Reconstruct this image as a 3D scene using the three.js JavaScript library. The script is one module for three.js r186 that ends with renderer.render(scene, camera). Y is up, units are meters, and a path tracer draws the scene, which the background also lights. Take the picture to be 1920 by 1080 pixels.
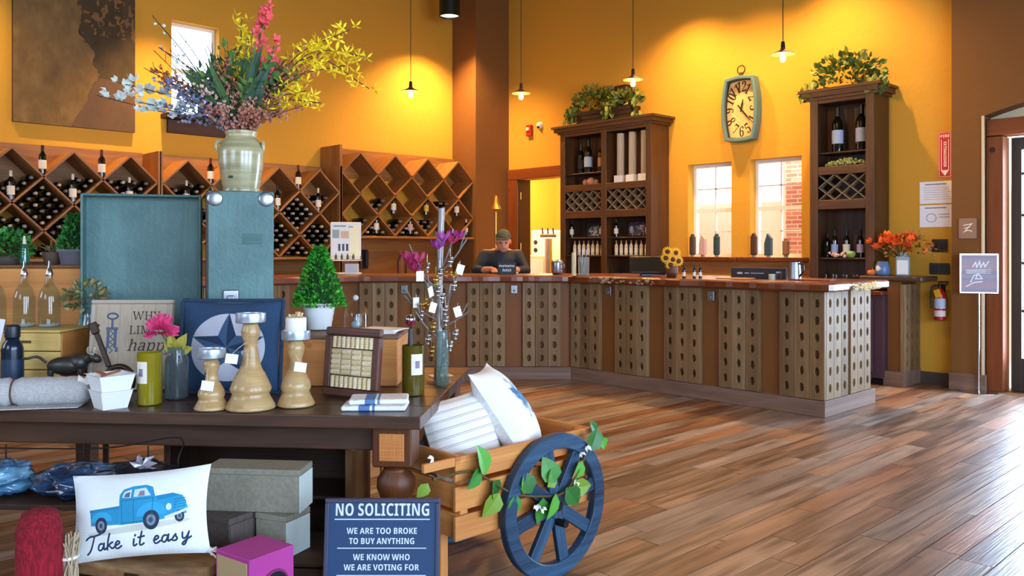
import * as THREE from 'three';
import { mergeGeometries } from 'three/addons/utils/BufferGeometryUtils.js';
import { RoundedBoxGeometry } from 'three/addons/geometries/RoundedBoxGeometry.js';
import { RectAreaLightUniformsLib } from 'three/addons/lights/RectAreaLightUniformsLib.js';
import { MarchingCubes } from 'three/addons/objects/MarchingCubes.js';

// ───────────────────────── camera, sky, large lights, exposure ─────────────────────────
// Room axes: the window wall is z = -9 (facing +z), the wine-rack wall is x = -10 (facing +x), floor y = 0.
const scene = new THREE.Scene();
const renderer = new THREE.WebGLRenderer({ antialias: true });
renderer.toneMapping = THREE.LinearToneMapping;
renderer.toneMappingExposure = 1.0;
renderer.shadowMap.enabled = true;
renderer.shadowMap.type = THREE.PCFSoftShadowMap;

const EYE = 1.37, FACE = 0.8060;                       // eye height; the lens looks into the far corner
const camera = new THREE.PerspectiveCamera(38.12, 1920 / 1080, 0.05, 120);
camera.position.set(0, EYE, 0);
camera.rotation.set(0, FACE, 0);
camera.setViewOffset(1920, 1080, 0, 72, 1920, 1080);   // lens shifted down, verticals stay upright
scene.add(camera);

scene.background = new THREE.Color().setRGB(0.80, 0.92, 1.12);
scene.backgroundIntensity = 5.5;

RectAreaLightUniformsLib.init();
const DAY = new THREE.Color().setRGB(0.70, 0.92, 1.22);
function daylight(w, h, x, y, z, tx, tz, power) {      // skylight entering through one window
  const l = new THREE.RectAreaLight(DAY, power, w, h);
  l.name = 'window_daylight'; l.position.set(x, y, z); l.lookAt(tx, y - 0.35, tz); scene.add(l);
}
const DAYPOWER = 9.5;
for (const z of [-4.6, -1.8, 1.0]) daylight(2.1, 2.5, 3.46, 1.95, z, -5, z, DAYPOWER);   // tall windows of the side wall
for (const x of [-6.4, -1.6]) daylight(2.2, 1.6, x, 2.3, 2.96, x, -5, DAYPOWER * 0.3);           // windows behind the viewer
daylight(1.5, 2.2, -1.65, 1.25, -9.16, -1.65, 0, DAYPOWER * 3.2);                         // glazed entrance doors

const WARM = new THREE.Color().setRGB(1.0, 0.59, 0.23);
const SPOTPOWER = 44;
// sun high on the side of the entrance yard; the porch keeps it out of the room
const sun = new THREE.DirectionalLight(new THREE.Color().setRGB(1, 0.95, 0.88), 15); sun.name = 'sun';
sun.position.set(9, 12, 2.5); sun.target.position.set(-1, 0, -9); scene.add(sun, sun.target);
Object.assign(sun.shadow.camera, { left: -14, right: 14, top: 14, bottom: -14, far: 50 });

// ───────────────────────── helpers ─────────────────────────
const V = (x, y, z) => new THREE.Vector3(x, y, z);
function rng(seed) { let s = seed | 0; return () => { s = (s + 0x6d2b79f5) | 0; let t = Math.imul(s ^ (s >>> 15), 1 | s); t = (t + Math.imul(t ^ (t >>> 7), 61 | t)) ^ t; return ((t ^ (t >>> 14)) >>> 0) / 4294967296; }; }
const rand = rng(7);
const rr = (a, b, r = rand) => a + (b - a) * r();
// floor position from how far to the side and how far ahead of the viewpoint something stands
const at = (side, ahead, y = 0) => [-0.7215 * ahead + 0.6924 * side, y, -(0.6924 * ahead + 0.7215 * side)];

const taken = {};
function numbered(name) { const n = taken[name] = (taken[name] ?? -1) + 1; return n ? name + '_' + String(n).padStart(3, '0') : name; }
function tag(o, label, category, group) { o.userData.label = label; o.userData.category = category; if (group) o.userData.group = group; return o; }
function thing(name, label, category, pos = [0, 0, 0], turn = 0, group) {
  const o = new THREE.Group(); o.name = numbered(name); scene.add(o);
  o.position.set(...pos); o.rotation.y = turn; return tag(o, label, category, group);
}
function part(parent, name, geo, mat, pos, rot) {
  const m = new THREE.Mesh(geo, mat); m.name = name; parent.add(m);
  if (pos) m.position.set(...pos); if (rot) m.rotation.set(...rot); return m;
}
function solo(name, label, category, geo, mat, pos = [0, 0, 0], turn = 0, group) {
  const m = new THREE.Mesh(geo, mat); m.name = numbered(name); scene.add(m);
  m.position.set(...pos); m.rotation.y = turn; return tag(m, label, category, group);
}
function struct(name, geo, mat, parent = scene) {
  const m = geo ? new THREE.Mesh(geo, mat) : new THREE.Group(); m.name = name; parent.add(m); if (parent === scene) m.userData.kind = 'structure'; return m;
}
function dup(o, pos, turn, label, group) {
  const c = o.clone(); c.name = numbered(o.name.replace(/_\d{3}$/, '')); scene.add(c); c.userData = { ...o.userData };
  if (pos) c.position.set(...pos); if (turn !== undefined) c.rotation.y = turn; if (label) c.userData.label = label; if (group) c.userData.group = group; return c;
}

// geometry: everything non-indexed with position, normal, uv in metres
const _n = new THREE.Vector3();
function uvm(g, ax = 'x', off = 0) {
  g = g.index ? g.toNonIndexed() : g;
  const p = g.attributes.position, n = g.attributes.normal, uv = new Float32Array(p.count * 2), o1 = off * 1.37, o2 = off * 0.731;
  for (let i = 0; i < p.count; i += 3) {
    _n.set(0, 0, 0); for (let k = 0; k < 3; k++) _n.add(V(n.getX(i + k), n.getY(i + k), n.getZ(i + k)));
    const a = Math.abs(_n.x), b = Math.abs(_n.y), c = Math.abs(_n.z), d = a >= b && a >= c ? 'x' : b >= c ? 'y' : 'z';
    const two = 'xyz'.replace(d, ''), u = two.includes(ax) ? ax : two[0], v = two.replace(u, '');
    for (let k = i; k < i + 3; k++) {
      const q = { x: p.getX(k), y: p.getY(k), z: p.getZ(k) };
      uv[k * 2] = q[u] * (two.includes(ax) ? 1 : 0.25) + o1; uv[k * 2 + 1] = q[v] + o2 + (d === 'y' ? 0.13 : d === 'x' ? 0.29 : 0);
    }
  }
  g.setAttribute('uv', new THREE.BufferAttribute(uv, 2)); return g;
}
function plain(g) {
  g = g.index ? g.toNonIndexed() : g;
  for (const k of Object.keys(g.attributes)) if (!['position', 'normal', 'uv', 'color'].includes(k)) g.deleteAttribute(k);
  if (!g.attributes.normal) g.computeVertexNormals();
  if (!g.attributes.uv) g.setAttribute('uv', new THREE.BufferAttribute(new Float32Array(g.attributes.position.count * 2), 2));
  g.clearGroups(); return g;
}
function mg(list) {
  list = list.flat().map(plain);
  const col = list.some((g) => g.attributes.color);
  if (col) for (const g of list) if (!g.attributes.color) g.setAttribute('color', new THREE.BufferAttribute(new Float32Array(g.attributes.position.count * 3).fill(1), 3));
  return mergeGeometries(list);
}
function tint(g, c) {
  g = plain(g); const a = new Float32Array(g.attributes.position.count * 3);
  for (let i = 0; i < a.length; i += 3) { a[i] = c.r; a[i + 1] = c.g; a[i + 2] = c.b; }
  g.setAttribute('color', new THREE.BufferAttribute(a, 3)); return g;
}
const _e = new THREE.Euler(), _q = new THREE.Quaternion(), _m = new THREE.Matrix4();
function mv(g, x = 0, y = 0, z = 0, rx = 0, ry = 0, rz = 0, s = 1) {
  _m.compose(V(x, y, z), _q.setFromEuler(_e.set(rx, ry, rz, 'YXZ')), Array.isArray(s) ? V(...s) : V(s, s, s)); g.applyMatrix4(_m); return g;
}
const B = (w, h, d, x = 0, y = 0, z = 0, ax = 'x') => mv(uvm(new THREE.BoxGeometry(w, h, d), ax, rand() * 9), x, y, z);
const RB = (w, h, d, x = 0, y = 0, z = 0, ax = 'x', r = 0.006) => mv(uvm(new RoundedBoxGeometry(w, h, d, 1, Math.min(r, w / 2.1, h / 2.1, d / 2.1)), ax, rand() * 9), x, y, z);
const CY = (rt, rb, h, x = 0, y = 0, z = 0, seg = 20, open = false) => mv(plain(new THREE.CylinderGeometry(rt, rb, h, seg, 1, open)), x, y, z);
const SP = (r, x = 0, y = 0, z = 0, a = 14, b = 10) => mv(plain(new THREE.SphereGeometry(r, a, b)), x, y, z);
const LA = (pts, seg = 28) => plain(new THREE.LatheGeometry(pts.map((p) => new THREE.Vector2(p[0], p[1])), seg));
const TU = (pts, r, n = 24, seg = 6, closed = false) => plain(new THREE.TubeGeometry(new THREE.CatmullRomCurve3(pts.map((p) => (p.isVector3 ? p : V(...p))), closed), n, r, seg, closed));
const TO = (R, r, x = 0, y = 0, z = 0, a = 6, b = 24) => mv(plain(new THREE.TorusGeometry(R, r, a, b)), x, y, z);
function shape(pts) { const s = new THREE.Shape(); pts.forEach((p, i) => (i ? s.lineTo(p[0], p[1]) : s.moveTo(p[0], p[1]))); s.closePath(); return s; }
function EX(s, depth, bevel = 0, ax = 'x', curveSegments = 12) {
  return uvm(plain(new THREE.ExtrudeGeometry(s, { depth, bevelEnabled: bevel > 0, bevelSize: bevel, bevelThickness: bevel, bevelOffset: -bevel, bevelSegments: 1, curveSegments })), ax, rand() * 9);
}
function rodBetween(a, b, r, seg = 6) {
  const A = V(...a), Bv = V(...b), d = Bv.clone().sub(A), g = plain(new THREE.CylinderGeometry(r, r, d.length(), seg));
  g.applyMatrix4(_m.compose(A.add(Bv).multiplyScalar(0.5), _q.setFromUnitVectors(V(0, 1, 0), d.normalize()), V(1, 1, 1))); return g;
}

// ───────────────────────── textures ─────────────────────────
function hash(x, y, s) { let h = Math.imul(x, 374761393) + Math.imul(y, 668265263) + Math.imul(s, 1274126177); h = Math.imul(h ^ (h >>> 13), 1274126177); return ((h ^ (h >>> 16)) >>> 0) / 4294967296; }
function vn(x, y, px, py, s) {           // tileable value noise
  const ix = Math.floor(x), iy = Math.floor(y), fx = x - ix, fy = y - iy, sx = fx * fx * (3 - 2 * fx), sy = fy * fy * (3 - 2 * fy);
  const w = (a, p) => ((a % p) + p) % p, a = hash(w(ix, px), w(iy, py), s), b = hash(w(ix + 1, px), w(iy, py), s), c = hash(w(ix, px), w(iy + 1, py), s), d = hash(w(ix + 1, px), w(iy + 1, py), s);
  return a + (b - a) * sx + (c - a) * sy + (a - b - c + d) * sx * sy;
}
function fbm(u, v, fx, fy, s, oct = 4) { let a = 0.5, t = 0, sum = 0; for (let i = 0; i < oct; i++) { sum += a * vn(u * fx, v * fy, fx, fy, s + i); t += a; a *= 0.5; fx *= 2; fy *= 2; } return sum / t; }
function dataTex(w, h, fn, srgb = true, rep = [1, 1]) {
  const d = new Uint8Array(w * h * 4);
  for (let j = 0; j < h; j++) for (let i = 0; i < w; i++) { const c = fn(i / w, j / h), k = (j * w + i) * 4; for (let q = 0; q < 3; q++) d[k + q] = Math.max(0, Math.min(255, c[q] ?? c[0])); d[k + 3] = 255; }
  const t = new THREE.DataTexture(d, w, h); t.magFilter = THREE.LinearFilter; t.minFilter = THREE.LinearMipmapLinearFilter; t.generateMipmaps = true;
  t.wrapS = t.wrapT = THREE.RepeatWrapping; t.repeat.set(...rep); if (srgb) t.colorSpace = THREE.SRGBColorSpace; t.needsUpdate = true; return t;
}
const mix3 = (a, b, t) => [a[0] + (b[0] - a[0]) * t, a[1] + (b[1] - a[1]) * t, a[2] + (b[2] - a[2]) * t];
function woodTex(seed, light, dark, { rings = 7, warp = 1.2, patch = 0.35, figure = 0, knots = 0, size = 512, tile = [1.6, 0.5] } = {}) {
  const kn = []; const r = rng(seed * 91 + 5); for (let i = 0; i < knots; i++) kn.push([r(), r(), rr(0.015, 0.04, r)]);
  return dataTex(size, size, (u, v) => {
    let k = 0, vv = v; for (const [a, b, q] of kn) { let du = Math.abs(u - a), dv = Math.abs(v - b); du = Math.min(du, 1 - du); dv = Math.min(dv, 1 - dv); const dd = Math.hypot(du * tile[0], dv * tile[1]) / q; if (dd < 1) k = Math.max(k, 1 - dd); vv += 0.02 * Math.exp(-dd * dd * 0.4) * Math.sign(v - b); }
    const w = fbm(u, v, 3, 5, seed, 3), g = 0.5 + 0.5 * Math.sin((vv * rings + w * warp * 2) * Math.PI * 2), st = fbm(u, v, 6, 96, seed + 11, 3), p = fbm(u, v, 2, 6, seed + 23, 3);
    let t = 0.16 * g + 0.07 + 0.38 * st + patch * (p - 0.3) * 1.8 + (figure ? figure * (Math.max(0, fbm(u, v, 3, 14, seed + 37, 4) - 0.5) * 3.2 - 0.25) : 0); t = Math.max(0, Math.min(1, t + k * 0.8));
    return mix3(light, dark, t);
  }, true, [1 / tile[0], 1 / tile[1]]);
}
function noiseTex(seed, a, b, fx, fy, rep = [1, 1], oct = 4, size = 256, srgb = true) { return dataTex(size, size, (u, v) => mix3(a, b, Math.max(0, Math.min(1, (fbm(u, v, fx, fy, seed, oct) - 0.22) * 1.8))), srgb, rep); }
function canvasTex(w, h, draw) {
  const c = document.createElement('canvas'); c.width = w; c.height = h; const x = c.getContext('2d'); draw(x, w, h);
  const t = new THREE.CanvasTexture(c); t.colorSpace = THREE.SRGBColorSpace; t.magFilter = THREE.LinearFilter; t.anisotropy = 8; return t;
}
const G1 = (v) => [v, v, v];
const bumpFine = noiseTex(301, G1(0), G1(255), 48, 48, [2, 2], 3, 256, false);
const bumpPlaster = noiseTex(302, G1(0), G1(255), 24, 24, [1, 1], 4, 256, false);
const bumpGrain = dataTex(256, 256, (u, v) => G1(255 * fbm(u, v, 5, 80, 303, 3)), false, [1 / 1.2, 1 / 0.4]);
const bumpCloth = dataTex(128, 128, (u, v) => G1(128 + 60 * Math.sin(u * Math.PI * 2 * 32) + 60 * Math.sin(v * Math.PI * 2 * 32)), false, [1, 1]);
const S = (o) => new THREE.MeshStandardMaterial(o);
const PH = (o) => new THREE.MeshPhysicalMaterial(o);
const flat = (hex, rough = 0.6, metal = 0, extra = {}) => S({ color: hex, roughness: rough, metalness: metal, ...extra });
const woodMat = (map, rough = 0.5, color = 0xffffff, bump = 0.0012) => S({ map, color, roughness: rough, bumpMap: bumpGrain, bumpScale: bump });
const W = {
  rack: woodTex(1, [192, 132, 70], [122, 78, 38], { rings: 6 }),
  cab: woodTex(2, [104, 68, 38], [52, 31, 16], { rings: 8 }),
  barrel: woodTex(3, [168, 142, 104], [106, 84, 56], { rings: 9, knots: 5 }),
  slab: woodTex(4, [150, 74, 26], [70, 28, 8], { rings: 5, warp: 2.2, knots: 3 }),
  table: woodTex(5, [92, 64, 48], [44, 28, 20], { rings: 6 }),
  cedar: woodTex(6, [230, 160, 86], [178, 106, 48], { rings: 5, knots: 5 }),
  crate: woodTex(8, [150, 104, 58], [92, 58, 28], { rings: 7 }),
  pine: woodTex(9, [238, 206, 126], [208, 168, 92], { rings: 7 }),
  grey: woodTex(10, [146, 118, 100], [98, 74, 62], { rings: 6 }),
};
const M = {
  rack: woodMat(W.rack, 0.5), cab: woodMat(W.cab, 0.45), barrel: woodMat(W.barrel, 0.65), slab: PH({ map: W.slab, roughness: 0.35, clearcoat: 0.5, clearcoatRoughness: 0.2 }),
  table: PH({ map: W.table, roughness: 0.38, clearcoat: 0.25, clearcoatRoughness: 0.3 }), tableLeg: woodMat(W.crate, 0.45, 0xc09a78), cedar: woodMat(W.cedar, 0.6), crate: woodMat(W.crate, 0.7), pine: woodMat(W.pine, 0.6), grey: woodMat(W.grey, 0.6),
  barbody: S({ color: 0x7a4c1c, roughness: 0.6, bumpMap: bumpGrain, bumpScale: 0.0006 }), darkcrate: woodMat(W.cab, 0.7, 0xb0a090), timber: woodMat(W.cedar, 0.55, 0xa07c52),
  yellow: S({ color: 0xd29c30, roughness: 0.85, bumpMap: bumpPlaster, bumpScale: 0.0012 }), brown: S({ color: 0x7a5020, roughness: 0.8, bumpMap: bumpPlaster, bumpScale: 0.0012 }),
  cream: flat(0xd8cba8, 0.85), white: flat(0xf2f2ee, 0.6), paper: flat(0xf4f2ee, 0.9), black: flat(0x111214, 0.4), iron: flat(0x1d1a18, 0.5, 0.4), bronze: flat(0x3c2d24, 0.45, 0.5),
  chrome: flat(0xc8ccd0, 0.18, 1), steel: flat(0x9a9ea4, 0.3, 0.9), brass: flat(0xc69a4a, 0.28, 0.9),
  bottle: PH({ color: 0x0c1009, roughness: 0.08, clearcoat: 0.6 }), bottleRed: PH({ color: 0x16060a, roughness: 0.1, clearcoat: 0.6 }), capsule: flat(0xd8ccb4, 0.4, 0.2), capRed: flat(0x5a1018, 0.4, 0.3), capDark: flat(0x14110f, 0.4, 0.3),
  label: flat(0xe9e2d0, 0.8), glass: PH({ color: 0xffffff, transmission: 1, roughness: 0.02, thickness: 0, ior: 1.45 }), pane: PH({ color: 0xf6fbff, transmission: 1, roughness: 0.0, thickness: 0, ior: 1.45 }),
  terracotta: flat(0xb86a42, 0.8), bluepaint: woodMat(woodTex(12, [58, 98, 130], [14, 32, 52], { rings: 10, size: 256 }), 0.5), leaf: null,
};

// ───────────────────────── the setting ─────────────────────────
// floor of wide planks running towards the window wall
{
  const floor = struct('floor'); const r = rng(21);
  const maps = [woodTex(31, [196, 172, 150], [96, 74, 60], { rings: 3, patch: 0.6, figure: 0.7, knots: 3 }), woodTex(32, [176, 142, 116], [80, 58, 46], { rings: 3, patch: 0.6, figure: 0.8, knots: 2 }), woodTex(33, [190, 174, 160], [90, 76, 70], { rings: 3, patch: 0.6, figure: 0.7, knots: 2 })];
  const mats = [[0, 0xe8e0d8], [0, 0xd4c8c0], [1, 0xf0e8e0], [1, 0xe8ccb8], [1, 0xd0c8c4], [2, 0xe4dcd4], [2, 0xc8c4c4], [0, 0xe0ccbc]].map(([m, c]) => S({ map: maps[m], color: c, roughness: 0.36, bumpMap: bumpGrain, bumpScale: 0.0008 }));
  const cam = V(0, EYE, 0), fx = -0.7215, fz = -0.6924, list = [];
  const w = 0.145, x0 = -10, x1 = 3.5;
  for (let i = 0; x0 + i * w < x1; i++) {
    let z = -9 - r() * 1.4;
    while (z < 3) {
      const L = rr(0.9, 2.2, r), a = Math.max(-9, z), b = Math.min(3, z + L); z += L;
      if (b - a < 0.08) continue;
      const cx = x0 + (i + 0.5) * w, cz = (a + b) / 2, dep = fx * cx + fz * cz, lat = 0.6924 * cx - 0.7215 * cz, px = (lat / dep) * 1563, py = (EYE / dep) * 1563;
      const hid = cx < -7.6 || cz < -7.5 && cx < -3.2 || cz < -6.6 && cx < -3.15;
      const seen = dep > 0.9 && Math.abs(px) < 1010 && py < 660 && px > -160 && !hid;
      list.push({ a, b, cx, m: Math.floor(r() * mats.length), size: seen ? ((b - a) * w * 1563 * 1563 * EYE) / dep ** 3 : 0, off: r() * 9, dy: r() * 0.0012 });
    }
  }
  list.sort((p, q) => q.size - p.size);
  const rest = [];
  list.forEach((p, k) => {
    const g = mv(uvm(new THREE.BoxGeometry(w - 0.004, 0.018, p.b - p.a - 0.004), 'z', p.off), p.cx, -0.009 - p.dy, (p.a + p.b) / 2);
    if (k < 290 && p.size > 0) part(floor, 'plank', g, mats[p.m]); else (rest[p.m] ??= []).push(g);
  });
  const merged = mergeGeometries(rest.map((l) => mergeGeometries(l)), true);
  const st = part(floor, 'planks', merged, mats); st.userData.kind = 'stuff';
  part(floor, 'subfloor', B(13.5, 0.1, 12, -3.25, -0.071, -3), flat(0x1a120c, 0.9));
}
const H = 5.6;
function wallWithHoles(len, h, t, holes) {          // in its own plane: x 0..len, y 0..h, thickness along +z
  const s = shape([[0, 0], [len, 0], [len, h], [0, h]]);
  for (const [a, b, c, d] of holes) { const p = new THREE.Path(); p.moveTo(a, c); p.lineTo(a, d); p.lineTo(b, d); p.lineTo(b, c); p.closePath(); s.holes.push(p); }
  return EX(s, t);
}
// rack wall (x = -10): plane x runs along -z from z = 3.25
struct('wall_left', mv(wallWithHoles(12.5, H, 0.25, [[3.25 + 3.96, 3.25 + 4.55, 2.98, 4.12]]), -10, 0, 3.25, 0, Math.PI / 2).translate(-0.25, 0, 0), M.yellow);
// window wall (z = -9)
struct('wall_back', mv(wallWithHoles(7.31, H, 0.25, [[1.0, 1.95, 0.002, 2.45], [4.12, 4.75, 1.28, 2.45], [5.0, 5.66, 1.28, 2.45]]), -10.25, 0, -9.25), M.yellow);
// entrance wall, brown, standing slightly proud, with a low arch
{
  const s = shape([[-2.94, 0], [3.75, 0], [3.75, H], [-2.94, H]]), p = new THREE.Path();
  p.moveTo(-2.65, 0.002); p.lineTo(-2.65, 2.66); for (let i = 1; i <= 16; i++) { const t = i / 16; p.lineTo(-2.65 + 1.9 * t, 2.66 + 0.15 * (1 - (2 * t - 1) ** 2)); } p.lineTo(-0.75, 0.002); p.closePath(); s.holes.push(p);
  struct('wall_entry', mv(EX(s, 0.4), 0, 0, -9.25), M.brown);
}
struct('wall_right', mv(wallWithHoles(12.1, H, 0.25, [[1.2, 3.3, 0.7, 3.2], [4.0, 6.1, 0.7, 3.2], [6.8, 8.9, 0.7, 3.2]]), 3.5, 0, 3.25, 0, Math.PI / 2), M.brown);
struct('wall_front', mv(wallWithHoles(13.5, H, 0.25, [[2.5, 4.7, 1.5, 3.1], [7.3, 9.5, 1.5, 3.1]]), -10, 0, 3.0), M.brown);
struct('ceiling', B(14.2, 0.2, 12.8, -3.25, H + 0.1, -3), flat(0x6a4a2c, 0.85));
// corner column
struct('column', B(0.62, H, 0.75, -9.76, H / 2, -8.685), M.brown);
struct('baseboard_back', B(0.45, 0.12, 0.02, -3.12, 0.06, -8.985), flat(0x4a3c34, 0.6));
struct('baseboard_entry', B(0.33, 0.16, 0.03, -2.79, 0.08, -8.835), M.grey);

// panes, frames
function windowUnit(name, w, h, cols, rows, pos, turn, sash = true) {
  const g = struct(name); g.position.set(...pos); g.rotation.y = turn;
  const f = 0.04, fr = [B(w, f, 0.06, 0, f / 2, 0), B(w, f, 0.06, 0, h - f / 2, 0), B(f, h - 2 * f, 0.06, -w / 2 + f / 2, h / 2, 0, 'y'), B(f, h - 2 * f, 0.06, w / 2 - f / 2, h / 2, 0, 'y')];
  part(g, 'window_frame', mg(fr), M.white);
  if (sash) part(g, 'meeting_rail', B(w - 2 * f, 0.045, 0.05, 0, h / 2, 0), M.white);
  for (let i = 1; i < cols; i++) part(g, 'muntin', B(0.016, h - 2 * f, 0.03, -w / 2 + f + ((w - 2 * f) * i) / cols, h / 2, 0, 'y'), M.white);
  for (let j = 1; j < rows; j++) if (!(sash && j * 2 === rows)) part(g, 'muntin', B(w - 2 * f, 0.016, 0.03, 0, f + ((h - 2 * f) * j) / rows, 0), M.white);
  const pw = (w - 2 * f) / cols, ph = (h - 2 * f) / rows;
  const pg = new THREE.PlaneGeometry(pw, ph);
  for (let i = 0; i < cols; i++) for (let j = 0; j < rows; j++) part(g, 'pane', pg, M.pane, [-w / 2 + f + (i + 0.5) * pw, f + (j + 0.5) * ph, -0.005]);
  return g;
}
windowUnit('window_1', 0.63, 1.17, 2, 4, [-5.815, 1.28, -9.16], 0);
windowUnit('window_2', 0.66, 1.17, 2, 4, [-4.92, 1.28, -9.16], 0);
windowUnit('window_3', 0.59, 1.14, 1, 2, [-10.16, 2.98, -4.255], Math.PI / 2);
for (const [k, z] of [[4, -4.6], [5, -1.8], [6, 1.0]]) windowUnit('window_' + k, 2.1, 2.5, 3, 4, [3.6, 0.7, z], Math.PI / 2, false);
for (const [k, x] of [[7, -6.4], [8, -1.6]]) windowUnit('window_' + k, 2.2, 1.6, 3, 2, [x, 1.5, 3.1], 0, false);
struct('window_sill_1', RB(0.9, 0.05, 0.16, -5.82, 1.255, -8.955), M.slab); struct('window_sill_2', RB(0.86, 0.05, 0.16, -4.93, 1.255, -8.955), M.slab);
struct('trim_1', B(1.78, 0.14, 0.025, -5.37, 1.15, -8.9875), M.rack);
{ // thick live-edge sill of the small high window
  struct('window_sill_3', mg([RB(0.22, 0.06, 0.86, -9.92, 2.95, -4.26, 'z', 0.012), RB(0.05, 0.16, 0.74, -9.975, 2.84, -4.27, 'z')]), woodMat(W.cab, 0.55, 0xc8865a));
}
// doorway to the back room: casing, jamb hinges and the room behind
{
  const t = struct('trim_2');
  part(t, 'casing', RB(0.19, 2.45, 0.03, -9.35, 1.225, -8.985, 'y'), M.timber); part(t, 'casing', RB(0.12, 2.45, 0.03, -8.235, 1.225, -8.985, 'y'), M.timber);
  part(t, 'head_casing', RB(1.26, 0.16, 0.035, -8.81, 2.53, -8.982), M.timber);
  part(t, 'jamb', RB(0.03, 2.45, 0.25, -9.235, 1.225, -9.125, 'y'), M.darkcrate);
  for (const y of [0.4, 1.42, 2.2]) part(t, 'hinge', CY(0.012, 0.012, 0.11, -9.205, y, -9.02, 8), M.brass);
  struct('wall_store_back', B(3.3, 3.0, 0.1, -9.6, 1.5, -11.9), M.yellow); struct('wall_store_left', B(0.1, 3.0, 2.6, -11.2, 1.5, -10.55), M.yellow); struct('wall_store_right', B(0.1, 3.0, 2.6, -8.0, 1.5, -10.55), M.yellow);
  struct('ceiling_store', B(3.3, 0.1, 2.7, -9.6, 3.05, -10.6), M.cream); struct('floor_store', B(3.3, 0.1, 2.7, -9.6, -0.05, -10.6), flat(0x6a5a48, 0.6));
}
// entrance: timber frame and glazed double doors under the arch
{
  const d = struct('door_1'); d.position.set(0, 0, -9.02);
  part(d, 'post', RB(0.15, 2.46, 0.2, -2.573, 1.23, 0.02, 'y', 0.01), M.timber); part(d, 'post', RB(0.15, 2.46, 0.2, -0.828, 1.23, 0.02, 'y', 0.01), M.timber);
  part(d, 'header', RB(1.895, 0.16, 0.2, -1.7, 2.545, 0.02, 'x', 0.01), M.timber);
  part(d, 'knot', CY(0.028, 0.028, 0.004, 0, 0, 0, 14), flat(0x3a2010, 0.7), [-2.59, 2.33, 0.121], [Math.PI / 2, 0, 0]);
  const dm = flat(0x3c352c, 0.5);
  for (const s of [-1, 1]) {
    const cx = -1.7 + s * 0.39, leaf = part(d, 'door_leaf', mg([RB(0.09, 2.45, 0.05, cx - 0.34, 1.226, -0.07, 'y'), RB(0.09, 2.45, 0.05, cx + 0.34, 1.226, -0.07, 'y'), RB(0.6, 0.12, 0.05, cx, 2.39, -0.07), RB(0.6, 0.32, 0.05, cx, 0.165, -0.07), ...[0.78, 1.24, 1.7, 2.1].map((y) => B(0.6, 0.025, 0.03, cx, y, -0.07))]), dm);
    part(leaf, 'glass_pane', mv(new THREE.PlaneGeometry(0.6, 2.02), cx, 1.33, -0.075), M.pane);
    part(leaf, 'handle', TU([[cx - s * 0.33, 0.95, -0.04], [cx - s * 0.33, 0.97, 0.01], [cx - s * 0.33, 1.2, 0.01], [cx - s * 0.33, 1.22, -0.04]], 0.01), M.iron);
  }
  part(d, 'arch_infill', mv(EX((() => { const s = new THREE.Shape(); s.moveTo(-2.645, 2.63); for (let i = 0; i <= 16; i++) { const t = i / 16; s.lineTo(-2.645 + 1.89 * t, 2.655 + 0.15 * (1 - (2 * t - 1) ** 2)); } s.lineTo(-0.755, 2.63); return s; })(), 0.05), 0, 0, -0.06), M.cream);
  struct('trim_3', B(0.022, 2.66, 0.02, -2.655, 1.33, -8.843), M.cream);
}
struct('porch_roof', B(2.6, 0.15, 13, 5.05, 3.6, -3), M.brown);
// outdoors: ground, a stuccoed neighbour with a brick pier, a pale boundary wall beyond the entrance
struct('ground_outside', B(70, 0.1, 70, 0, -0.19, -5), flat(0xb8b0a4, 0.9));
{
  const brick = dataTex(256, 256, (u, v) => { const row = Math.floor(v * 16), uu = u * 6 + (row % 2) * 0.5, fu = uu - Math.floor(uu), fv = v * 16 - row; if (fu < 0.05 || fv < 0.14) return [205, 190, 172]; const q = hash(Math.floor(uu) % 6, row, 5); return mix3([206, 132, 98], [176, 100, 72], q); }, true, [1 / 1.2, 1 / 1.1]);
  const h = thing('neighbouring_building', 'sunlit peach stucco building with brick pier seen through the bar windows', 'building', [0, -0.14, -13]);
  part(h, 'stucco_wall', B(16, 5, 0.3, -7, 2.5, 0), flat(0xf8e2cc, 0.9));
  part(h, 'brick_pier', B(1.5, 5, 0.3, -5.95, 2.5, 0.25), S({ map: brick, roughness: 0.9 }));
  part(h, 'brick_pier', B(1.2, 5, 0.3, -11.5, 2.5, 0.25), S({ map: brick, roughness: 0.9 }));
}

// ───────────────────────── wine racks ─────────────────────────
const HW = 0.2875, HH = 0.28, RX = -9.5;
const bottleProfile = [[0, 0], [0.034, 0], [0.037, 0.006], [0.037, 0.185], [0.033, 0.205], [0.018, 0.228], [0.0145, 0.245], [0.0145, 0.3], [0, 0.3]];
const standGeo = { body: LA(bottleProfile.slice(0, 6).concat([[0.0145, 0.24]]), 16), neck: LA([[0.0147, 0.236], [0.0152, 0.24], [0.0158, 0.297], [0.014, 0.301], [0, 0.301]], 12), label: LA([[0.0374, 0.055], [0.0374, 0.145]], 16) };
function standingBottle(pos, label, group, { glass = M.bottle, cap = M.capDark, lab = M.label, s = 1, turn = 0, name = 'wine_bottle' } = {}) {
  const b = thing(name, label, 'bottle', pos, turn, group); b.scale.setScalar(s);
  part(b, 'bottle_glass', standGeo.body, glass); part(b, 'capsule', standGeo.neck, cap); part(b, 'label', standGeo.label, lab); return b;
}
const lyingGeo = (cap) => mv(mg([tint(LA([[0, 0], [0.035, 0.002], [0.037, 0.19], [0.03, 0.21], [0.015, 0.24]], 10), new THREE.Color(0x0d0f0b)), tint(LA([[0.015, 0.24], [0.0175, 0.246], [0.0175, 0.298], [0, 0.3]], 8), new THREE.Color(cap))]), 0, 0, 0, 0, 0, -Math.PI / 2);
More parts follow.
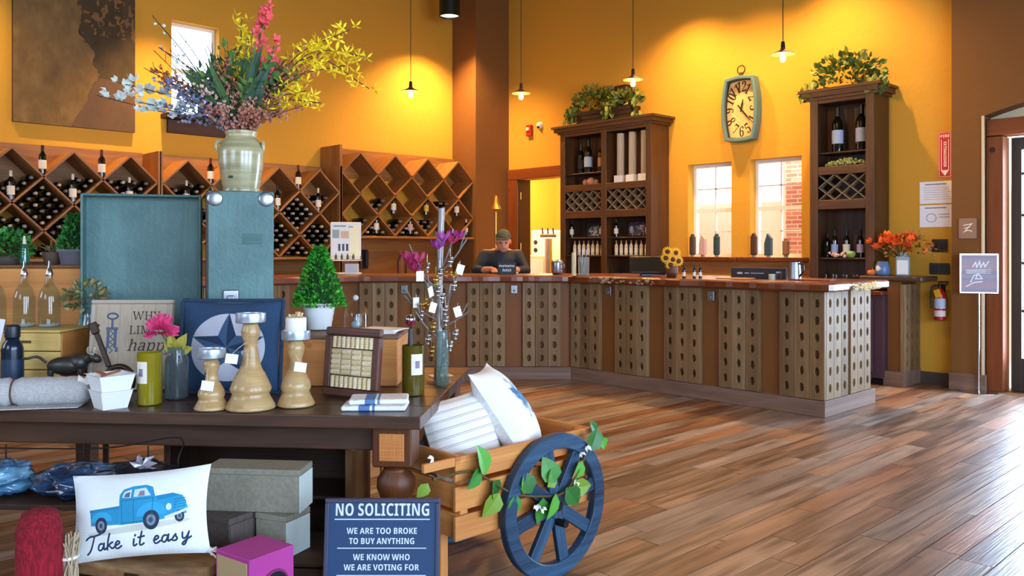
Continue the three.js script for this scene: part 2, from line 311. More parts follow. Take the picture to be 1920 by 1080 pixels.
const lyingMat = S({ vertexColors: true, roughness: 0.22 });
const lying = [lyingGeo(0xb9b2a4), lyingGeo(0x8f8a86), lyingGeo(0xd8d0bc)];
function wineRack(z0, hp, label, counts, short) {      // z0: end nearer the viewer; runs 4 diamonds towards -z
  const o = thing('diamond_wine_rack', label, 'wine rack', [0, 0, z0]);
  const L = HW * 8, bot = hp - 4 * HH, dep = 0.44, xc = RX - dep / 2 - 0.01, slope = HH / HW, ang = Math.atan2(HH, HW);
  const unit = Math.hypot(HW, HH);
  for (const sgn of [1, -1]) for (let k = -4; k < 8; k++) {
    const zp = (2 * k + 1) * HW;                       // each board passes z = zp at the peak height
    let a = sgn > 0 ? Math.max(0, zp) : Math.max(0, zp - 4 * HW), b = sgn > 0 ? Math.min(L, zp + 4 * HW) : Math.min(L, zp);
    if (b - a < 0.05) continue;
    const len = (b - a) / Math.cos(ang), zc = (a + b) / 2, yc = hp - Math.abs(zc - zp) * slope;
    part(o, 'rack_board', B(len - 0.012, 0.02, dep, 0, 0, 0, 'x'), M.rack, [xc, yc, -zc], [0, Math.PI / 2, sgn > 0 ? -ang : ang]);
  }
  part(o, 'bottom_shelf', RB(dep + 0.03, 0.03, L, xc + 0.01, bot - 0.022, -L / 2, 'z'), M.rack);
  part(o, 'top_back_board', B(0.02, 0.4, L, -9.965, hp - 0.11, -L / 2, 'z'), M.rack);
  for (const z of [-0.022, L + 0.022]) part(o, 'side_panel', RB(0.49, hp + 0.08 - 0.925, 0.04, -9.747, (hp + 0.08 + 0.925) / 2, -z, 'y'), M.rack);
  counts.forEach(([k, row, n, cap]) => {               // cell: column in half widths, row from the top
    const cz = z0 - k * HW, cy = hp - (row + 1) * HH, half = row === 3, cell = `dark wine bottle lying in ${['upper', 'second row', 'third row', 'bottom'][row]} cell ${['one', 'one', 'two', 'three', 'four', 'five', 'six', 'seven'][k]} of ${short}`;
    const spots = []; const e = 0.0855, c = Math.cos(ang), s = Math.sin(ang);
    for (let i = 0; i < 4; i++) for (let j = 0; j < 4; j++) {
      const p = (i - 1.5) * e, q = (j - 1.5) * e; spots.push([cz + (p - q) * c * 1.02, cy + (p + q) * s * 1.02 - 0.012]);
    }
    spots.sort((a, b) => a[1] - b[1]);
    const lim = half ? spots.filter(([, y]) => y > cy + 0.03) : spots;
    lim.slice(0, n).forEach(([z, y]) => { const m = solo('lying_wine_bottle', cell, 'bottle', lying[cap ?? Math.floor(rand() * 3)], lyingMat, [RX - 0.36 + rr(-0.015, 0.015), y, z], 0, 'bottles lying in ' + short); m.rotation.x = rand() * 6; });
  });
  return o;
}
const rackZ = [-1.31, -3.67, -6.015];
wineRack(rackZ[0], 2.4, 'low diamond wine rack below the large brown painting', [[3, 0, 7], [5, 0, 8], [7, 0, 10], [4, 1, 16], [6, 1, 14], [2, 1, 12], [3, 2, 15], [5, 2, 15], [7, 2, 12], [4, 3, 5], [6, 3, 5]], 'the rack below the painting');
wineRack(rackZ[1], 2.4, 'low diamond wine rack behind the stoneware flower vase', [[1, 0, 8], [3, 0, 8], [7, 0, 6, 1], [6, 1, 16], [4, 1, 14], [2, 1, 10], [5, 2, 15], [7, 2, 15], [3, 2, 12], [6, 3, 6], [4, 3, 6]], 'the rack behind the vase');
wineRack(rackZ[2], 2.68, 'tall diamond wine rack reaching the brown corner column', [[2, 1, 4, 1], [6, 1, 5, 1], [3, 2, 4, 1], [5, 2, 6], [1, 2, 4], [4, 3, 5], [2, 3, 5]], 'the tall rack beside the column');
{ // display bottles standing in the valleys and cells
  const stand = (bay, k, row, label, opt) => { const hp = bay === 2 ? 2.68 : 2.4; standingBottle([RX - 0.06, hp - row * HH + 0.028, rackZ[bay] - k * HW], label, 'bottles on show in the wine racks', opt); };
  const red = { glass: M.bottleRed, cap: M.capRed }, dk = {}, wh = { cap: M.capsule };
  stand(0, 4, 1, 'dark wine bottle standing atop the rack valley under the painting', dk); stand(0, 6, 1, 'wine bottle with red capsule atop the rack valley near the painting corner', red);
  stand(0, 3, 2, 'cream labelled wine bottle standing inside the rack cell at the far edge', wh); stand(0, 5, 2, 'cream labelled bottle standing inside the rack cell above the small cone tree', wh); stand(0, 7, 2, 'cream labelled bottle in the rack cell just above the green trunk lid', wh);
  stand(1, 2, 1, 'wine bottle with red capsule standing on the rack beside the vase', red); stand(1, 6, 1, 'dark slim wine bottle atop the rack left of the tall rack side', red);
  stand(1, 1, 2, 'cream labelled bottle in the rack cell left of the vase foot', wh); stand(1, 5, 2, 'green wine bottle alone in an empty rack cell right of the vase', dk); stand(1, 7, 2, 'cream labelled bottle in the cell next to the tall rack side', wh);
  stand(2, 3, 3, 'white labelled bottle standing in second row of the tall rack', wh); stand(2, 5, 3, 'yellow labelled bottle standing in second row of the tall rack', { cap: M.capsule, lab: flat(0xd8b840, 0.8) });
  stand(2, 7, 3, 'dark bottle in the second row cell nearest the column', dk); stand(2, 2, 4, 'white labelled bottle low in the tall rack above the white display', wh); stand(2, 4, 4, 'pink labelled bottle low in the middle of the tall rack', { cap: M.capsule, lab: flat(0xd8b0b0, 0.8) }); stand(2, 6, 4, 'dark bottle low in the tall rack behind the metal display tree', wh);
  stand(2, 8 - 0.35, 4.0, 'small dark bottle in the bottom corner cell against the column', { cap: M.capsule, s: 0.8 });
}
{ // base cabinets and wood back panel below the racks
  const c = thing('rack_base_cabinet', 'long brown base cabinet below the diamond wine racks', 'cabinet', [0, 0, 0]);
  part(c, 'carcass', B(0.49, 0.86, 6.95, -9.75, 0.45, -4.82, 'z'), M.barbody); part(c, 'worktop', RB(0.54, 0.04, 6.95, -9.72, 0.9, -4.82, 'z'), M.slab);
  for (let i = 0; i < 12; i++) { const d = part(c, 'door', RB(0.02, 0.76, 0.55, -9.49, 0.45, -1.63 - i * 0.58, 'y'), M.rack); part(d, 'knob', SP(0.014, -9.468, 0.62, -1.42 - i * 0.58, 8, 6), M.iron); }
  struct('trim_4', mg([B(0.02, 0.32, 4.6, -9.985, 1.085, -3.66, 'z'), B(0.02, 0.6, 2.28, -9.985, 1.225, -7.14, 'z')]), M.rack);
  const t = thing('wall_telephone', 'black wall telephone on the wood panel under the tall rack', 'telephone', [-9.95, 1.1, -6.62], Math.PI / 2);
  part(t, 'base', RB(0.12, 0.27, 0.05, 0, 0.135, 0.026), M.black); part(t, 'handset', mg([RB(0.045, 0.22, 0.03, 0.02, 0.135, 0.085), RB(0.045, 0.05, 0.05, 0.02, 0.225, 0.072), RB(0.045, 0.05, 0.05, 0.02, 0.045, 0.072)]), flat(0x2a2c30, 0.3));
  const k = thing('lever_corkscrew_stand', 'dark arched bottle opener stand on the counter below the tall rack', 'opener', [-9.6, 0.92, -7.05], Math.PI / 2);
  part(k, 'base', RB(0.16, 0.03, 0.14, 0, 0.015, 0), M.iron); part(k, 'arch', TU([[-0.06, 0.03, 0], [-0.06, 0.3, 0], [0, 0.38, 0], [0.06, 0.3, 0], [0.06, 0.03, 0]], 0.014), flat(0x4a1c14, 0.4)); part(k, 'screw', CY(0.008, 0.004, 0.2, 0, 0.26, 0, 8), M.steel);
}

// ───────────────────────── the bar ─────────────────────────
const boardGeo = (() => {
  const w = 0.13, h = 0.885, s = shape([[-w / 2, 0], [w / 2, 0], [w / 2, h], [-w / 2, h]]);
  for (let i = 0; i < 6; i++) { const p = new THREE.Path(); p.absellipse(0, 0.09 + i * 0.14, 0.0215, 0.036, 0, Math.PI * 2, true); s.holes.push(p); }
  return [0, 1, 2, 3].map(() => mv(EX(s, 0.042, 0.002, 'y', 7), 0, 0, 0));
})();
const boardMats = [0xffffff, 0xe6d8c4, 0xf4e6d8, 0xd8cab8].map((c) => woodMat(W.barrel, 0.65, c));
let nb = 0;
function riddlingGroup(parent, x, z, turn) {           // three boards with six slanting bottle holes each
  for (let i = 0; i < 3; i++) {
    const lx = (i - 1) * 0.134, m = part(parent, 'riddling_board', boardGeo[nb % 4], boardMats[(nb * 7 + (nb >> 2)) % 4], [x + Math.cos(turn) * lx, 0.137, z - Math.sin(turn) * lx], [0, turn, 0]); nb++;
  }
}
{
  const bar = thing('tasting_bar', 'long angled tasting bar faced with pale riddling boards full of bottle holes', 'bar counter');
  // plan of the front line: A (window run), B (angled run), C (run along the racks)
  const c0 = [-3.18, -7.45], c1 = [-3.18, -6.58], c2 = [-5.93, -6.58], c3 = [-7.52, -4.92], c4 = [-7.52, -2.3];
  const back = [[-8.2, -2.3], [-8.2, -5.15], [-6.22, -7.22], [-5.9, -7.45]];
  const plan = (off) => {                              // outline grown outwards by off
    const o = off; return [[c0[0] + o, c0[1] - o], [c1[0] + o, c1[1] + o], [c2[0] + o * 0.41, c2[1] + o], [c3[0] + o, c3[1] + o * 0.41], [c4[0] + o, c4[1] + o], [back[0][0] - o, back[0][1] + o], back[1], back[2], [back[3][0], back[3][1] - o]];
  };
  const prism = (pts, y0, y1, bev = 0) => mv(EX(shape(pts.map(([x, z]) => [x, -z])), y1 - y0 - 2 * bev, bev, 'x'), 0, y0 + bev, 0, -Math.PI / 2);
  part(bar, 'body', prism(plan(0), 0.0, 1.025), M.barbody);
  part(bar, 'kick_board', prism(plan(0.052), 0.0, 0.132, 0.003), M.grey);
  // live-edge counter top: the customers' edge wanders
  const r = rng(55), top = [], P = plan(0.13), edge = (a, b, amp) => { const n = Math.ceil(Math.hypot(b[0] - a[0], b[1] - a[1]) / 0.06), nx = (b[1] - a[1]), nz = -(b[0] - a[0]), l = Math.hypot(nx, nz); for (let i = 0; i < n; i++) { const t = i / n, w = amp * (fbm(t, 0.3, Math.max(3, Math.round(n / 4)), 3, Math.round(a[0] * 100) & 255, 3) - 0.5) * 2; top.push([a[0] + (b[0] - a[0]) * t + (nx / l) * w, a[1] + (b[1] - a[1]) * t + (nz / l) * w]); } };
  edge(P[0], P[1], 0.025); edge(P[1], P[2], 0.05); edge(P[2], P[3], 0.03); edge(P[3], P[4], 0.03); for (let i = 4; i < 9; i++) top.push(P[i]);
  part(bar, 'counter_slab', prism(top, 1.027, 1.1, 0.014), M.slab);
  for (const x of [-5.72, -5.122, -4.522, -3.925, -3.335]) riddlingGroup(bar, x, -6.578, 0);
  for (const z of [-6.77, -7.22]) riddlingGroup(bar, -3.178, z, Math.PI / 2);
  const ux = (c3[0] - c2[0]), uz = (c3[1] - c2[1]), l = Math.hypot(ux, uz), tb = Math.atan2(-uz / l, ux / l) + Math.PI;
  for (const s of [0.33, 0.915, 1.5, 2.05]) riddlingGroup(bar, c2[0] + (ux / l) * s + 0.0015, c2[1] + (uz / l) * s + 0.0015, tb);
  for (const z of [-3.92, -3.32, -2.72]) riddlingGroup(bar, -7.518, z, Math.PI / 2);
  // bark left on part of the edge
  const bark = []; for (let i = 0; i < 60; i++) { const x = rr(-5.85, -4.75, r); bark.push(mv(plain(new THREE.IcosahedronGeometry(rr(0.008, 0.02, r), 0)), x, rr(1.035, 1.09, r), -6.462 + rr(-0.012, 0.012, r), r() * 3, r() * 3, 0, [1.6, 0.9, 0.7])); }
  const bk = part(bar, 'bark', mg(bark), flat(0x9a8878, 0.9)); bk.userData.kind = 'stuff';
  // small power boxes between the boards
  const ob = mg([RB(0.07, 0.09, 0.03, 0, 0, 0.015), SP(0.012, 0, -0.012, 0.032, 8, 6)]);
  for (const x of [-5.42, -4.22]) part(bar, 'outlet_box', ob, M.steel, [x, 0.95, -6.58]);
  for (const s of [0.62, 1.78]) part(bar, 'outlet_box', ob, M.steel, [c2[0] + (ux / l) * s, 0.95, c2[1] + (uz / l) * s], [0, tb, 0]);
  part(bar, 'outlet_box', ob, M.steel, [-7.52, 0.95, -4.3], [0, Math.PI / 2, 0]);
}
// back counter under the window wall, ending in a short pier with riddling boards
{
  const c = thing('back_counter', 'dark plum fronted back counter along the window wall behind the bar', 'counter');
  const plum = flat(0x4a3340, 0.6);
  part(c, 'carcass', B(4.55, 0.83, 0.5, -5.74, 0.49, -8.74), plum); part(c, 'toe_kick', B(4.5, 0.08, 0.42, -5.74, 0.04, -8.78), M.black); part(c, 'worktop', RB(4.56, 0.04, 0.54, -5.74, 0.93, -8.72), M.slab);
  for (let i = 0; i < 7; i++) part(c, 'door_panel', RB(0.6, 0.74, 0.02, -7.64 + i * 0.63, 0.5, -8.478, 'y'), plum);
  const p = thing('counter_end_pier', 'narrow wooden pier with riddling boards and dark slab top beneath the orange flowers', 'counter end');
  part(p, 'post', B(0.13, 1.05, 0.4, -3.395, 0.525, -8.79, 'y'), M.barbody); part(p, 'kick_board', B(0.2, 0.15, 0.45, -3.38, 0.075, -8.76), M.grey);
  riddlingGroup(p, -3.327, -8.775, Math.PI / 2);
  part(p, 'slab_top', RB(0.62, 0.05, 0.45, -3.42, 1.077, -8.76, 'x', 0.015), M.table);
  const d = thing('delivery_dolly', 'small black castor frame on the floor behind the bar end', 'dolly', [-3.62, 0, -8.2]);
  part(d, 'frame', RB(0.22, 0.05, 0.3, 0, 0.1, 0), M.black); for (const [x, z] of [[-0.08, 0.11], [0.08, 0.11], [-0.08, -0.11], [0.08, -0.11]]) part(d, 'castor', mv(CY(0.037, 0.037, 0.02, 0, 0, 0, 12), x, 0.037, z, 0, 0, Math.PI / 2), M.iron);
}

// ───────────────────────── tall display cabinets ─────────────────────────
const STRIP = flat(0x85745f, 0.5);
function tallCabinet(x0, x1, label, bays, shelves) {
  const w = x1 - x0, cx = (x0 + x1) / 2, zf = -8.63, zb = -8.998, d = zf - zb;
  const o = thing('display_cabinet', label, 'cabinet', [cx, 0.951, zb]);
  const y = (h) => h - 0.951, st = 0.09;
  part(o, 'back_panel', B(w - 0.04, 2.02, 0.02, 0, 1.015, 0.011, 'y'), M.cab);
  for (const s of [-1, 1]) part(o, 'side_panel', RB(0.03, 2.03, d, s * (w / 2 - 0.015), 1.02, d / 2, 'y'), M.cab);
  const bw = (w - st) / bays;
  for (let i = 0; i <= bays; i++) part(o, 'stile', RB(st, 2.03, 0.025, -w / 2 + st / 2 + i * bw, 1.02, d + 0.002, 'y'), M.cab);
  if (bays > 1) part(o, 'partition', B(0.03, 1.99, d - 0.04, 0, 1.0, d / 2, 'y'), M.cab);
  for (let i = 0; i < bays; i++) {
    const x = -w / 2 + st / 2 + (i + 0.5) * bw, ww = bw - st;
    for (const [a, b] of [[2.94, 2.98], [2.17, 2.26], [1.8, 1.9]]) { part(o, 'rail', RB(ww, b - a, 0.022, x, y((a + b) / 2), d), M.cab); part(o, 'shelf', B(ww + 0.05, 0.02, d - 0.05, x, y(b - 0.01), d / 2), M.cab); }
    for (const h of shelves[i]) part(o, 'shelf', RB(ww + 0.05, 0.018, d - 0.06, x, y(h), d / 2 - 0.01), M.cab);
    // X lattice
    const n = Math.round(ww / 0.17), cw = ww / n, hh = 0.27, rows = 2;
    const lat = part(o, 'bottle_lattice', B(ww, 0.006, 0.2, x, y(1.904), d - 0.13), M.cab);
    for (let j = -rows; j < n + rows; j++) for (const sgn of [1, -1]) {
      const step = hh / rows, run = cw * rows; let xa = j * cw, xb = xa + run, ya = sgn > 0 ? 0 : hh, yb = sgn > 0 ? hh : 0;
      const cl = (X) => ya + ((yb - ya) * (X - xa)) / run; const A = Math.max(0, xa), Bx = Math.min(ww, xb); if (Bx - A < 0.02) continue;
      const Ya = cl(A), Yb = cl(Bx), L = Math.hypot(Bx - A, Yb - Ya);
      part(lat, 'lattice_strip', B(L, 0.007, 0.1, 0, 0, 0), STRIP, [x - ww / 2 + (A + Bx) / 2, y(1.902) + (Ya + Yb) / 2, d - 0.055], [0, 0, Math.atan2(Yb - Ya, Bx - A)]);
    }
  }
  // crown moulding
  const prof = [[0, 0], [0.03, 0], [0.045, 0.03], [0.08, 0.05], [0.09, 0.075], [0, 0.075]];
  const cr = [B(w + 0.13, 0.05, d + 0.075, 0, y(3.033), d / 2 + 0.036), B(w + 0.19, 0.03, d + 0.105, 0, y(3.073), d / 2 + 0.051), B(w + 0.06, 0.03, d + 0.035, 0, y(2.994), d / 2 + 0.016)];
  part(o, 'crown', mg(cr), M.cab);
  return { o, cx, zf, zb, bay: (i) => cx - w / 2 + st / 2 + (i + 0.5) * bw, bw: bw - st };
}
const cabL = tallCabinet(-8.0, -6.42, 'wide tall dark wood display cabinet with crown beside the yellow doorway', 2, [[2.42, 1.53, 1.285], [1.53, 1.285]]);
const cabR = tallCabinet(-4.3, -3.605, 'narrow tall dark wood display cabinet with crown right of the windows', 1, [[2.41, 1.275]]);
// contents
const bigLab = (c) => flat(c, 0.7);
{
  const zc = -8.78;
  standingBottle([-7.62, 2.43, zc], 'large blue labelled bottle on the top shelf of the wide cabinet', 'large bottles in the cabinets', { s: 1.55, lab: bigLab(0x9fb4d0), name: 'large_wine_bottle' });
  standingBottle([-7.8, 2.43, zc - 0.05], 'large dark bottle at the top left of the wide cabinet', 'large bottles in the cabinets', { s: 1.4, lab: bigLab(0x2a2420), name: 'large_wine_bottle' });
  standingBottle([-7.38, 2.43, zc], 'large tan labelled bottle on the top shelf of the wide cabinet', 'large bottles in the cabinets', { s: 1.35, lab: bigLab(0xa07a50), name: 'large_wine_bottle' });
  const drift = solo('dried_gourd', 'pale pinkish gourd lying in the small niche of the wide cabinet', 'gourd', mg([SP(0.06, 0, 0.05, 0), SP(0.04, 0.09, 0.04, 0), SP(0.045, -0.1, 0.045, 0)]), flat(0xb98068, 0.8), [-7.55, 2.26, -8.76]);
  for (let i = 0; i < 3; i++) {
    const t = thing('glass_cylinder', ['leftmost', 'middle', 'rightmost'][i] + ' tall glass cylinder of corks in the wide cabinet', 'cylinder', [-7.06 + i * 0.2 + 0.02, 2.26, -8.77], 0, 'tall glass cylinders in the cabinet');
    part(t, 'base', RB(0.13, 0.1, 0.13, 0, 0.05, 0), M.paper); part(t, 'cylinder', CY(0.052, 0.052, 0.56, 0, 0.38, 0, 20), PH({ color: 0xcfc6b2, roughness: 0.06, clearcoat: 1, transmission: 0.25, thickness: 0 })); part(t, 'rim', TO(0.052, 0.004, 0, 0, 0).rotateX(Math.PI / 2).translate(0, 0.66, 0), M.steel);
  }
  for (let i = 0; i < 2; i++) for (let j = 0; j < 7; j++)
    standingBottle([cabL.bay(i) - 0.25 + j * 0.083, 1.295, -8.74], i ? 'short cream ceramic bottle in the row under the right photographs' : 'short cream ceramic bottle in the row under the left photographs', 'cream bottles in the wide cabinet', { s: 0.66, glass: flat(0xe2d2b0, 0.5), cap: flat(0xb08a60, 0.6), lab: flat(0xf2e8d0, 0.7), name: 'ceramic_bottle' });
  const photo = (x, i) => {
    const tx = canvasTex(128, 128, (c, w, h) => { c.fillStyle = i ? '#3a3450' : '#2c3632'; c.fillRect(0, 0, w, h); const q = rng(90 + i); for (let k = 0; k < 40; k++) { c.fillStyle = ['#8a8ca0', '#c8ccd8', '#54506a', '#20242a', '#9aa4a0'][Math.floor(q() * 5)]; c.fillRect(q() * w, q() * h, 8 + q() * 26, 10 + q() * 34); } });
    const f = thing('framed_photograph', i ? 'violet toned framed photograph in the right bay of the wide cabinet' : 'grey toned framed photograph in the left bay of the wide cabinet', 'photograph', [x, 1.539, -8.85]); f.rotation.x = -0.1;
    part(f, 'frame', mg([B(0.3, 0.02, 0.02, 0, 0.01, 0), B(0.3, 0.02, 0.02, 0, 0.21, 0), B(0.02, 0.18, 0.02, -0.14, 0.11, 0), B(0.02, 0.18, 0.02, 0.14, 0.11, 0)]), M.black); part(f, 'print', mv(new THREE.PlaneGeometry(0.27, 0.19), 0, 0.11, 0.004), S({ map: tx, roughness: 0.4 }));
  };
  photo(cabL.bay(0), 0); photo(cabL.bay(1), 1);
  for (const [x, l] of [[-7.9, 'dark bottle left of the grey photograph in the wide cabinet'], [-7.36, 'dark bottle right of the grey photograph in the wide cabinet'], [-7.1, 'dark bottle left of the violet photograph in the wide cabinet'], [-6.58, 'dark bottle right of the violet photograph in the wide cabinet']]) standingBottle([x, 1.539, -8.75], l, 'bottles beside the photographs', { s: 0.8 });
  for (let i = 0; i < 6; i++) { const g = thing('wine_glass', 'upturned clear wine glass on the low shelf of the wide cabinet', 'glass', [-7.72 + i * 0.1 + (i > 2 ? 0.35 : 0), 0.951, -8.74], 0, 'glasses in the wide cabinet'); part(g, 'bowl', LA([[0.036, 0], [0.042, 0.05], [0.03, 0.09], [0.005, 0.1]], 14), M.glass); part(g, 'stem', CY(0.004, 0.004, 0.08, 0, 0.14, 0, 6), M.glass); part(g, 'foot', CY(0.034, 0.034, 0.004, 0, 0.182, 0, 14), M.glass); }
  // narrow cabinet
  const blue = bigLab(0xa8b6d2);
  standingBottle([-4.06, 2.42, -8.77], 'tall magnum with blue white label at the left of the narrow cabinet top shelf', 'magnums in the narrow cabinet', { s: 1.62, lab: blue, name: 'large_wine_bottle' });
  standingBottle([-3.8, 2.42, -8.77], 'tall magnum with blue white label at the right of the narrow cabinet top shelf', 'magnums in the narrow cabinet', { s: 1.62, lab: blue, name: 'large_wine_bottle' });
  const gr = []; for (let i = 0; i < 90; i++) { const t = rand(); gr.push(SP(rr(0.014, 0.02), -0.22 + 0.44 * t, 0.018 + rand() * 0.06 * Math.sin(t * 3), rr(-0.04, 0.04), 7, 5)); }
  const gc = solo('grape_garland', 'pale green grape garland lying in the narrow cabinet niche', 'garland', mg(gr), flat(0xb0b060, 0.5), [-3.95, 2.262, -8.72]);
  const cols = [[0x8fa8d0, 'blue labelled wine bottle on the lower shelf of the narrow cabinet'], [0xe8e0d0, 'white labelled wine bottle in the middle of the narrow cabinet'], [0xb0a8c4, 'lilac labelled wine bottle on the lower shelf of the narrow cabinet']];
  [-4.08, -3.95, -3.8].forEach((x, i) => standingBottle([x, 1.285, -8.74], cols[i][1], 'bottles on the lower shelf of the narrow cabinet', { lab: bigLab(cols[i][0]), s: 0.98 }));
  standingBottle([-4.2, 1.285, -8.82], 'dark unlabelled bottle at the back left of the narrow cabinet shelf', 'bottles on the lower shelf of the narrow cabinet', { lab: bigLab(0x1a1614), s: 0.9 });
  solo('apple_candle', 'small round green candle on the lower shelf of the narrow cabinet', 'candle', LA([[0, 0], [0.035, 0.004], [0.05, 0.035], [0.042, 0.065], [0, 0.07]], 14), flat(0x86a85a, 0.6), [-3.88, 1.285, -8.69]);
  const blos = []; for (let i = 0; i < 24; i++) blos.push(SP(rr(0.01, 0.02), rr(-0.09, 0.09), rr(0.01, 0.05), rr(-0.02, 0.02), 6, 5)); solo('silk_flower_sprig', 'pink and cream silk flower sprig lying before the bottles in the narrow cabinet', 'flower', mg(blos), flat(0xc8a8a0, 0.8), [-4.02, 1.285, -8.665]);
  for (let i = 0; i < 9; i++) { const g = thing('shot_glass', 'small clear tasting glass lined up in the narrow cabinet', 'glass', [-4.16 + i * 0.057, 0.951, -8.7 - (i % 2) * 0.05], 0, 'tasting glasses in the narrow cabinet'); part(g, 'bowl', LA([[0, 0.06], [0.02, 0.075], [0.024, 0.11], [0.021, 0.15]], 12), M.glass); part(g, 'stem', CY(0.004, 0.004, 0.06, 0, 0.03, 0, 6), M.glass); part(g, 'foot', CY(0.022, 0.022, 0.004, 0, 0.002, 0, 12), M.glass); }
}

// ───────────────────────── lamps ─────────────────────────
{ // rust-shaded pendants over the bar, cords to the ceiling
  const shade = LA([[0.018, 0.075], [0.022, 0.06], [0.03, 0.05], [0.1, 0.018], [0.102, 0.012], [0.03, 0.04], [0.018, 0.045]], 28), bulb = LA([[0, -0.06], [0.02, -0.053], [0.029, -0.03], [0.024, -0.005], [0.012, 0.03], [0, 0.034]], 14);
  const rust = flat(0x7a3212, 0.6, 0.2), glow = S({ color: 0xfff0d0, emissive: new THREE.Color().setRGB(1, 0.72, 0.36), emissiveIntensity: 2.6, roughness: 0.4 });
  const where = [[at(-1.118, 9.2), 3.1, 'pendant lamp with rust shade hanging before the plain wall left of the column'], [at(0.1, 9.2), 3.08, 'pendant lamp with rust shade hanging just right of the column'], [at(1.257, 8.66), 3.12, 'pendant lamp with rust shade hanging above the plants on the wide cabinet'], [at(2.418, 7.44), 3.1, 'largest pendant lamp with rust shade hanging right of the clock']];
  for (const [p, y, l] of where) {
    const t = thing('pendant_lamp', l, 'lamp', [p[0], y, p[2]], 0, 'pendant lamps over the bar');
    part(t, 'shade', shade, rust); part(t, 'socket', CY(0.016, 0.02, 0.06, 0, 0.095, 0, 12), M.iron); part(t, 'cord', CY(0.004, 0.004, H - y - 0.12, 0, (H - y + 0.12) / 2, 0, 6), M.black); part(t, 'canopy', CY(0.06, 0.06, 0.02, 0, H - y - 0.012, 0, 16), M.iron); part(t, 'bulb', bulb, glow);
    const l0 = new THREE.PointLight(WARM, 3.2, 0, 2); l0.name = 'pendant_light'; l0.position.set(p[0], y - 0.02, p[2]); l0.shadow.radius = 1.2; scene.add(l0);
  }
}
{ // black cylinder downlights washing the walls
  const body = LA([[0, 0.5], [0.145, 0.5], [0.15, 0.49], [0.15, 0.0], [0.142, 0.0], [0.138, 0.03], [0.138, 0.05]], 28), lens = mv(plain(new THREE.CircleGeometry(0.137, 24)), 0, 0.028, 0, Math.PI / 2), glow = S({ color: 0xfff2da, emissive: new THREE.Color().setRGB(1, 0.8, 0.55), emissiveIntensity: 2.2, roughness: 0.5 });
  const where = [[-9.28, -7.66, 'black cylinder downlight hanging in front of the brown column', 1.45], [-9.25, -3.75, 'black cylinder downlight above the small high window', 1.35, 0.74], [-9.25, -1.4, 'black cylinder downlight above the large painting', 0.5], [-6.0, -8.3, 'black cylinder downlight above the wide cabinet', 0.75], [-4.1, -8.3, 'black cylinder downlight above the narrow cabinet', 0.72], [-5.1, -8.2, 'black cylinder downlight above the clock', 0.45]];
  for (const [x, z, l, k, ang = 1.05] of where) {
    const t = thing('cylinder_downlight', l, 'lamp', [x, 4.72, z], 0, 'cylinder downlights near the walls');
    part(t, 'housing', body, flat(0x15130f, 0.4)); part(t, 'lens', lens, glow); part(t, 'stem', CY(0.015, 0.015, H - 5.22, 0, (H - 4.72 + 0.5) / 2, 0, 8), M.black);
    const s = new THREE.SpotLight(WARM, SPOTPOWER * k, 0, ang, 0.55, 2); s.name = 'downlight_beam'; s.position.set(x, 4.74, z); s.target.position.set(x, 0, z); s.shadow.radius = 1.5; scene.add(s, s.target);
  }
  // downlights over the open floor and over the bar
  for (const [x, z, l] of [[-6.6, -3.2, 'black cylinder downlight over the open floor before the angled bar'], [-4.6, -5.2, 'black cylinder downlight over the open floor before the window bar'], [-3.0, -3.4, 'black cylinder downlight over the wooden wagon']]) {
    const t = thing('cylinder_downlight', l, 'lamp', [x, 4.9, z], 0, 'cylinder downlights over the floor'); part(t, 'housing', body, flat(0x15130f, 0.4)); part(t, 'lens', lens, glow);
    part(t, 'stem', CY(0.015, 0.015, H - 5.4, 0, (H - 4.9 + 0.5) / 2, 0, 8), M.black);
    const s = new THREE.SpotLight(WARM, SPOTPOWER * 0.45, 0, 0.75, 0.7, 2); s.name = 'downlight_beam'; s.position.set(x, 4.92, z); s.target.position.set(x, 0, z); s.shadow.radius = 4; scene.add(s, s.target);
  }
  const t = thing('ceiling_lamp', 'round white ceiling lamp in the yellow back room', 'lamp', [-9.5, 2.96, -10.4]); part(t, 'diffuser', CY(0.16, 0.16, 0.05, 0, 0, 0, 20), S({ color: 0xffffff, emissive: new THREE.Color().setRGB(1, 0.85, 0.6), emissiveIntensity: 3 }));
  const pl = new THREE.PointLight(new THREE.Color().setRGB(1, 0.84, 0.55), 26, 0, 2); pl.name = 'store_room_light'; pl.position.set(-9.5, 2.8, -10.4); pl.shadow.radius = 5; scene.add(pl);
}

// ───────────────────────── on the walls ─────────────────────────
{
  const art = dataTex(512, 512, (u, v) => {
    const n = fbm(u, v, 12, 12, 61, 4), e = 0.60 + 0.10 * (fbm(u, v, 4, 9, 62, 4) - 0.5) * 2 + 0.05 * Math.sin(v * 7) - (v < 0.28 ? (0.28 - v) * 0.35 : 0), k = fbm(u, v, 40, 40, 63, 2);
    let c = mix3([146, 116, 70], [104, 80, 46], n * 0.9 + k * 0.3); if (u > e) { c = mix3([52, 42, 24], [84, 66, 42], n); if (v > 0.55 && k > 0.62) c = [120, 86, 48]; if (v < 0.3) c = mix3([104, 78, 56], [86, 66, 50], n); }
    return c;
  });
  art.wrapS = art.wrapT = THREE.ClampToEdgeWrapping;
  const p = thing('canvas_painting', 'large brown abstract canvas with dark ragged edge above the wine rack', 'painting', [-9.995, 2.72, -2.9], Math.PI / 2);
  part(p, 'canvas_print', new THREE.PlaneGeometry(1.24, 1.9).translate(0, 0.95, 0.0515), S({ map: art, roughness: 0.9, bumpMap: bumpFine, bumpScale: 0.002 })); part(p, 'stretcher', B(1.24, 1.9, 0.05, 0, 0.95, 0.026, 'y'), flat(0x4a3a24, 0.8));
}
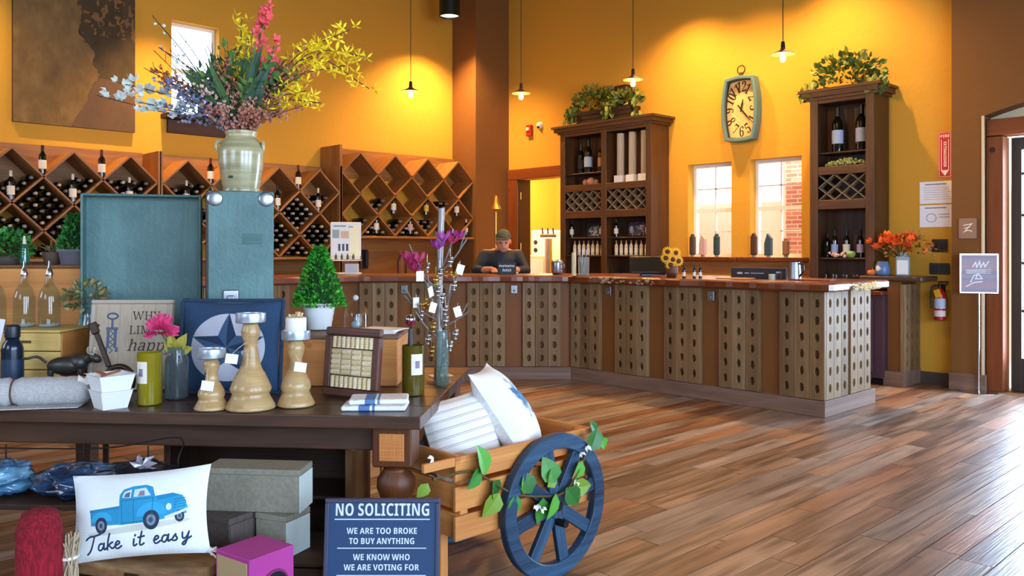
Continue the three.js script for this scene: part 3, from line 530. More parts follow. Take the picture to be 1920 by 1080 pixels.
{ // clock: barrel-shaped, verdigris case
  const outl = (sx, sy) => { const s = new THREE.Shape(), w = 0.235 * sx, h = 0.375 * sy; s.moveTo(-w * 0.8, -h); s.quadraticCurveTo(0, -h * 1.1, w * 0.8, -h); s.quadraticCurveTo(w * 1.25, 0, w * 0.8, h); s.quadraticCurveTo(0, h * 1.1, -w * 0.8, h); s.quadraticCurveTo(-w * 1.25, 0, -w * 0.8, -h); return s; };
  const face = canvasTex(384, 600, (c, w, h) => {
    c.fillStyle = '#d9b878'; c.fillRect(0, 0, w, h); const q = rng(3); for (let i = 0; i < 900; i++) { c.fillStyle = `rgba(${150 + q() * 60},${110 + q() * 40},60,0.10)`; c.fillRect(q() * w, q() * h, 3 + q() * 22, 3 + q() * 22); }
    c.fillStyle = '#24140a'; c.textAlign = 'center'; c.textBaseline = 'middle';
    for (let n = 1; n <= 12; n++) { const a = (n / 6) * Math.PI; c.save(); c.translate(w / 2 + Math.sin(a) * w * 0.38, h / 2 - Math.cos(a) * h * 0.375); c.rotate(n > 3 && n < 9 ? a + Math.PI : a); c.scale(1, 1.35); c.font = 'bold 108px serif'; c.fillText(String(n), 0, 0); c.restore(); }
    c.font = '18px serif'; c.fillText('— — —', w / 2, h * 0.63); c.lineWidth = 2; c.strokeStyle = '#7a5a30'; c.beginPath(); c.ellipse(w / 2, h / 2, 62, 92, 0, 0, 7); c.stroke();
  });
  const t = thing('wall_clock', 'tall barrel shaped clock with verdigris case and ring above the windows', 'clock', [-5.33, 3.06, -8.998]);
  const rimS = outl(1, 1), hole = outl(0.84, 0.9); rimS.holes.push(new THREE.Path(hole.getPoints(24).reverse()));
  part(t, 'case_rim', EX(rimS, 0.12, 0.006), flat(0x5a7c80, 0.55, 0.2)); const fg = new THREE.ShapeGeometry(hole, 24), fp = fg.attributes.position, fu = fg.attributes.uv; for (let i = 0; i < fp.count; i++) fu.setXY(i, fp.getX(i) / 0.44 + 0.5, fp.getY(i) / 0.72 + 0.5);
  part(t, 'dial', fg.translate(0, 0, 0.05), S({ map: face, roughness: 0.7 }));
  part(t, 'inner_rim', EX((() => { const a = outl(0.86, 0.915); a.holes.push(new THREE.Path(outl(0.8, 0.87).getPoints(24).reverse())); return a; })(), 0.02), flat(0x2c211a, 0.5), [0, 0, 0.06]);
  const hm = flat(0x14100c, 0.5); part(t, 'hour_hand', EX(shape([[-0.008, -0.03], [0.008, -0.03], [0.014, 0.06], [0.003, 0.12], [-0.003, 0.12], [-0.014, 0.06]]), 0.003), hm, [0, 0, 0.058], [0, 0, -0.2]); part(t, 'minute_hand', EX(shape([[-0.008, -0.07], [0.008, -0.07], [0.01, 0.1], [0.003, 0.19], [-0.003, 0.19], [-0.01, 0.1]]), 0.003), hm, [0, 0, 0.062], [0, 0, -2.45]);
  const bow = part(t, 'crown_ring', TO(0.05, 0.008, 0, 0.475, 0.06), M.bronze); part(bow, 'stem', mg([CY(0.02, 0.03, 0.05, 0, 0.415, 0.06, 12), CY(0.05, 0.06, 0.015, 0, 0.393, 0.06, 14)]), M.bronze);
}
{ // small fittings
  const s = thing('wall_speaker', 'small brown wooden speaker box high on wall behind a pendant lamp', 'speaker', [-7.14, 3.27, -8.998]); part(s, 'cabinet', RB(0.2, 0.33, 0.12, 0, 0.165, 0.061, 'y'), woodMat(W.cab, 0.5, 0xd09068)); part(s, 'grille', RB(0.16, 0.28, 0.01, 0, 0.165, 0.122), flat(0x3a2416, 0.8));
  const a = thing('fire_alarm', 'small red fire alarm strobe on the yellow wall beside column', 'alarm', [-8.97, 3.18, -8.998]); part(a, 'case', RB(0.1, 0.17, 0.05, 0, 0, 0.026), flat(0xb02818, 0.4)); part(a, 'strobe_lens', RB(0.05, 0.05, 0.03, 0, 0.02, 0.06), flat(0xf0e0d0, 0.2));
  const c = thing('security_sensor', 'small white round sensor on the yellow wall right of the alarm', 'sensor', [-8.76, 3.24, -8.998]); part(c, 'dome', mv(LA([[0, 0.07], [0.03, 0.06], [0.05, 0.03], [0.055, 0]], 16), 0, 0, 0, Math.PI / 2), M.white); part(c, 'lens', SP(0.022, 0.005, -0.03, 0.05, 8, 6), M.black);
  // fire extinguisher and its sign
  const st = canvasTex(128, 512, (x, w, h) => { x.fillStyle = '#c8141a'; x.fillRect(0, 0, w, h); x.strokeStyle = '#f8e8e8'; x.lineWidth = 5; x.strokeRect(8, 8, w - 16, h - 16); x.fillStyle = '#fff'; x.textAlign = 'center'; x.textBaseline = 'middle'; x.font = 'bold 44px sans-serif'; x.fillText('FIRE', w / 2, 46); x.save(); x.translate(w / 2, 250); x.rotate(Math.PI / 2); x.font = 'bold 40px sans-serif'; x.fillText('EXTINGUISHER', 0, 0); x.restore(); x.beginPath(); x.moveTo(24, 430); x.lineTo(w - 24, 430); x.lineTo(w / 2, 494); x.fill(); x.fillRect(26, 84, 6, 350); x.fillRect(w - 32, 84, 6, 350); });
  const sg = thing('fire_extinguisher_sign', 'tall red fire extinguisher sign with white lettering and downward arrow', 'sign', [-3.05, 2.1, -8.998]); part(sg, 'panel', B(0.125, 0.46, 0.004, 0, 0.23, 0.0025), flat(0xb81018, 0.5)); part(sg, 'lettering', mv(new THREE.PlaneGeometry(0.125, 0.46), 0, 0.23, 0.0055), S({ map: st, roughness: 0.5 }));
  const notice = (k) => canvasTex(128, 96, (x, w, h) => { x.fillStyle = '#f3f3f6'; x.fillRect(0, 0, w, h); x.fillStyle = '#8088a0'; x.fillRect(20, 10, 80, 5); if (k) { x.strokeStyle = '#8a9ad0'; x.lineWidth = 3; x.beginPath(); x.arc(44, 56, 18, 0, 7); x.stroke(); x.fillRect(72, 40, 40, 3); x.fillRect(72, 52, 40, 3); } else for (let i = 0; i < 6; i++) { x.fillStyle = '#c8ccd8'; x.fillRect(16, 26 + i * 10, 90 + (i % 3) * 6, 3); } });
  solo('paper_notice', 'upper white printed notice on the wall below the red sign', 'notice', mv(uvBox(0.33, 0.225, 0.003), 0, 0.1125, 0.002), [M.paper, S({ map: notice(0), roughness: 0.8 })], [-3.13, 1.84, -8.998]); solo('paper_notice', 'lower white notice with round blue emblem on the wall', 'notice', mv(uvBox(0.33, 0.225, 0.003), 0, 0.1125, 0.002), [M.paper, S({ map: notice(1), roughness: 0.8 })], [-3.13, 1.6, -8.998]);
  const plate = (y, w, h, l) => { const t = thing('switch_plate', l, 'switch plate', [-3.1, y, -8.998]); part(t, 'plate', RB(w, h, 0.012, 0, 0, 0.007), flat(0x2c231c, 0.5)); for (let i = 0; i < 2; i++) part(t, 'rocker', RB(w * 0.3, h * 0.55, 0.01, (i - 0.5) * w * 0.45, 0, 0.015), flat(0x1c1612, 0.5)); };
  plate(1.41, 0.15, 0.13, 'upper dark bronze switch plate below the white notices'); plate(1.175, 0.19, 0.115, 'lower dark bronze switch plate above the fire extinguisher');
  const ada = canvasTex(128, 156, (x, w, h) => { x.fillStyle = '#9a7a64'; x.fillRect(0, 0, w, h); x.strokeStyle = '#f4ece4'; x.lineWidth = 7; x.beginPath(); x.moveTo(34, 52); x.lineTo(96, 40); x.lineTo(44, 100); x.quadraticCurveTo(72, 84, 98, 102); x.stroke(); x.beginPath(); x.moveTo(40, 76); x.lineTo(80, 66); x.stroke(); });
  const ad = thing('restroom_sign', 'small pinkish brown square sign with white pictogram on brown wall', 'sign', [-2.79, 1.575, -8.848]); part(ad, 'plaque', RB(0.165, 0.2, 0.014, 0, 0, 0.008), flat(0x8a6a58, 0.5)); part(ad, 'pictogram', mv(new THREE.PlaneGeometry(0.155, 0.19), 0, 0, 0.0155), S({ map: ada, roughness: 0.5 }));
  const e = thing('fire_extinguisher', 'red fire extinguisher with yellow tag hanging low on the yellow wall', 'fire extinguisher', [-3.07, 0.66, -8.91]);
  part(e, 'cylinder', LA([[0, 0], [0.05, 0], [0.055, 0.01], [0.055, 0.25], [0.045, 0.29], [0.018, 0.315], [0.018, 0.33], [0, 0.33]], 22), flat(0xb4141c, 0.3)); part(e, 'label', LA([[0.0556, 0.12], [0.0556, 0.22]], 22), flat(0xb8c8dc, 0.6)); part(e, 'lower_label', LA([[0.0556, 0.04], [0.0556, 0.1]], 22), flat(0xe8e0dc, 0.6));
  part(e, 'valve', mg([CY(0.016, 0.016, 0.04, 0, 0.35, 0, 10), RB(0.1, 0.014, 0.018, 0.03, 0.385, 0), RB(0.09, 0.012, 0.018, 0.03, 0.36, 0)]), M.black); part(e, 'hose', TU([[-0.015, 0.35, 0], [-0.06, 0.34, 0.02], [-0.075, 0.25, 0.03], [-0.07, 0.12, 0.03]], 0.009), M.black); part(e, 'tag', mv(B(0.06, 0.08, 0.003), 0.0, 0.27, 0.062, -0.2, 0, 0.35), flat(0xe0a818, 0.6)); part(e, 'bracket', mg([B(0.05, 0.3, 0.012, 0, 0.2, -0.081), B(0.02, 0.02, 0.04, 0, 0.3, -0.06)]), M.iron);
  // free-standing sign
  const sn = canvasTex(256, 288, (x, w, h) => { x.fillStyle = '#9c8a98'; x.fillRect(0, 0, w, h); const q = rng(44); for (let i = 0; i < 26; i++) { x.fillStyle = ['rgba(190,140,140,.4)', 'rgba(130,140,180,.4)', 'rgba(120,110,130,.4)'][i % 3]; x.fillRect(0, q() * h, w, 6 + q() * 14); } x.strokeStyle = '#dfeaf4'; x.lineWidth = 8; x.lineCap = 'round'; const scr = (pts) => { x.beginPath(); pts.forEach((p, i) => (i ? x.lineTo(p[0], p[1]) : x.moveTo(p[0], p[1]))); x.stroke(); }; scr([[84, 92], [104, 58], [112, 96], [132, 52], [140, 96], [160, 60], [170, 92], [196, 50]]); scr([[70, 210], [92, 160], [120, 150], [104, 186], [150, 184], [128, 150]]); scr([[40, 244], [90, 214], [150, 206]]); x.lineWidth = 3; for (let i = 0; i < 5; i++) scr([[40, 116 + i * 7], [212 - (i % 2) * 40, 112 + i * 7]]); });
  const f = thing('sign_stand', 'chrome floor stand holding a framed mauve notice by the entrance', 'sign stand', [...at(4.49, 8.02)], FACE - 0.35);
  part(f, 'base', LA([[0, 0.012], [0.04, 0.014], [0.16, 0.004], [0.165, 0]], 28), M.chrome); part(f, 'pole', CY(0.011, 0.011, 0.95, 0, 0.485, 0, 12), M.chrome); part(f, 'frame', mg([B(0.33, 0.012, 0.016, 0, 0.956, 0.01), B(0.33, 0.012, 0.016, 0, 1.324, 0.01), B(0.012, 0.37, 0.016, -0.159, 1.14, 0.01), B(0.012, 0.37, 0.016, 0.159, 1.14, 0.01)]), M.chrome); part(f, 'notice', mv(new THREE.PlaneGeometry(0.31, 0.36), 0, 1.14, 0.013), S({ map: sn, roughness: 0.35 })); part(f, 'back_plate', B(0.31, 0.36, 0.004, 0, 1.14, 0.008), M.white);
}
function uvBox(w, h, d) { const g = new THREE.BoxGeometry(w, h, d); g.clearGroups(); g.addGroup(0, 24, 0); g.addGroup(24, 6, 1); g.addGroup(30, 6, 0); return g; }   // the +z face takes the print

// ───────────────────────── plants ─────────────────────────
const leafGeo = (l, w, fold = 0.25, n = 3) => {        // pointed leaf along +y with a fold along its rib
  const p = [], N = n; const prof = (t) => w * Math.sin(Math.PI * Math.pow(t, 0.75)) * 0.5;
  for (let i = 0; i < N; i++) { const a = i / N, b = (i + 1) / N, pa = prof(a), pb = prof(b), z = (q) => -0.18 * l * q * q; for (const s of [-1, 1]) { const A = [0, a * l, z(a)], Bq = [0, b * l, z(b)], C = [s * pb, b * l, z(b) + fold * pb], D = [s * pa, a * l, z(a) + fold * pa]; const f = s > 0 ? [A, D, C, A, C, Bq] : [A, C, D, A, Bq, C]; for (const v of f) p.push(...v); } }
  const g = new THREE.BufferGeometry(); g.setAttribute('position', new THREE.BufferAttribute(new Float32Array(p), 3)); g.computeVertexNormals(); return plain(g);
};
function foliage(n, place, leaf, colors, r, s0 = 0.8, s1 = 1.2) {      // leaves merged into one crown
  const out = []; const Y = V(0, 1, 0);
  for (let i = 0; i < n; i++) {
    const [pos, dir] = place(r), g = leaf.clone(), q = new THREE.Quaternion().setFromUnitVectors(Y, dir.clone().add(V(rr(-0.5, 0.5, r), rr(-0.5, 0.5, r), rr(-0.5, 0.5, r))).normalize()), sp = new THREE.Quaternion().setFromAxisAngle(Y, r() * 6.28), s = rr(s0, s1, r);
    g.applyMatrix4(new THREE.Matrix4().compose(pos, q.multiply(sp), V(s, s, s)));
    const c = new THREE.Color(colors[Math.floor(r() * colors.length)]); c.multiplyScalar(rr(0.75, 1.2, r)); out.push(tint(g, c));
  }
  return mergeGeometries(out);
}
const leafMat = S({ vertexColors: true, roughness: 0.55, side: THREE.DoubleSide });
const ivyLeaf = leafGeo(0.075, 0.06), boxLeaf = leafGeo(0.022, 0.014, 0.2, 2), smallLeaf = leafGeo(0.045, 0.03, 0.25, 2);
const onBlob = (cx, cy, cz, rx, ry, rz) => (r) => { const a = r() * 6.283, u = rr(-0.25, 1, r), k = Math.sqrt(1 - u * u), d = V(Math.cos(a) * k, u, Math.sin(a) * k), q = rr(0.55, 1.05, r); return [V(cx + d.x * rx * q, cy + d.y * ry * q, cz + d.z * rz * q), d]; };
{
  const ivyC = [0x4d6a24, 0x6e7f2a, 0x3c5520, 0x8a8a3a, 0x5c6c20];
  const box = (x, w, l) => { const t = thing('wooden_planter', l, 'planter', [x, 3.09, -8.76]); for (let i = 0; i < 3; i++) { part(t, 'slat', RB(w, 0.055, 0.015, 0, 0.03 + i * 0.06, 0.1), M.darkcrate); part(t, 'slat', RB(w, 0.055, 0.015, 0, 0.03 + i * 0.06, -0.1), M.darkcrate); } for (const s of [-1, 1]) part(t, 'end_board', RB(0.016, 0.175, 0.185, s * (w / 2 - 0.008), 0.09, 0, 'y'), M.darkcrate); part(t, 'bottom_board', B(w - 0.04, 0.012, 0.18, 0, 0.008, 0), M.darkcrate); };
  box(-7.5, 0.46, 'larger slatted wooden planter box atop the wide cabinet'); box(-6.93, 0.3, 'smaller slatted wooden planter box atop the wide cabinet');
  const ivy = (x, y, z, rx, ry, n, l, drop) => { const t = thing('trailing_ivy', l, 'plant', [x, y, z], 0, 'trailing plants on the cabinets'); const r = rng(Math.round(x * 1000)); part(t, 'foliage', mergeGeometries([foliage(n, onBlob(0, 0.1, 0, rx, ry, 0.16), ivyLeaf, ivyC, r), foliage(Math.round(n * 0.35), (q) => [V((q() < 0.6 ? -1 : 1) * rr(rx * 0.7, rx * 1.15, q), rr(-drop, 0.1, q), rr(0.0, 0.17, q)), V(0, -1, 0.4)], ivyLeaf, ivyC, r)]), leafMat); };
  ivy(-7.5, 3.26, -8.76, 0.36, 0.24, 260, 'bushy green ivy in the larger planter on the wide cabinet', 0.1); ivy(-6.93, 3.25, -8.76, 0.22, 0.13, 130, 'small green ivy in the smaller planter on the wide cabinet', 0.12);
  ivy(-3.95, 3.1, -8.74, 0.4, 0.26, 300, 'pale green trailing ivy heaped atop the narrow cabinet', 0.08);
}

// ───────────────────────── on the bar and behind it ─────────────────────────
const BT = 1.1;
{
  const p = at(-1.87, 9.35);   // literature display on the rack side of the bar
  const pr = canvasTex(256, 256, (x, w, h) => { x.fillStyle = '#e6ecec'; x.fillRect(0, 0, w, h); x.fillStyle = '#9aa8a4'; x.fillRect(12, 50, 60, 60); x.fillStyle = '#d8b890'; x.fillRect(84, 60, 70, 50); x.fillStyle = '#f6f2c8'; x.fillRect(164, 20, 80, 220); x.fillStyle = '#3c4a5a'; for (let i = 0; i < 3; i++) x.fillRect(62 + i * 34, 150, 20, 50); x.fillStyle = '#88949a'; x.fillRect(20, 20, 110, 10); x.fillRect(150, 26, 40, 8); });
  const d = thing('literature_display', 'white acrylic leaflet display standing on the bar before the racks', 'display stand', [p[0], BT, p[2]], FACE + 0.1);
  part(d, 'header_board', RB(0.34, 0.42, 0.012, 0, 0.37, -0.06), M.white); part(d, 'header_print', mv(new THREE.PlaneGeometry(0.33, 0.41), 0, 0.37, -0.053), S({ map: pr, roughness: 0.3 })); part(d, 'shelf', RB(0.36, 0.012, 0.16, 0, 0.15, 0.01), M.white); part(d, 'lower_shelf', RB(0.36, 0.012, 0.18, 0, 0.006, 0.02), M.white); for (const s of [-1, 1]) part(d, 'side_wall', B(0.008, 0.2, 0.16, s * 0.175, 0.1, 0.01), M.glass); part(d, 'front_lip', B(0.36, 0.05, 0.006, 0, 0.18, 0.09), M.glass); part(d, 'lower_lip', B(0.36, 0.06, 0.006, 0, 0.045, 0.105), M.glass);
  for (let i = 0; i < 4; i++) solo('sample_bottle', 'tiny dark sample bottle on the leaflet display shelf', 'bottle', mg([CY(0.014, 0.014, 0.05, 0, 0.025, 0, 10), CY(0.006, 0.006, 0.02, 0, 0.06, 0, 8)]), M.bottle, (() => { const q = at(-1.97 + i * 0.065, 9.33); return [q[0], BT + 0.157, q[2]]; })(), 0, 'tiny bottles on the leaflet display');
  solo('leaflet_stack', 'stack of pale leaflets on the lower display shelf', 'leaflets', RB(0.14, 0.1, 0.1, 0, 0.05, 0), flat(0xc0c8d4, 0.8), (() => { const q = at(-1.79, 9.32); return [q[0], BT + 0.013, q[2]]; })(), FACE);
}
{ // bell on a post
  const p = at(-0.205, 10.6), b = thing('bell_stand', 'brass bell on a slim floor post behind the man', 'bell', [p[0], 0, p[2]]);
  part(b, 'base', LA([[0, 0.03], [0.1, 0.02], [0.13, 0]], 22), M.brass); part(b, 'post', CY(0.014, 0.016, 1.84, 0, 0.93, 0, 10), M.brass); part(b, 'bell', LA([[0.004, 2.06], [0.022, 2.045], [0.032, 1.99], [0.044, 1.93], [0.07, 1.885], [0.064, 1.882], [0.034, 1.94]], 20), M.brass);
}
{
  const put = (lat, dep, y = BT) => { const q = at(lat, dep); return [q[0], y, q[2]]; };
  const tn = canvasTex(192, 128, (x, w, h) => { x.fillStyle = '#15181c'; x.fillRect(0, 0, w, h); x.fillStyle = '#b8c4d0'; for (let i = 0; i < 9; i++) x.fillRect(16 + i * 18, 24 + (i % 3) * 2, 13, 20); for (let i = 0; i < 5; i++) x.fillRect(50 + i * 19, 66 + (i % 2) * 5, 13, 28 - (i % 2) * 4); });
  solo('counter_sign', 'small black sign with pale lettering on the bar before the man', 'sign', mv(uvBox(0.2, 0.13, 0.02), 0, 0.065, 0), [M.black, S({ map: tn, roughness: 0.5 })], put(-0.055, 9.0), FACE);
  const sh = thing('ice_bucket', 'rounded silver ice bucket on the bar near the doorway', 'bucket', put(0.49, 9.0)); part(sh, 'body', LA([[0, 0], [0.05, 0], [0.065, 0.03], [0.066, 0.13], [0.055, 0.16], [0, 0.165]], 20), M.steel); part(sh, 'handle', TO(0.03, 0.006, 0.07, 0.09, 0), M.steel);
  const cont = LA([[0, 0.004], [0.05, 0.004], [0.055, 0.17], [0.058, 0.175], [0.058, 0.172]], 20);
  const gj = thing('glass_jug', 'clear glass jug of tools on the bar before the wide cabinet', 'jug', put(0.74, 8.6)); part(gj, 'body', mv(cont.clone(), 0, 0, 0, 0, 0, 0, 1.1), PH({ color: 0xdfe9ea, roughness: 0.05, transmission: 0.8, thickness: 0 })); for (let i = 0; i < 4; i++) part(gj, 'utensil', rodBetween([rr(-0.02, 0.02), 0.01, rr(-0.02, 0.02)], [(i - 1.5) * 0.035, 0.27, rr(-0.03, 0.03)], 0.006), M.steel);
  solo('paper_roll', 'pale upright roll standing on the bar left of the glass jug', 'roll', CY(0.024, 0.024, 0.24, 0, 0.12, 0, 16), flat(0xd8cfa8, 0.7), put(0.64, 8.62));
  const pos = thing('card_terminal', 'black sloping till screen with silver edge on the bar', 'till', put(1.41, 8.35), FACE - 0.05); part(pos, 'screen_back', mv(RB(0.46, 0.19, 0.03, 0, 0, 0, 'x', 0.014), 0, 0.115, 0, -0.5), flat(0x16181a, 0.25)); part(pos, 'silver_edge', mv(RB(0.02, 0.19, 0.034, 0, 0, 0, 'y', 0.008), 0.235, 0.115, 0, -0.5), M.steel); part(pos, 'foot', RB(0.24, 0.03, 0.16, 0, 0.016, -0.03), M.black);
  // sunflowers
  const jar = thing('sunflower_jar', 'small brown jar holding sunflowers on the bar', 'jar', put(1.42 + 0.12, 8.05)); part(jar, 'pot', LA([[0, 0], [0.045, 0], [0.055, 0.05], [0.045, 0.1], [0.05, 0.11], [0.04, 0.1], [0, 0.09]], 18), flat(0x5a3018, 0.5));
  const jp = jar.position, petals = (() => { const l = []; for (let i = 0; i < 14; i++) { const g = leafGeo(0.04, 0.018, 0.1, 2); mv(g, 0, 0.018, 0); mv(g, 0, 0, 0, 0, 0, (i / 14) * 6.283); l.push(g); } return mergeGeometries(l); })(), disc = mv(SP(0.022, 0, 0, 0, 12, 8), 0, 0, 0.002, 0, 0, 0, [1, 1, 0.4]);
  const sfm = S({ color: 0xf2b411, roughness: 0.6, side: THREE.DoubleSide }), sfd = flat(0x5a3410, 0.9);
  [[-0.045, 0.25, 'uppermost sunflower on the bar'], [0.035, 0.24, 'sunflower at the upper right of the bar bunch'], [-0.06, 0.19, 'sunflower at the left middle of the bar bunch'], [0.005, 0.175, 'sunflower at the centre of the bar bunch'], [0.06, 0.16, 'sunflower at the lower right of the bar bunch'], [-0.015, 0.125, 'lowest sunflower on the bar']].forEach(([dx, dy, l], i) => {
    const f = thing('sunflower', l, 'flower', [jp.x + 0.6924 * dx, jp.y, jp.z - 0.7215 * dx], FACE, 'sunflowers on the bar'); part(f, 'petals', petals, sfm, [0, dy, 0.04], [-0.25 + i * 0.06, dx * 3, i]); part(f, 'disc', disc, sfd, [0, dy, 0.045], [0, dx * 3, 0]); part(f, 'stem', rodBetween([-dx * 0.8, 0.06, 0], [0, dy, 0.034], 0.004), flat(0x4a6a20, 0.7));
  });
  for (let i = 0; i < 3; i++) standingBottle(put(1.6 + i * 0.055 + (i ? 0.04 : 0), 7.75), ['leftmost', 'middle', 'rightmost'][i] + ' of three small dark bottles on the bar right of the sunflowers', 'small bottles on the bar', { s: 0.42, name: 'small_bottle' });
  const bs = canvasTex(512, 96, (x, w, h) => { x.fillStyle = '#16181c'; x.fillRect(0, 0, w, h); x.fillStyle = '#aeb8c4'; x.fillRect(60, 38, 50, 16); x.fillRect(130, 42, 44, 8); for (let i = 0; i < 9; i++) x.fillRect(190 + i * 14, 42, 10, 8); });
  solo('bar_mat_rail', 'long low black box with faint pale lettering on the bar', 'bar rail', mv(uvBox(0.5, 0.1, 0.06), 0, 0.05, 0), [M.black, S({ map: bs, roughness: 0.5 })], [-3.98, BT, -6.98], 0.25);
  const k = thing('metal_pitcher', 'brushed metal pitcher with black handle on the bar', 'pitcher', [-3.62, BT, -6.97], -0.3); part(k, 'body', LA([[0, 0], [0.055, 0], [0.06, 0.01], [0.052, 0.13], [0.046, 0.155], [0.049, 0.16]], 20), M.steel); part(k, 'handle', TU([[0.05, 0.145, 0], [0.095, 0.14, 0], [0.1, 0.08, 0], [0.055, 0.03, 0]], 0.009), M.black);
  solo('small_tin', 'small pale green tin on the bar left of the pitcher', 'tin', CY(0.03, 0.03, 0.05, 0, 0.025, 0, 16), flat(0xb8c4b0, 0.5), [-3.78, BT, -6.86]); solo('water_glass', 'small water glass on the bar left of the pitcher', 'glass', LA([[0, 0.004], [0.022, 0.004], [0.026, 0.075], [0.027, 0.075]], 14), M.glass, [-3.68, BT, -6.8]);
  [[-5.05, -6.85, 'folded red brown menu lying on the bar right of the till'], [-4.1, -6.78, 'thin tan menu lying on the bar before the black box'], [-3.42, -6.95, 'long red brown menu lying on the bar end']].forEach(([x, z, l], i) => solo('drinks_menu', l, 'menu', RB(0.3, 0.01, 0.2, 0, 0.006, 0), flat([0xa04a34, 0xc08858, 0x8a2c20][i], 0.5), [x, BT, z], 0.1 * i));
  solo('little_pumpkin', 'small orange pumpkin on the slab beside the blue jar', 'pumpkin', mg([...Array(8)].map((_, i) => mv(SP(0.035, 0, 0, 0, 8, 7), 0.022 * Math.cos(i * 0.785), 0.03, 0.022 * Math.sin(i * 0.785), 0, 0, 0, [1, 0.86, 1])).concat([CY(0.006, 0.008, 0.025, 0, 0.068, 0, 6)])), flat(0xd07a48, 0.6), [-3.62, BT + 0.003, -8.62]);
  // cream blossoms hanging at the bar end
  const r = rng(77), bl = []; for (let i = 0; i < 70; i++) { const t = r(); for (let j = 0; j < 4; j++) bl.push(mv(leafGeo(0.028, 0.022, 0.3, 2), -3.03 + rr(-0.025, 0.02, r), 1.05 + rr(-0.03, 0.03, r), -6.85 - t * 0.48, rr(-1.5, 1.5, r), r() * 6, rr(-1.5, 1.5, r))); }
  solo('blossom_garland', 'cream blossom garland draped along the end of the bar top', 'garland', mergeGeometries(bl), S({ color: 0xf2e8c0, roughness: 0.7, side: THREE.DoubleSide }));
}
{ // tap handles on the window sill
  const tops = [[-6.03, 0x4a3a30, 0], [-5.88, 0xc8a8a0, 1], [-5.68, 0x2c4a4a, 0], [-5.17, 0x4a2c20, 0], [-4.98, 0x2c4a5a, 1], [-4.76, 0x9a6a48, 2]], nm = ['brown tap handle leftmost on the window sill', 'pinkish tap handle second from the left on the sill', 'dark teal tap handle right in the left window', 'dark red brown tap handle left in the right window', 'blue slanted tap handle in the right window', 'tan tap handle rightmost on the window sill'];
  tops.forEach(([x, c, k], i) => { const t = thing('tap_handle', nm[i], 'tap handle', [x, 1.281, -8.955], 0, 'tap handles on the window sill'); const w = 0.045; part(t, 'grip', k === 1 ? EX(shape([[-w, 0], [w, 0], [w, 0.2], [-w * 0.2, 0.26], [-w, 0.14]]), 0.04, 0.006).translate(0, 0.02, -0.02) : RB(w * 1.8, 0.24 - k * 0.03, 0.05, 0, 0.14 - k * 0.015, 0, 'y', 0.02), flat(c, 0.5)); part(t, 'ferrule', CY(0.022, 0.026, 0.022, 0, 0.011, 0, 12), M.steel); if (k !== 1) part(t, 'finial', SP(0.026, 0, 0.265 - k * 0.03, 0, 10, 8), flat(c, 0.4)); });
}
{ // jars with orange silk flowers on the pier
  const put = (x, z) => [x, BT + 0.003, z];
  const j1 = thing('blue_jar', 'squat blue and white jar under the orange flowers', 'jar', put(-3.52, -8.62)); part(j1, 'body', LA([[0, 0], [0.055, 0], [0.075, 0.03], [0.07, 0.1], [0.05, 0.14], [0.055, 0.15], [0.04, 0.14]], 20), flat(0x5a78a8, 0.3)); part(j1, 'white_panel', mv(SP(0.05, 0, 0, 0, 12, 8), -0.01, 0.07, 0.045, 0, 0, 0, [0.8, 1, 0.6]), flat(0xdfe6ec, 0.5));
  const j2 = thing('tall_jar', 'tall pale jar with white label holding orange flowers', 'jar', put(-3.35, -8.7), 0.3); part(j2, 'body', RB(0.13, 0.2, 0.1, 0, 0.1, 0, 'y', 0.015), flat(0x9ab0b8, 0.35)); part(j2, 'label', mv(B(0.1, 0.14, 0.003), 0, 0.09, 0.052), M.paper); part(j2, 'neck', CY(0.04, 0.045, 0.04, 0, 0.218, 0, 16), flat(0x9ab0b8, 0.35));
  const r = rng(88), pet = (() => { const l = []; for (let i = 0; i < 6; i++) { const g = mv(leafGeo(0.072, 0.055, 0.3, 2), 0, 0, 0, 0.7); l.push(mv(g, 0, 0, 0, 0, (i / 6) * 6.283)); } return mergeGeometries(l); })();
  for (let i = 0; i < 34; i++) {
    const a = rr(-1.35, 1.35, r), u = rr(0.1, 1, r), rad = rr(0.09, 0.19, r), dx = Math.sin(a) * rad * 1.25, dy = Math.cos(a) * rad * 0.95, dz = rr(-0.12, 0.14, r);
    const c = [0xe0661a, 0xd84a18, 0xf08a2a, 0xc85a20, 0xe87828][i % 5];
    const f = thing('silk_flower', `${['orange', 'red orange', 'pale orange', 'brownish orange', 'bright orange'][i % 5]} silk flower ${dy > 0.09 ? 'high' : 'low'} ${dx < -0.07 ? 'at the left' : dx > 0.07 ? 'at the right' : 'in the middle'} of the pier bunch`, 'flower', [-3.42, 1.25, -8.66], 0, 'orange silk flowers'); part(f, 'bloom', pet, orangeMat(c), [dx, 0.1 + dy, dz], [rr(-0.3, 1.2, r), r() * 6, -a * 0.7]); part(f, 'stem', rodBetween([0.05, 0.02, -0.02], [dx, 0.1 + dy, dz], 0.003, 5), flat(0x5a5a20, 0.7));
  }
  const t = thing('autumn_foliage', 'rust and olive leaf sprays behind the orange flowers', 'foliage', [-3.3, 1.25, -8.66]); part(t, 'foliage', foliage(150, onBlob(0.02, 0.1, 0, 0.23, 0.19, 0.13), smallLeaf, [0xb85a20, 0x8a6a28, 0xd07828, 0x6a6428], r), leafMat);
}
function orangeMat(c) { return (orangeMat[c] ??= S({ color: c, roughness: 0.6, side: THREE.DoubleSide })); }
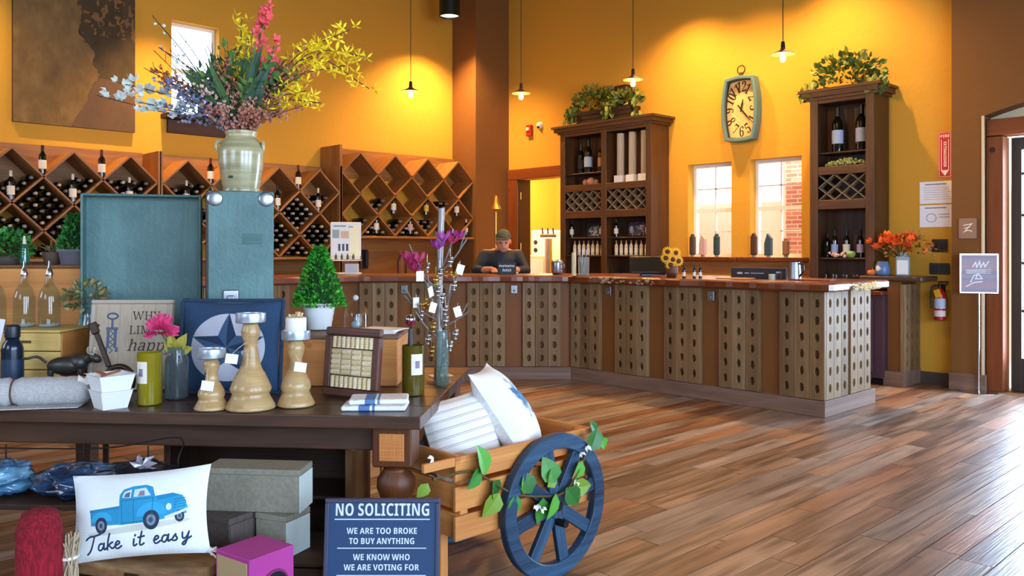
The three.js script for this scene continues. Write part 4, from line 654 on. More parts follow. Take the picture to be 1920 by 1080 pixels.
{ // back room equipment
  const a = thing('white_water_cooler', 'white machine with dials against the back room wall', 'machine', [-10.42, 0, -10.85]); part(a, 'body', RB(0.4, 1.72, 0.4, 0, 0.86, 0, 'y', 0.03), flat(0xe8e0c8, 0.5)); part(a, 'dial', mv(CY(0.04, 0.04, 0.02, 0, 0, 0, 12), -0.06, 1.5, 0.205, Math.PI / 2), M.black); part(a, 'dial', mv(CY(0.04, 0.04, 0.02, 0, 0, 0, 12), -0.06, 1.36, 0.205, Math.PI / 2), M.black);
  const u = thing('storage_bin', 'square pale bin in the yellow back room doorway', 'bin', [-10.02, 0, -10.25], 0.6); part(u, 'bin_body', RB(0.34, 1.28, 0.34, 0, 0.64, 0, 'y', 0.03), flat(0xe4ddb0, 0.5)); part(u, 'label', B(0.22, 0.26, 0.006, 0, 1.08, 0.174), M.paper);
  const s = thing('metal_beer_tower', 'tall steel dispensing tower inside the back room doorway', 'dispenser', [-9.36, 0, -9.8]); part(s, 'column', CY(0.06, 0.07, 1.55, 0, 0.775, 0, 18), M.steel); part(s, 'manifold', mv(CY(0.03, 0.03, 0.26, 0, 0, 0, 12), 0, 1.6, 0, 0, 0.6, Math.PI / 2), M.steel); for (const d of [-0.09, 0, 0.09]) part(s, 'tap', rodBetween([d * 0.8, 1.6, d * -0.55], [d * 0.8, 1.72, d * -0.55 + 0.02], 0.012), M.bronze);
}

// ───────────────────────── the man behind the bar ─────────────────────────
{
  const sm = (a, b, k) => { const h = Math.max(0, Math.min(1, 0.5 + (0.5 * (b - a)) / k)); return b + (a - b) * h - k * h * (1 - h); };
  const cap = (p, a, b, ra, rb) => { const dx = b[0] - a[0], dy = b[1] - a[1], dz = b[2] - a[2], l = dx * dx + dy * dy + dz * dz || 1e-9; let t = ((p[0] - a[0]) * dx + (p[1] - a[1]) * dy + (p[2] - a[2]) * dz) / l; t = t < 0 ? 0 : t > 1 ? 1 : t; return Math.hypot(p[0] - a[0] - dx * t, p[1] - a[1] - dy * t, p[2] - a[2] - dz * t) - (ra + (rb - ra) * t); };
  const ell = (p, c, r) => { const x = (p[0] - c[0]) / r[0], y = (p[1] - c[1]) / r[1], z = (p[2] - c[2]) / r[2], k = Math.hypot(x, y, z); return (k - 1) * Math.min(...r); };
  function surface(center, half, res, field, color) {
    const mc = new MarchingCubes(res, new THREE.MeshBasicMaterial(), false, false, 200000); mc.isolation = 0; const f = mc.field;
    for (let k = 0; k < res; k++) for (let j = 0; j < res; j++) for (let i = 0; i < res; i++) f[i + j * res + k * res * res] = -field([center[0] + ((i - res / 2) / (res / 2)) * half, center[1] + ((j - res / 2) / (res / 2)) * half, center[2] + ((k - res / 2) / (res / 2)) * half]);
    mc.update(); const n = mc.count, pos = new Float32Array(n * 3), col = new Float32Array(n * 3), nor = new Float32Array(n * 3);
    for (let i = 0; i < n; i++) { const q = [0, 1, 2].map((a) => center[a] + mc.positionArray[i * 3 + a] * half); pos.set(q, i * 3); const e = 0.004, d = [0, 1, 2].map((a) => { const u = [...q], v = [...q]; u[a] += e; v[a] -= e; return field(u) - field(v); }), l = Math.hypot(...d) || 1; nor.set(d.map((x) => x / l), i * 3); const c = color(q); col.set([c.r, c.g, c.b], i * 3); }
    const g = new THREE.BufferGeometry(); g.setAttribute('position', new THREE.BufferAttribute(pos, 3)); g.setAttribute('normal', new THREE.BufferAttribute(nor, 3)); g.setAttribute('color', new THREE.BufferAttribute(col, 3)); return plain(g);
  }
  const skin = new THREE.Color(0xc88a6c), shirt = new THREE.Color(0x161f2a), jeans = new THREE.Color(0x26303e), shoe = new THREE.Color(0x1c1612);
  // +z is towards the viewer; he leans forward over the bar, looking down
  const hip = [0, 0.93, -0.16], chest = [0, 1.22, 0.0], neck = [0.01, 1.36, 0.07], head = [0.03, 1.455, 0.14];
  const S1 = [[-0.19, 1.3, 0.02], [0.2, 1.3, 0.02]], E = [[-0.28, 1.13, 0.16], [0.29, 1.13, 0.14]], Wr = [[-0.1, 1.145, 0.34], [0.12, 1.145, 0.33]];
  const body = (p) => {
    let d = cap(p, hip, chest, 0.15, 0.16); d = sm(d, ell(p, [0, 1.25, 0.0], [0.21, 0.13, 0.12]), 0.08); d = sm(d, cap(p, chest, neck, 0.09, 0.055), 0.05); d = sm(d, cap(p, neck, [0.02, 1.41, 0.11], 0.055, 0.055), 0.03);
    for (let s = 0; s < 2; s++) { d = sm(d, cap(p, S1[s], E[s], 0.07, 0.052), 0.05); d = sm(d, cap(p, E[s], Wr[s], 0.05, 0.033), 0.02); const sx = s ? 0.1 : -0.1; let l = cap(p, [sx, 0.9, -0.15], [sx * 1.15, 0.48, -0.08], 0.095, 0.06); l = sm(l, cap(p, [sx * 1.15, 0.48, -0.08], [sx * 1.2, 0.09, -0.14], 0.06, 0.042), 0.03); l = sm(l, cap(p, [sx * 1.2, 0.045, -0.16], [sx * 1.3, 0.04, 0.04], 0.045, 0.04), 0.03); d = sm(d, l, 0.05); }
    return d;
  };
  const bodyG = surface([0, 0.74, 0.02], 0.8, 96, body, (q) => (q[1] < 0.1 ? shoe : q[1] < 0.92 ? jeans : q[1] > 1.365 || (q[2] > 0.27 && q[1] > 1.05) ? skin : shirt));
  const pitch = 0.26, ch = Math.cos(pitch), sh = Math.sin(pitch), loc = (p) => { const y = p[1] - head[1], z = p[2] - head[2]; return [p[0] - head[0], y * ch + z * sh, -y * sh + z * ch]; };
  const headF = (p) => { const q = loc(p); let d = ell(q, [0, 0.035, -0.01], [0.078, 0.095, 0.095]); d = sm(d, ell(q, [0, -0.05, 0.03], [0.058, 0.062, 0.062]), 0.04); d = sm(d, cap(q, [0, 0.02, 0.085], [0, -0.02, 0.108], 0.01, 0.016), 0.012); d = sm(d, ell(q, [0, 0.035, 0.078], [0.055, 0.012, 0.014]), 0.012);
    for (const s of [-1, 1]) { d = sm(d, ell(q, [s * 0.082, 0.0, -0.01], [0.01, 0.032, 0.02]), 0.008); d = Math.max(d, -ell(q, [s * 0.032, 0.014, 0.092], [0.017, 0.01, 0.01])); d = Math.min(d, ell(q, [s * 0.031, 0.013, 0.078], [0.013, 0.009, 0.011])); } d = sm(d, cap(q, [-0.022, -0.052, 0.086], [0.022, -0.052, 0.086], 0.007, 0.007), 0.006); return d; };
  const eyeC = new THREE.Color(0x2a1c14), lip = new THREE.Color(0xa86050), beard = new THREE.Color(0xb58a74);
  const headG = surface(head, 0.17, 72, headF, (q) => { const l = loc(q); return Math.abs(Math.abs(l[0]) - 0.031) < 0.012 && Math.abs(l[1] - 0.013) < 0.008 && l[2] > 0.07 ? eyeC : Math.abs(l[1] + 0.052) < 0.008 && Math.abs(l[0]) < 0.026 && l[2] > 0.08 ? lip : l[1] < -0.04 ? beard : skin; });
  const hands = [0, 1].map((s) => { const w = Wr[s], sx = s ? -1 : 1, f = (p) => { let d = cap(p, w, [w[0] + sx * 0.03, w[1] - 0.012, w[2] + 0.05], 0.03, 0.034); const b = [w[0] + sx * 0.035, w[1] - 0.014, w[2] + 0.07]; for (let k = 0; k < 4; k++) { const o = (k - 1.5) * 0.019, L = [0.034, 0.04, 0.038, 0.03][k], m = [b[0] + o, b[1] + 0.004, b[2] + L], e = [b[0] + o * 0.9, b[1] - 0.012, b[2] + L * 1.75]; d = Math.min(d, sm(cap(p, [b[0] + o, b[1], b[2] - 0.01], m, 0.0095, 0.009), cap(p, m, e, 0.009, 0.0075), 0.004)); } const tx = sx * 0.034; d = sm(d, Math.min(cap(p, [w[0] + sx * 0.05, w[1] - 0.012, w[2] + 0.025], [w[0] + sx * 0.075, w[1] - 0.016, w[2] + 0.055], 0.012, 0.01), cap(p, [w[0] + sx * 0.075, w[1] - 0.016, w[2] + 0.055], [w[0] + sx * 0.072, w[1] - 0.02, w[2] + 0.085], 0.01, 0.008)), 0.006); return d; }; return surface([w[0] + sx * 0.03, w[1], w[2] + 0.06], 0.12, 60, f, () => skin); });
  const p = at(-0.13, 9.75), m = thing('person', 'man in camouflage cap and dark shirt leaning over the bar, looking down', 'person', [p[0], 0.0, p[2]], FACE);
  part(m, 'body', mergeGeometries([bodyG, headG, ...hands]), S({ vertexColors: true, roughness: 0.7 }));
  const camo = noiseTex(71, [92, 98, 78], [58, 62, 50], 6, 6, [3, 3], 2, 128);
  const capG = mg([mv(plain(new THREE.SphereGeometry(0.103, 24, 12, 0, 6.3, 0, 1.62)), 0, 0.062, -0.014, 0, 0, 0, [0.86, 0.86, 1.0])]), hat = part(m, 'cap', mv(capG, head[0], head[1], head[2], pitch), S({ map: camo, roughness: 0.9 }));
  const br = new THREE.Shape(); br.moveTo(-0.08, 0); br.quadraticCurveTo(-0.085, 0.1, 0, 0.11); br.quadraticCurveTo(0.085, 0.1, 0.08, 0); part(hat, 'brim', mv(mv(EX(br, 0.008), 0, 0.068, 0.06, Math.PI / 2 - 0.1), head[0], head[1], head[2], pitch), S({ map: camo, roughness: 0.9, color: 0xd0d0c0 }));
  part(m, 'hair', mv(mv(plain(new THREE.SphereGeometry(0.09, 18, 8, Math.PI * 0.95, Math.PI * 1.1, 1.2, 0.75)), 0, 0.03, -0.018, 0, 0, 0, [0.97, 1, 1.02]), head[0], head[1], head[2], pitch), flat(0x4a382c, 0.9));
  const n = solo('order_pad', 'small pale note pad in the hand of the man', 'note pad', RB(0.1, 0.015, 0.07, 0, 0, 0), flat(0xf0d8a8, 0.7), (() => { const q = at(0.02, 9.36); return [q[0], 1.108, q[2]]; })(), FACE);
}

// ───────────────────────── the merchandise table ─────────────────────────
const TT = 0.76;                                        // table top height
const tb = (side, ahead, y = TT) => at(side, ahead, y);
{
  const [cx, , cz] = at(-0.335, 3.04), t = thing('merchandise_table', 'large dark wooden table with turned legs crowded with gifts', 'table', [cx, 0, cz], FACE - 0.09);
  const L = 2.75, D = 1.27;
  for (let i = 0; i < 6; i++) part(t, 'top_board', RB(L, 0.048, D / 6 - 0.002, -L / 2, TT - 0.0245, -D / 12 - (i * D) / 6, 'x', 0.004), M.table);
  part(t, 'front_apron', RB(L - 0.36, 0.1, 0.03, -L / 2, TT - 0.1, -0.11), M.table); part(t, 'back_apron', RB(L - 0.36, 0.1, 0.03, -L / 2, TT - 0.1, -D + 0.11), M.table); part(t, 'side_apron', RB(0.03, 0.1, D - 0.36, -0.11, TT - 0.1, -D / 2, 'z'), M.table); part(t, 'side_apron', RB(0.03, 0.1, D - 0.36, -L + 0.11, TT - 0.1, -D / 2, 'z'), M.table);
  const turned = LA([[0.0, 0], [0.045, 0], [0.05, 0.02], [0.035, 0.06], [0.045, 0.25], [0.06, 0.38], [0.045, 0.42], [0.06, 0.435], [0.074, 0.47], [0.072, 0.505], [0.05, 0.535], [0.045, 0.55], [0.07, 0.56]], 24);
  for (const [x, z] of [[-0.115, -0.115], [-0.115, -D + 0.115], [-L + 0.115, -0.115], [-L + 0.115, -D + 0.115]]) {
    const leg = part(t, 'leg', uvm(turned, 'y', rand()), M.tableLeg, [x, 0, z]); part(leg, 'block', RB(0.15, 0.15, 0.15, 0, 0.635, 0, 'y', 0.008), M.tableLeg);
    const cane = []; for (let i = 0; i < 9; i++) { cane.push(B(0.09, 0.003, 0.004, 0, 0.59 + i * 0.0115, 0.0765)); cane.push(B(0.003, 0.096, 0.004, -0.042 + i * 0.0105, 0.636, 0.0765)); } part(leg, 'cane_inset', mg([B(0.094, 0.1, 0.003, 0, 0.636, 0.0752), ...cane]), M.cedar);
  }
  for (const x of [-1.45, -1.95]) part(t, 'support_post', RB(0.08, TT - 0.05, 0.08, x, (TT - 0.05) / 2, -D + 0.2, 'y'), M.table);
}
// green footlocker standing open on its end
const trunkTex = dataTex(512, 512, (u, v) => { const n = fbm(u, v, 4, 4, 81, 4), k = fbm(u, v, 30, 30, 82, 3), s = fbm(u, v, 3, 60, 83, 2); let c = mix3([104, 146, 144], [76, 112, 114], n * 1.2); c = mix3(c, [108, 140, 140], Math.max(0, k - 0.6) * 1.6); c = mix3(c, [70, 104, 100], s * 0.4); return c; }, true, [1.4, 1.4]);
const trunkMat = S({ map: trunkTex, roughness: 0.5, bumpMap: bumpFine, bumpScale: 0.001 });
{
  const h = 0.88, w = 0.29, d = 0.4, p = tb(-1.31, 4.04), t = thing('footlocker_trunk', 'blue green military footlocker standing open on end behind the denim pillow', 'trunk', p, FACE + 0.3);
  const hw = w / 2; part(t, 'front_side', RB(w, h, 0.012, 0, h / 2, d / 2 - 0.006, 'y'), trunkMat); part(t, 'back_side', RB(w, h, 0.012, 0, h / 2, -d / 2 + 0.006, 'y'), trunkMat); part(t, 'bottom_panel', RB(0.012, h, d - 0.024, hw - 0.006, h / 2, 0, 'y'), trunkMat); part(t, 'top_end', RB(w, 0.012, d - 0.024, 0, h - 0.006, 0), trunkMat); part(t, 'lower_end', RB(w, 0.012, d - 0.024, 0, 0.006, 0), trunkMat);
  part(t, 'rim', mg([RB(0.012, h, 0.02, -hw - 0.004, h / 2, d / 2 - 0.01, 'y'), RB(0.012, h, 0.02, -hw - 0.004, h / 2, -d / 2 + 0.01, 'y'), RB(0.012, 0.02, d - 0.04, -hw - 0.004, h - 0.01, 0)]), M.bronze);
  for (const [x, y] of [[-hw + 0.03, h - 0.035], [hw - 0.035, h - 0.035]]) part(t, 'corner_cap', mv(SP(0.036, 0, 0, 0, 12, 8), x, y, d / 2, 0, 0, 0, [1, 1, 0.18]), M.steel);
  part(t, 'latch', mg([RB(0.07, 0.05, 0.012, -0.045, 0.4, d / 2 + 0.005), RB(0.035, 0.02, 0.02, -0.045, 0.39, d / 2 + 0.012)]), M.steel);
  part(t, 'hasp_scar', RB(0.09, 0.05, 0.002, 0.05, 0.66, d / 2 + 0.0008), S({ map: trunkTex, color: 0xc8d8d4, roughness: 0.6 }));
  const lid = part(t, 'lid', RB(0.53, h - 0.012, 0.012, -0.452, h / 2 - 0.004, -0.15, 'y'), trunkMat);
  part(lid, 'lid_rim', mg([RB(0.53, 0.012, 0.09, -0.452, h - 0.012, -0.1), RB(0.53, 0.012, 0.09, -0.452, 0.006, -0.1), RB(0.012, h - 0.02, 0.09, -0.711, h / 2, -0.1, 'y'), RB(0.012, h - 0.02, 0.09, -0.193, h / 2, -0.1, 'y')]), trunkMat);
  part(lid, 'stay', TU([[-0.19, h - 0.03, -0.06], [-0.16, h + 0.005, -0.02], [-hw + 0.01, h + 0.03, 0.02], [-hw + 0.02, h + 0.003, 0.03]], 0.006), M.brass); part(lid, 'hinge', mg([0.15, 0.45, 0.75].map((y) => CY(0.008, 0.008, 0.06, -0.165, y, -0.17, 8))), M.brass);
}
const TRUNK = TT + 0.88;
// stoneware crock with the big silk arrangement
{
  const p = tb(-1.312, 4.04, TRUNK), t = thing('stoneware_vase', 'ribbed grey green stoneware crock on top of the footlocker', 'vase', p, FACE);
  const gl = noiseTex(91, [190, 182, 140], [146, 140, 104], 3, 24, [1, 1], 4, 256); const pts = [[0, 0], [0.084, 0], [0.088, 0.012], [0.085, 0.022]]; for (let i = 0; i <= 22; i++) { const q = i / 22, r = q < 0.72 ? 0.085 + 0.021 * Math.sin((q / 0.72) * 1.57) : 0.106 - 0.034 * ((q - 0.72) / 0.28) ** 1.6; pts.push([r + (i % 2) * 0.0011, 0.026 + q * 0.245]); } pts.push([0.07, 0.28], [0.075, 0.29], [0.077, 0.3], [0.073, 0.305], [0.064, 0.295], [0.064, 0.05], [0, 0.05]);
  part(t, 'crock', LA(pts, 40), PH({ map: gl, roughness: 0.3, clearcoat: 0.7, clearcoatRoughness: 0.15 })); part(t, 'handle', mv(TO(0.019, 0.0085, 0, 0, 0, 8, 18), -0.098, 0.228, 0.02, 0, 0.9, 0, [1, 1.25, 1]), PH({ color: 0xbcb48c, roughness: 0.3, clearcoat: 0.7 })); part(t, 'handle', mv(TO(0.019, 0.0085, 0, 0, 0, 8, 18), 0.1, 0.228, -0.01, 0, -1.1, 0, [1, 1.25, 1]), PH({ color: 0xbcb48c, roughness: 0.3, clearcoat: 0.7 })); part(t, 'maker_mark', mv(B(0.022, 0.012, 0.002), -0.02, 0.075, 0.0955, 0, -0.2), flat(0x3a4030, 0.6));
}
{ // silk stems; local x is sideways, y up, z towards the viewer, origin at the crock mouth
  const o = tb(-1.312, 4.04, TRUNK + 0.27), r = rng(101);
  const fm = (c) => (fm[c] ??= S({ color: c, roughness: 0.65, side: THREE.DoubleSide })), green = S({ color: 0x4a6030, roughness: 0.7 }), twig = S({ color: 0x4a3626, roughness: 0.8 });
  const flower = (n, l, w, tilt) => { const a = []; for (let i = 0; i < n; i++) { const g = mv(leafGeo(l, w, 0.25, 2), 0, 0, 0, tilt); a.push(mv(g, 0, 0, 0, 0, (i / n) * 6.283)); } return mergeGeometries(a); };
  const F = { star: flower(4, 0.042, 0.013, 1.25), bloom: flower(5, 0.034, 0.026, 0.8), tiny: flower(5, 0.014, 0.011, 0.9), blade: leafGeo(0.24, 0.026, 0.15, 4), lily: flower(6, 0.045, 0.022, 0.7) };
  function stem(name, label, group, tip, bend, rad, mat, deco) {
    const t = thing(name, label, 'flower', o, FACE, group), root = V(rr(-0.03, 0.03, r), -0.18, rr(-0.03, 0.03, r)), mouth = V(root.x * 1.2 + tip[0] * 0.06, 0.03, root.z * 1.2 + tip[2] * 0.06), e = V(...tip), mid = mouth.clone().lerp(e, 0.5).add(V(0, bend, 0)); const cu = new THREE.CatmullRomCurve3([root, mouth, mid, e]);
    part(t, 'stem', plain(new THREE.TubeGeometry(cu, 16, rad, 5)), mat);
    deco(t, cu); return t;
  }
  const scatter = (cu, n, from, geo, spread, sc = [0.8, 1.2]) => { const l = []; for (let i = 0; i < n; i++) { const q = from + (1 - from) * ((i + r()) / n), p = cu.getPoint(Math.min(1, q)), g = geo.clone(); mv(g, 0, 0, 0, rr(-1.4, 1.4, r), r() * 6.3, rr(-1.4, 1.4, r), rr(sc[0], sc[1], r)); l.push(g.translate(p.x + rr(-spread, spread, r), p.y + rr(-spread, spread, r), p.z + rr(-spread, spread, r))); } return mergeGeometries(l); };
  // (px offsets from the mouth × metres) red spike, yellow spikes
  for (const [tip, n, l] of [[[0.13, 0.66, -0.02], 46, 'tall coral red gladiolus spike in the stoneware crock'], [[0.17, 0.44, 0.03], 24, 'shorter coral red gladiolus spike in the stoneware crock']]) stem('gladiolus', l, 'gladiolus stems', tip, 0.02, 0.005, green, (t, cu) => part(t, 'blossoms', scatter(cu, n, 0.62, F.bloom, 0.028), fm(0xf4686c)));
  for (const [tip, l] of [[[0.0, 0.58, 0.0], 'upright yellow forsythia spike left of the red gladiolus'], [[0.05, 0.5, 0.04], 'short yellow forsythia spike beside the red gladiolus']]) stem('forsythia_branch', l, 'forsythia branches', tip, 0.0, 0.003, green, (t, cu) => part(t, 'blossoms', scatter(cu, 26, 0.66, F.star, 0.03), fm(0xf4da22)));
  [[[0.53, 0.52, 0.02], 0.12], [[0.63, 0.38, 0.05], 0.2], [[0.62, 0.24, 0.0], 0.26], [[0.5, 0.36, -0.03], 0.1], [[0.4, 0.16, 0.06], 0.08], [[0.33, 0.22, 0.05], 0.06]].forEach(([tip, b], i) => stem('forsythia_branch', ['highest yellow forsythia branch arching right', 'long yellow forsythia branch reaching far right', 'drooping yellow forsythia branch at the far right', 'inner yellow forsythia branch arching right', 'low yellow forsythia branch right of crock', 'short yellow forsythia branch close to the crock'][i] + ' in the silk arrangement', 'forsythia branches', tip, b, 0.0025, twig, (t, cu) => part(t, 'blossoms', scatter(cu, 24, i < 4 ? 0.6 : 0.45, F.star, 0.032), fm(0xf8de1c))));
  // white magnolia twigs to the left
  [[[-0.68, 0.2, 0.04], 0.0], [[-0.6, 0.27, 0.0], 0.04], [[-0.46, 0.16, 0.08], 0.02], [[-0.4, 0.44, 0.0], 0.08], [[-0.44, 0.6, -0.02], 0.05]].forEach(([tip, b], i) => stem('white_blossom_twig', ['longest white blossom twig reaching far left', 'white blossom twig over the brown painting', 'low white blossom twig left of crock', 'white blossom twig beside the small window', 'thin high white blossom twig pointing up left'][i] + ' in the silk arrangement', 'white blossom twigs', tip, b, 0.0025, twig, (t, cu) => part(t, 'blossoms', i < 3 ? scatter(cu, 9, 0.7, F.bloom, 0.03, [0.9, 1.5]) : scatter(cu, 8, 0.6, F.tiny, 0.02), fm(0xdfe6de))));
  // rust astilbe, dusty purple, pink berry sprays, bare twigs
  [[-0.42, 0.34, 0.0], [-0.36, 0.28, 0.05]].forEach((tip, i) => stem('rust_plume', ['upper rust coloured plume against the painting', 'lower rust coloured plume against the painting'][i], 'rust plumes', tip, 0.02, 0.003, twig, (t, cu) => part(t, 'plume', scatter(cu, 70, 0.6, F.tiny, 0.028), fm(0xb06638))));
  for (let i = 0; i < 12; i++) stem('lavender_spray', `${['pale', 'bluish', 'greyish', 'low', 'high', 'short', 'long', 'leading', 'drooping', 'slender', 'dense', 'hindmost'][i]} dusty violet spray before the small window`, 'dusty violet sprays', [-0.14 - r() * 0.22, 0.08 + r() * 0.24, rr(-0.02, 0.14, r)], 0.02, 0.002, green, (t, cu) => part(t, 'florets', scatter(cu, 60, 0.4, F.tiny, 0.028), fm([0x7c80a8, 0x8c90b0, 0x9aa4b4][i % 3])));
  for (let i = 0; i < 9; i++) stem('bare_twig', 'thin bare brown twig fanning out of the crock', 'bare twigs', [-0.1 - r() * 0.36, 0.25 + r() * 0.3, rr(-0.1, 0.08, r)], rr(0, 0.06, r), 0.002, twig, (t, cu) => { const l = []; for (let k = 0; k < 6; k++) { const p = cu.getPoint(0.5 + k * 0.08); l.push(rodBetween([p.x, p.y, p.z], [p.x + rr(-0.05, 0.02, r), p.y + rr(0.02, 0.07, r), p.z + rr(-0.03, 0.03, r)], 0.0014, 4)); } part(t, 'side_twigs', mg(l), twig).userData.kind = 'stuff'; });
  const pinkC = [0xb87664, 0xd09a88, 0xa86a54, 0xe4c4b4, 0xc48a6c];
  for (let i = 0; i < 34; i++) { const a = rr(-1.15, 1.15, r), L = rr(0.12, 0.46, r); stem('berry_spray', `${L > 0.24 ? 'long' : 'short'} dusty pink berry spray ${a < -0.7 ? 'far left' : a < -0.2 ? 'left' : a < 0.2 ? 'in the middle' : a < 0.7 ? 'right' : 'far right'} in the silk arrangement`, 'dusty pink berry sprays', [Math.sin(a) * L * 0.85, Math.cos(a) * L * 0.8 + 0.02, rr(-0.08, 0.16, r)], 0.02, 0.002, twig, (t, cu) => part(t, 'berries', scatter(cu, 42, 0.35, F.tiny, 0.03), fm(pinkC[i % 5]))); }
  for (let i = 0; i < 12; i++) { const a = -0.75 + i * 0.13, L = rr(0.3, 0.46, r); stem('fern_spray', `${['outermost left', 'far left', 'left', 'inner left', 'upright left', 'tall central', 'central', 'short central', 'upright right', 'inner right', 'right', 'outermost right'][i]} dark green fern spray in the silk arrangement`, 'green fern sprays', [Math.sin(a) * L, Math.cos(a) * L * 0.9, rr(0, 0.15, r)], 0.02, 0.002, green, (t, cu) => part(t, 'fronds', scatter(cu, 30, 0.4, smallLeaf, 0.03, [0.7, 1.3]), fm([0x35602e, 0x4a7a34, 0x2c5238, 0x6a8a40][i % 4]))); }
  for (let i = 0; i < 4; i++) stem('salmon_branch', 'thin salmon blossom branch arching right above the forsythia', 'salmon blossom branches', [0.25 + i * 0.05, 0.34 + (i % 2) * 0.1, rr(-0.06, 0.02, r)], 0.06, 0.002, twig, (t, cu) => part(t, 'blossoms', scatter(cu, 34, 0.4, F.tiny, 0.028), fm(0xc87858)));
  for (let i = 0; i < 34; i++) { const a = rr(-0.95, 0.85, r), L = rr(0.3, 0.62, r); stem('strap_leaf', `${L > 0.43 ? 'long' : 'short'} green strap leaf ${a < -0.35 ? 'leaning left from' : a > 0.35 ? 'leaning right from' : 'upright in'} the crock`, 'green strap leaves', [Math.sin(a) * L * 0.8, Math.cos(a) * L * 0.85, rr(-0.06, 0.14, r)], 0.0, 0.002, green, (t, cu) => { const p = cu.getPoint(0.55), q = cu.getPoint(1), g = F.blade.clone(); g.applyMatrix4(new THREE.Matrix4().compose(p, new THREE.Quaternion().setFromUnitVectors(V(0, 1, 0), q.clone().sub(p).normalize()), V(1.5, 1.15, 1.5))); part(t, 'blade', g, fm([0x466c3a, 0x64823a, 0x3a5e4a][i % 3])); }); }
}
// pillows
function pillowGeo(w, h, t, n = 22, puff = 0.62) {      // group 0: front print, group 1: back
  const side = (s) => { const g = new THREE.PlaneGeometry(w, h, n, n), p = g.attributes.position; for (let i = 0; i < p.count; i++) { const u = p.getX(i) / (w / 2), v = p.getY(i) / (h / 2), e = Math.pow(Math.max(0, (1 - u * u) * (1 - v * v)), puff), pin = 1 - 0.06 * (1 - Math.abs(v)) * Math.abs(u) ** 3 * 0 ; const cu = 1 - 0.07 * (1 - v * v) * Math.abs(u) ** 4, cv = 1 - 0.07 * (1 - u * u) * Math.abs(v) ** 4; p.setXYZ(i, (u * cv * 0 + u * cu * w) / 2, (v * cv * h) / 2, (s * t * e) / 2 + 0.004 * Math.sin(u * 9 + v * 5) * e * s); } if (s < 0) { const ix = g.index.array; for (let i = 0; i < ix.length; i += 3) { const a = ix[i]; ix[i] = ix[i + 1]; ix[i + 1] = a; } } g.computeVertexNormals(); return g.toNonIndexed(); };
  return mergeGeometries([side(1), side(-1)], true);
}
function pillow(name, label, w, h, t, front, back, pos, rot, group, parts = () => {}) {
  const o = thing(name, label, 'pillow', pos, 0, group); const inner = part(o, 'cover', pillowGeo(w, h, t).translate(0, h / 2, 0), [front, back]); o.rotation.set(rot[0], rot[1], rot[2], 'YXZ'); parts(o, inner); return o;
}
const clothMat = (map, color = 0xffffff) => S({ map, color, roughness: 0.95, bumpMap: bumpCloth, bumpScale: 0.0006 });
{
  const star = canvasTex(512, 512, (x, w, h) => {
    x.fillStyle = '#24405f'; x.fillRect(0, 0, w, h); const q = rng(12); for (let i = 0; i < 5000; i++) { x.fillStyle = `rgba(${20 + q() * 70},${45 + q() * 70},${80 + q() * 70},0.3)`; x.fillRect(q() * w, q() * h, 1 + q() * 12, 1 + q() * 2); }
    x.fillStyle = '#b9bccb'; x.beginPath(); x.arc(w / 2, h * 0.52, w * 0.365, 0, 7); x.fill();
    const pt = (i, R) => [w / 2 + Math.sin((i * Math.PI) / 5) * R, h * 0.52 - Math.cos((i * Math.PI) / 5) * R]; for (let i = 0; i < 10; i++) { const A = pt(i, i % 2 ? w * 0.15 : w * 0.37), Bq = pt(i + 1, i % 2 ? w * 0.37 : w * 0.15); x.fillStyle = i % 2 ? '#3a5674' : '#1d3450'; x.beginPath(); x.moveTo(w / 2, h * 0.52); x.lineTo(...A); x.lineTo(...Bq); x.fill(); }
  });
  const denim = noiseTex(95, [52, 76, 104], [24, 40, 62], 40, 40, [4, 4], 3, 128);
  pillow('denim_pillow', 'blue denim pillow with patchwork star in a pale circle', 0.43, 0.395, 0.14, clothMat(star), clothMat(denim), tb(-1.195, 3.52, TT + 0.004), [-0.16, FACE + 0.03, 0], null, (o) => { const pts = []; for (let i = 0; i < 40; i++) { const a = (i / 40) * 4, s = Math.floor(a), f = (a - s) * 2 - 1; const c = [[f, -1], [1, f], [-f, 1], [-1, -f]][s]; pts.push([c[0] * 0.212, 0.198 + c[1] * 0.194, 0]); } part(o, 'fringed_edge', TU(pts, 0.009, 120, 6, true), S({ map: denim, roughness: 1 })); });
}
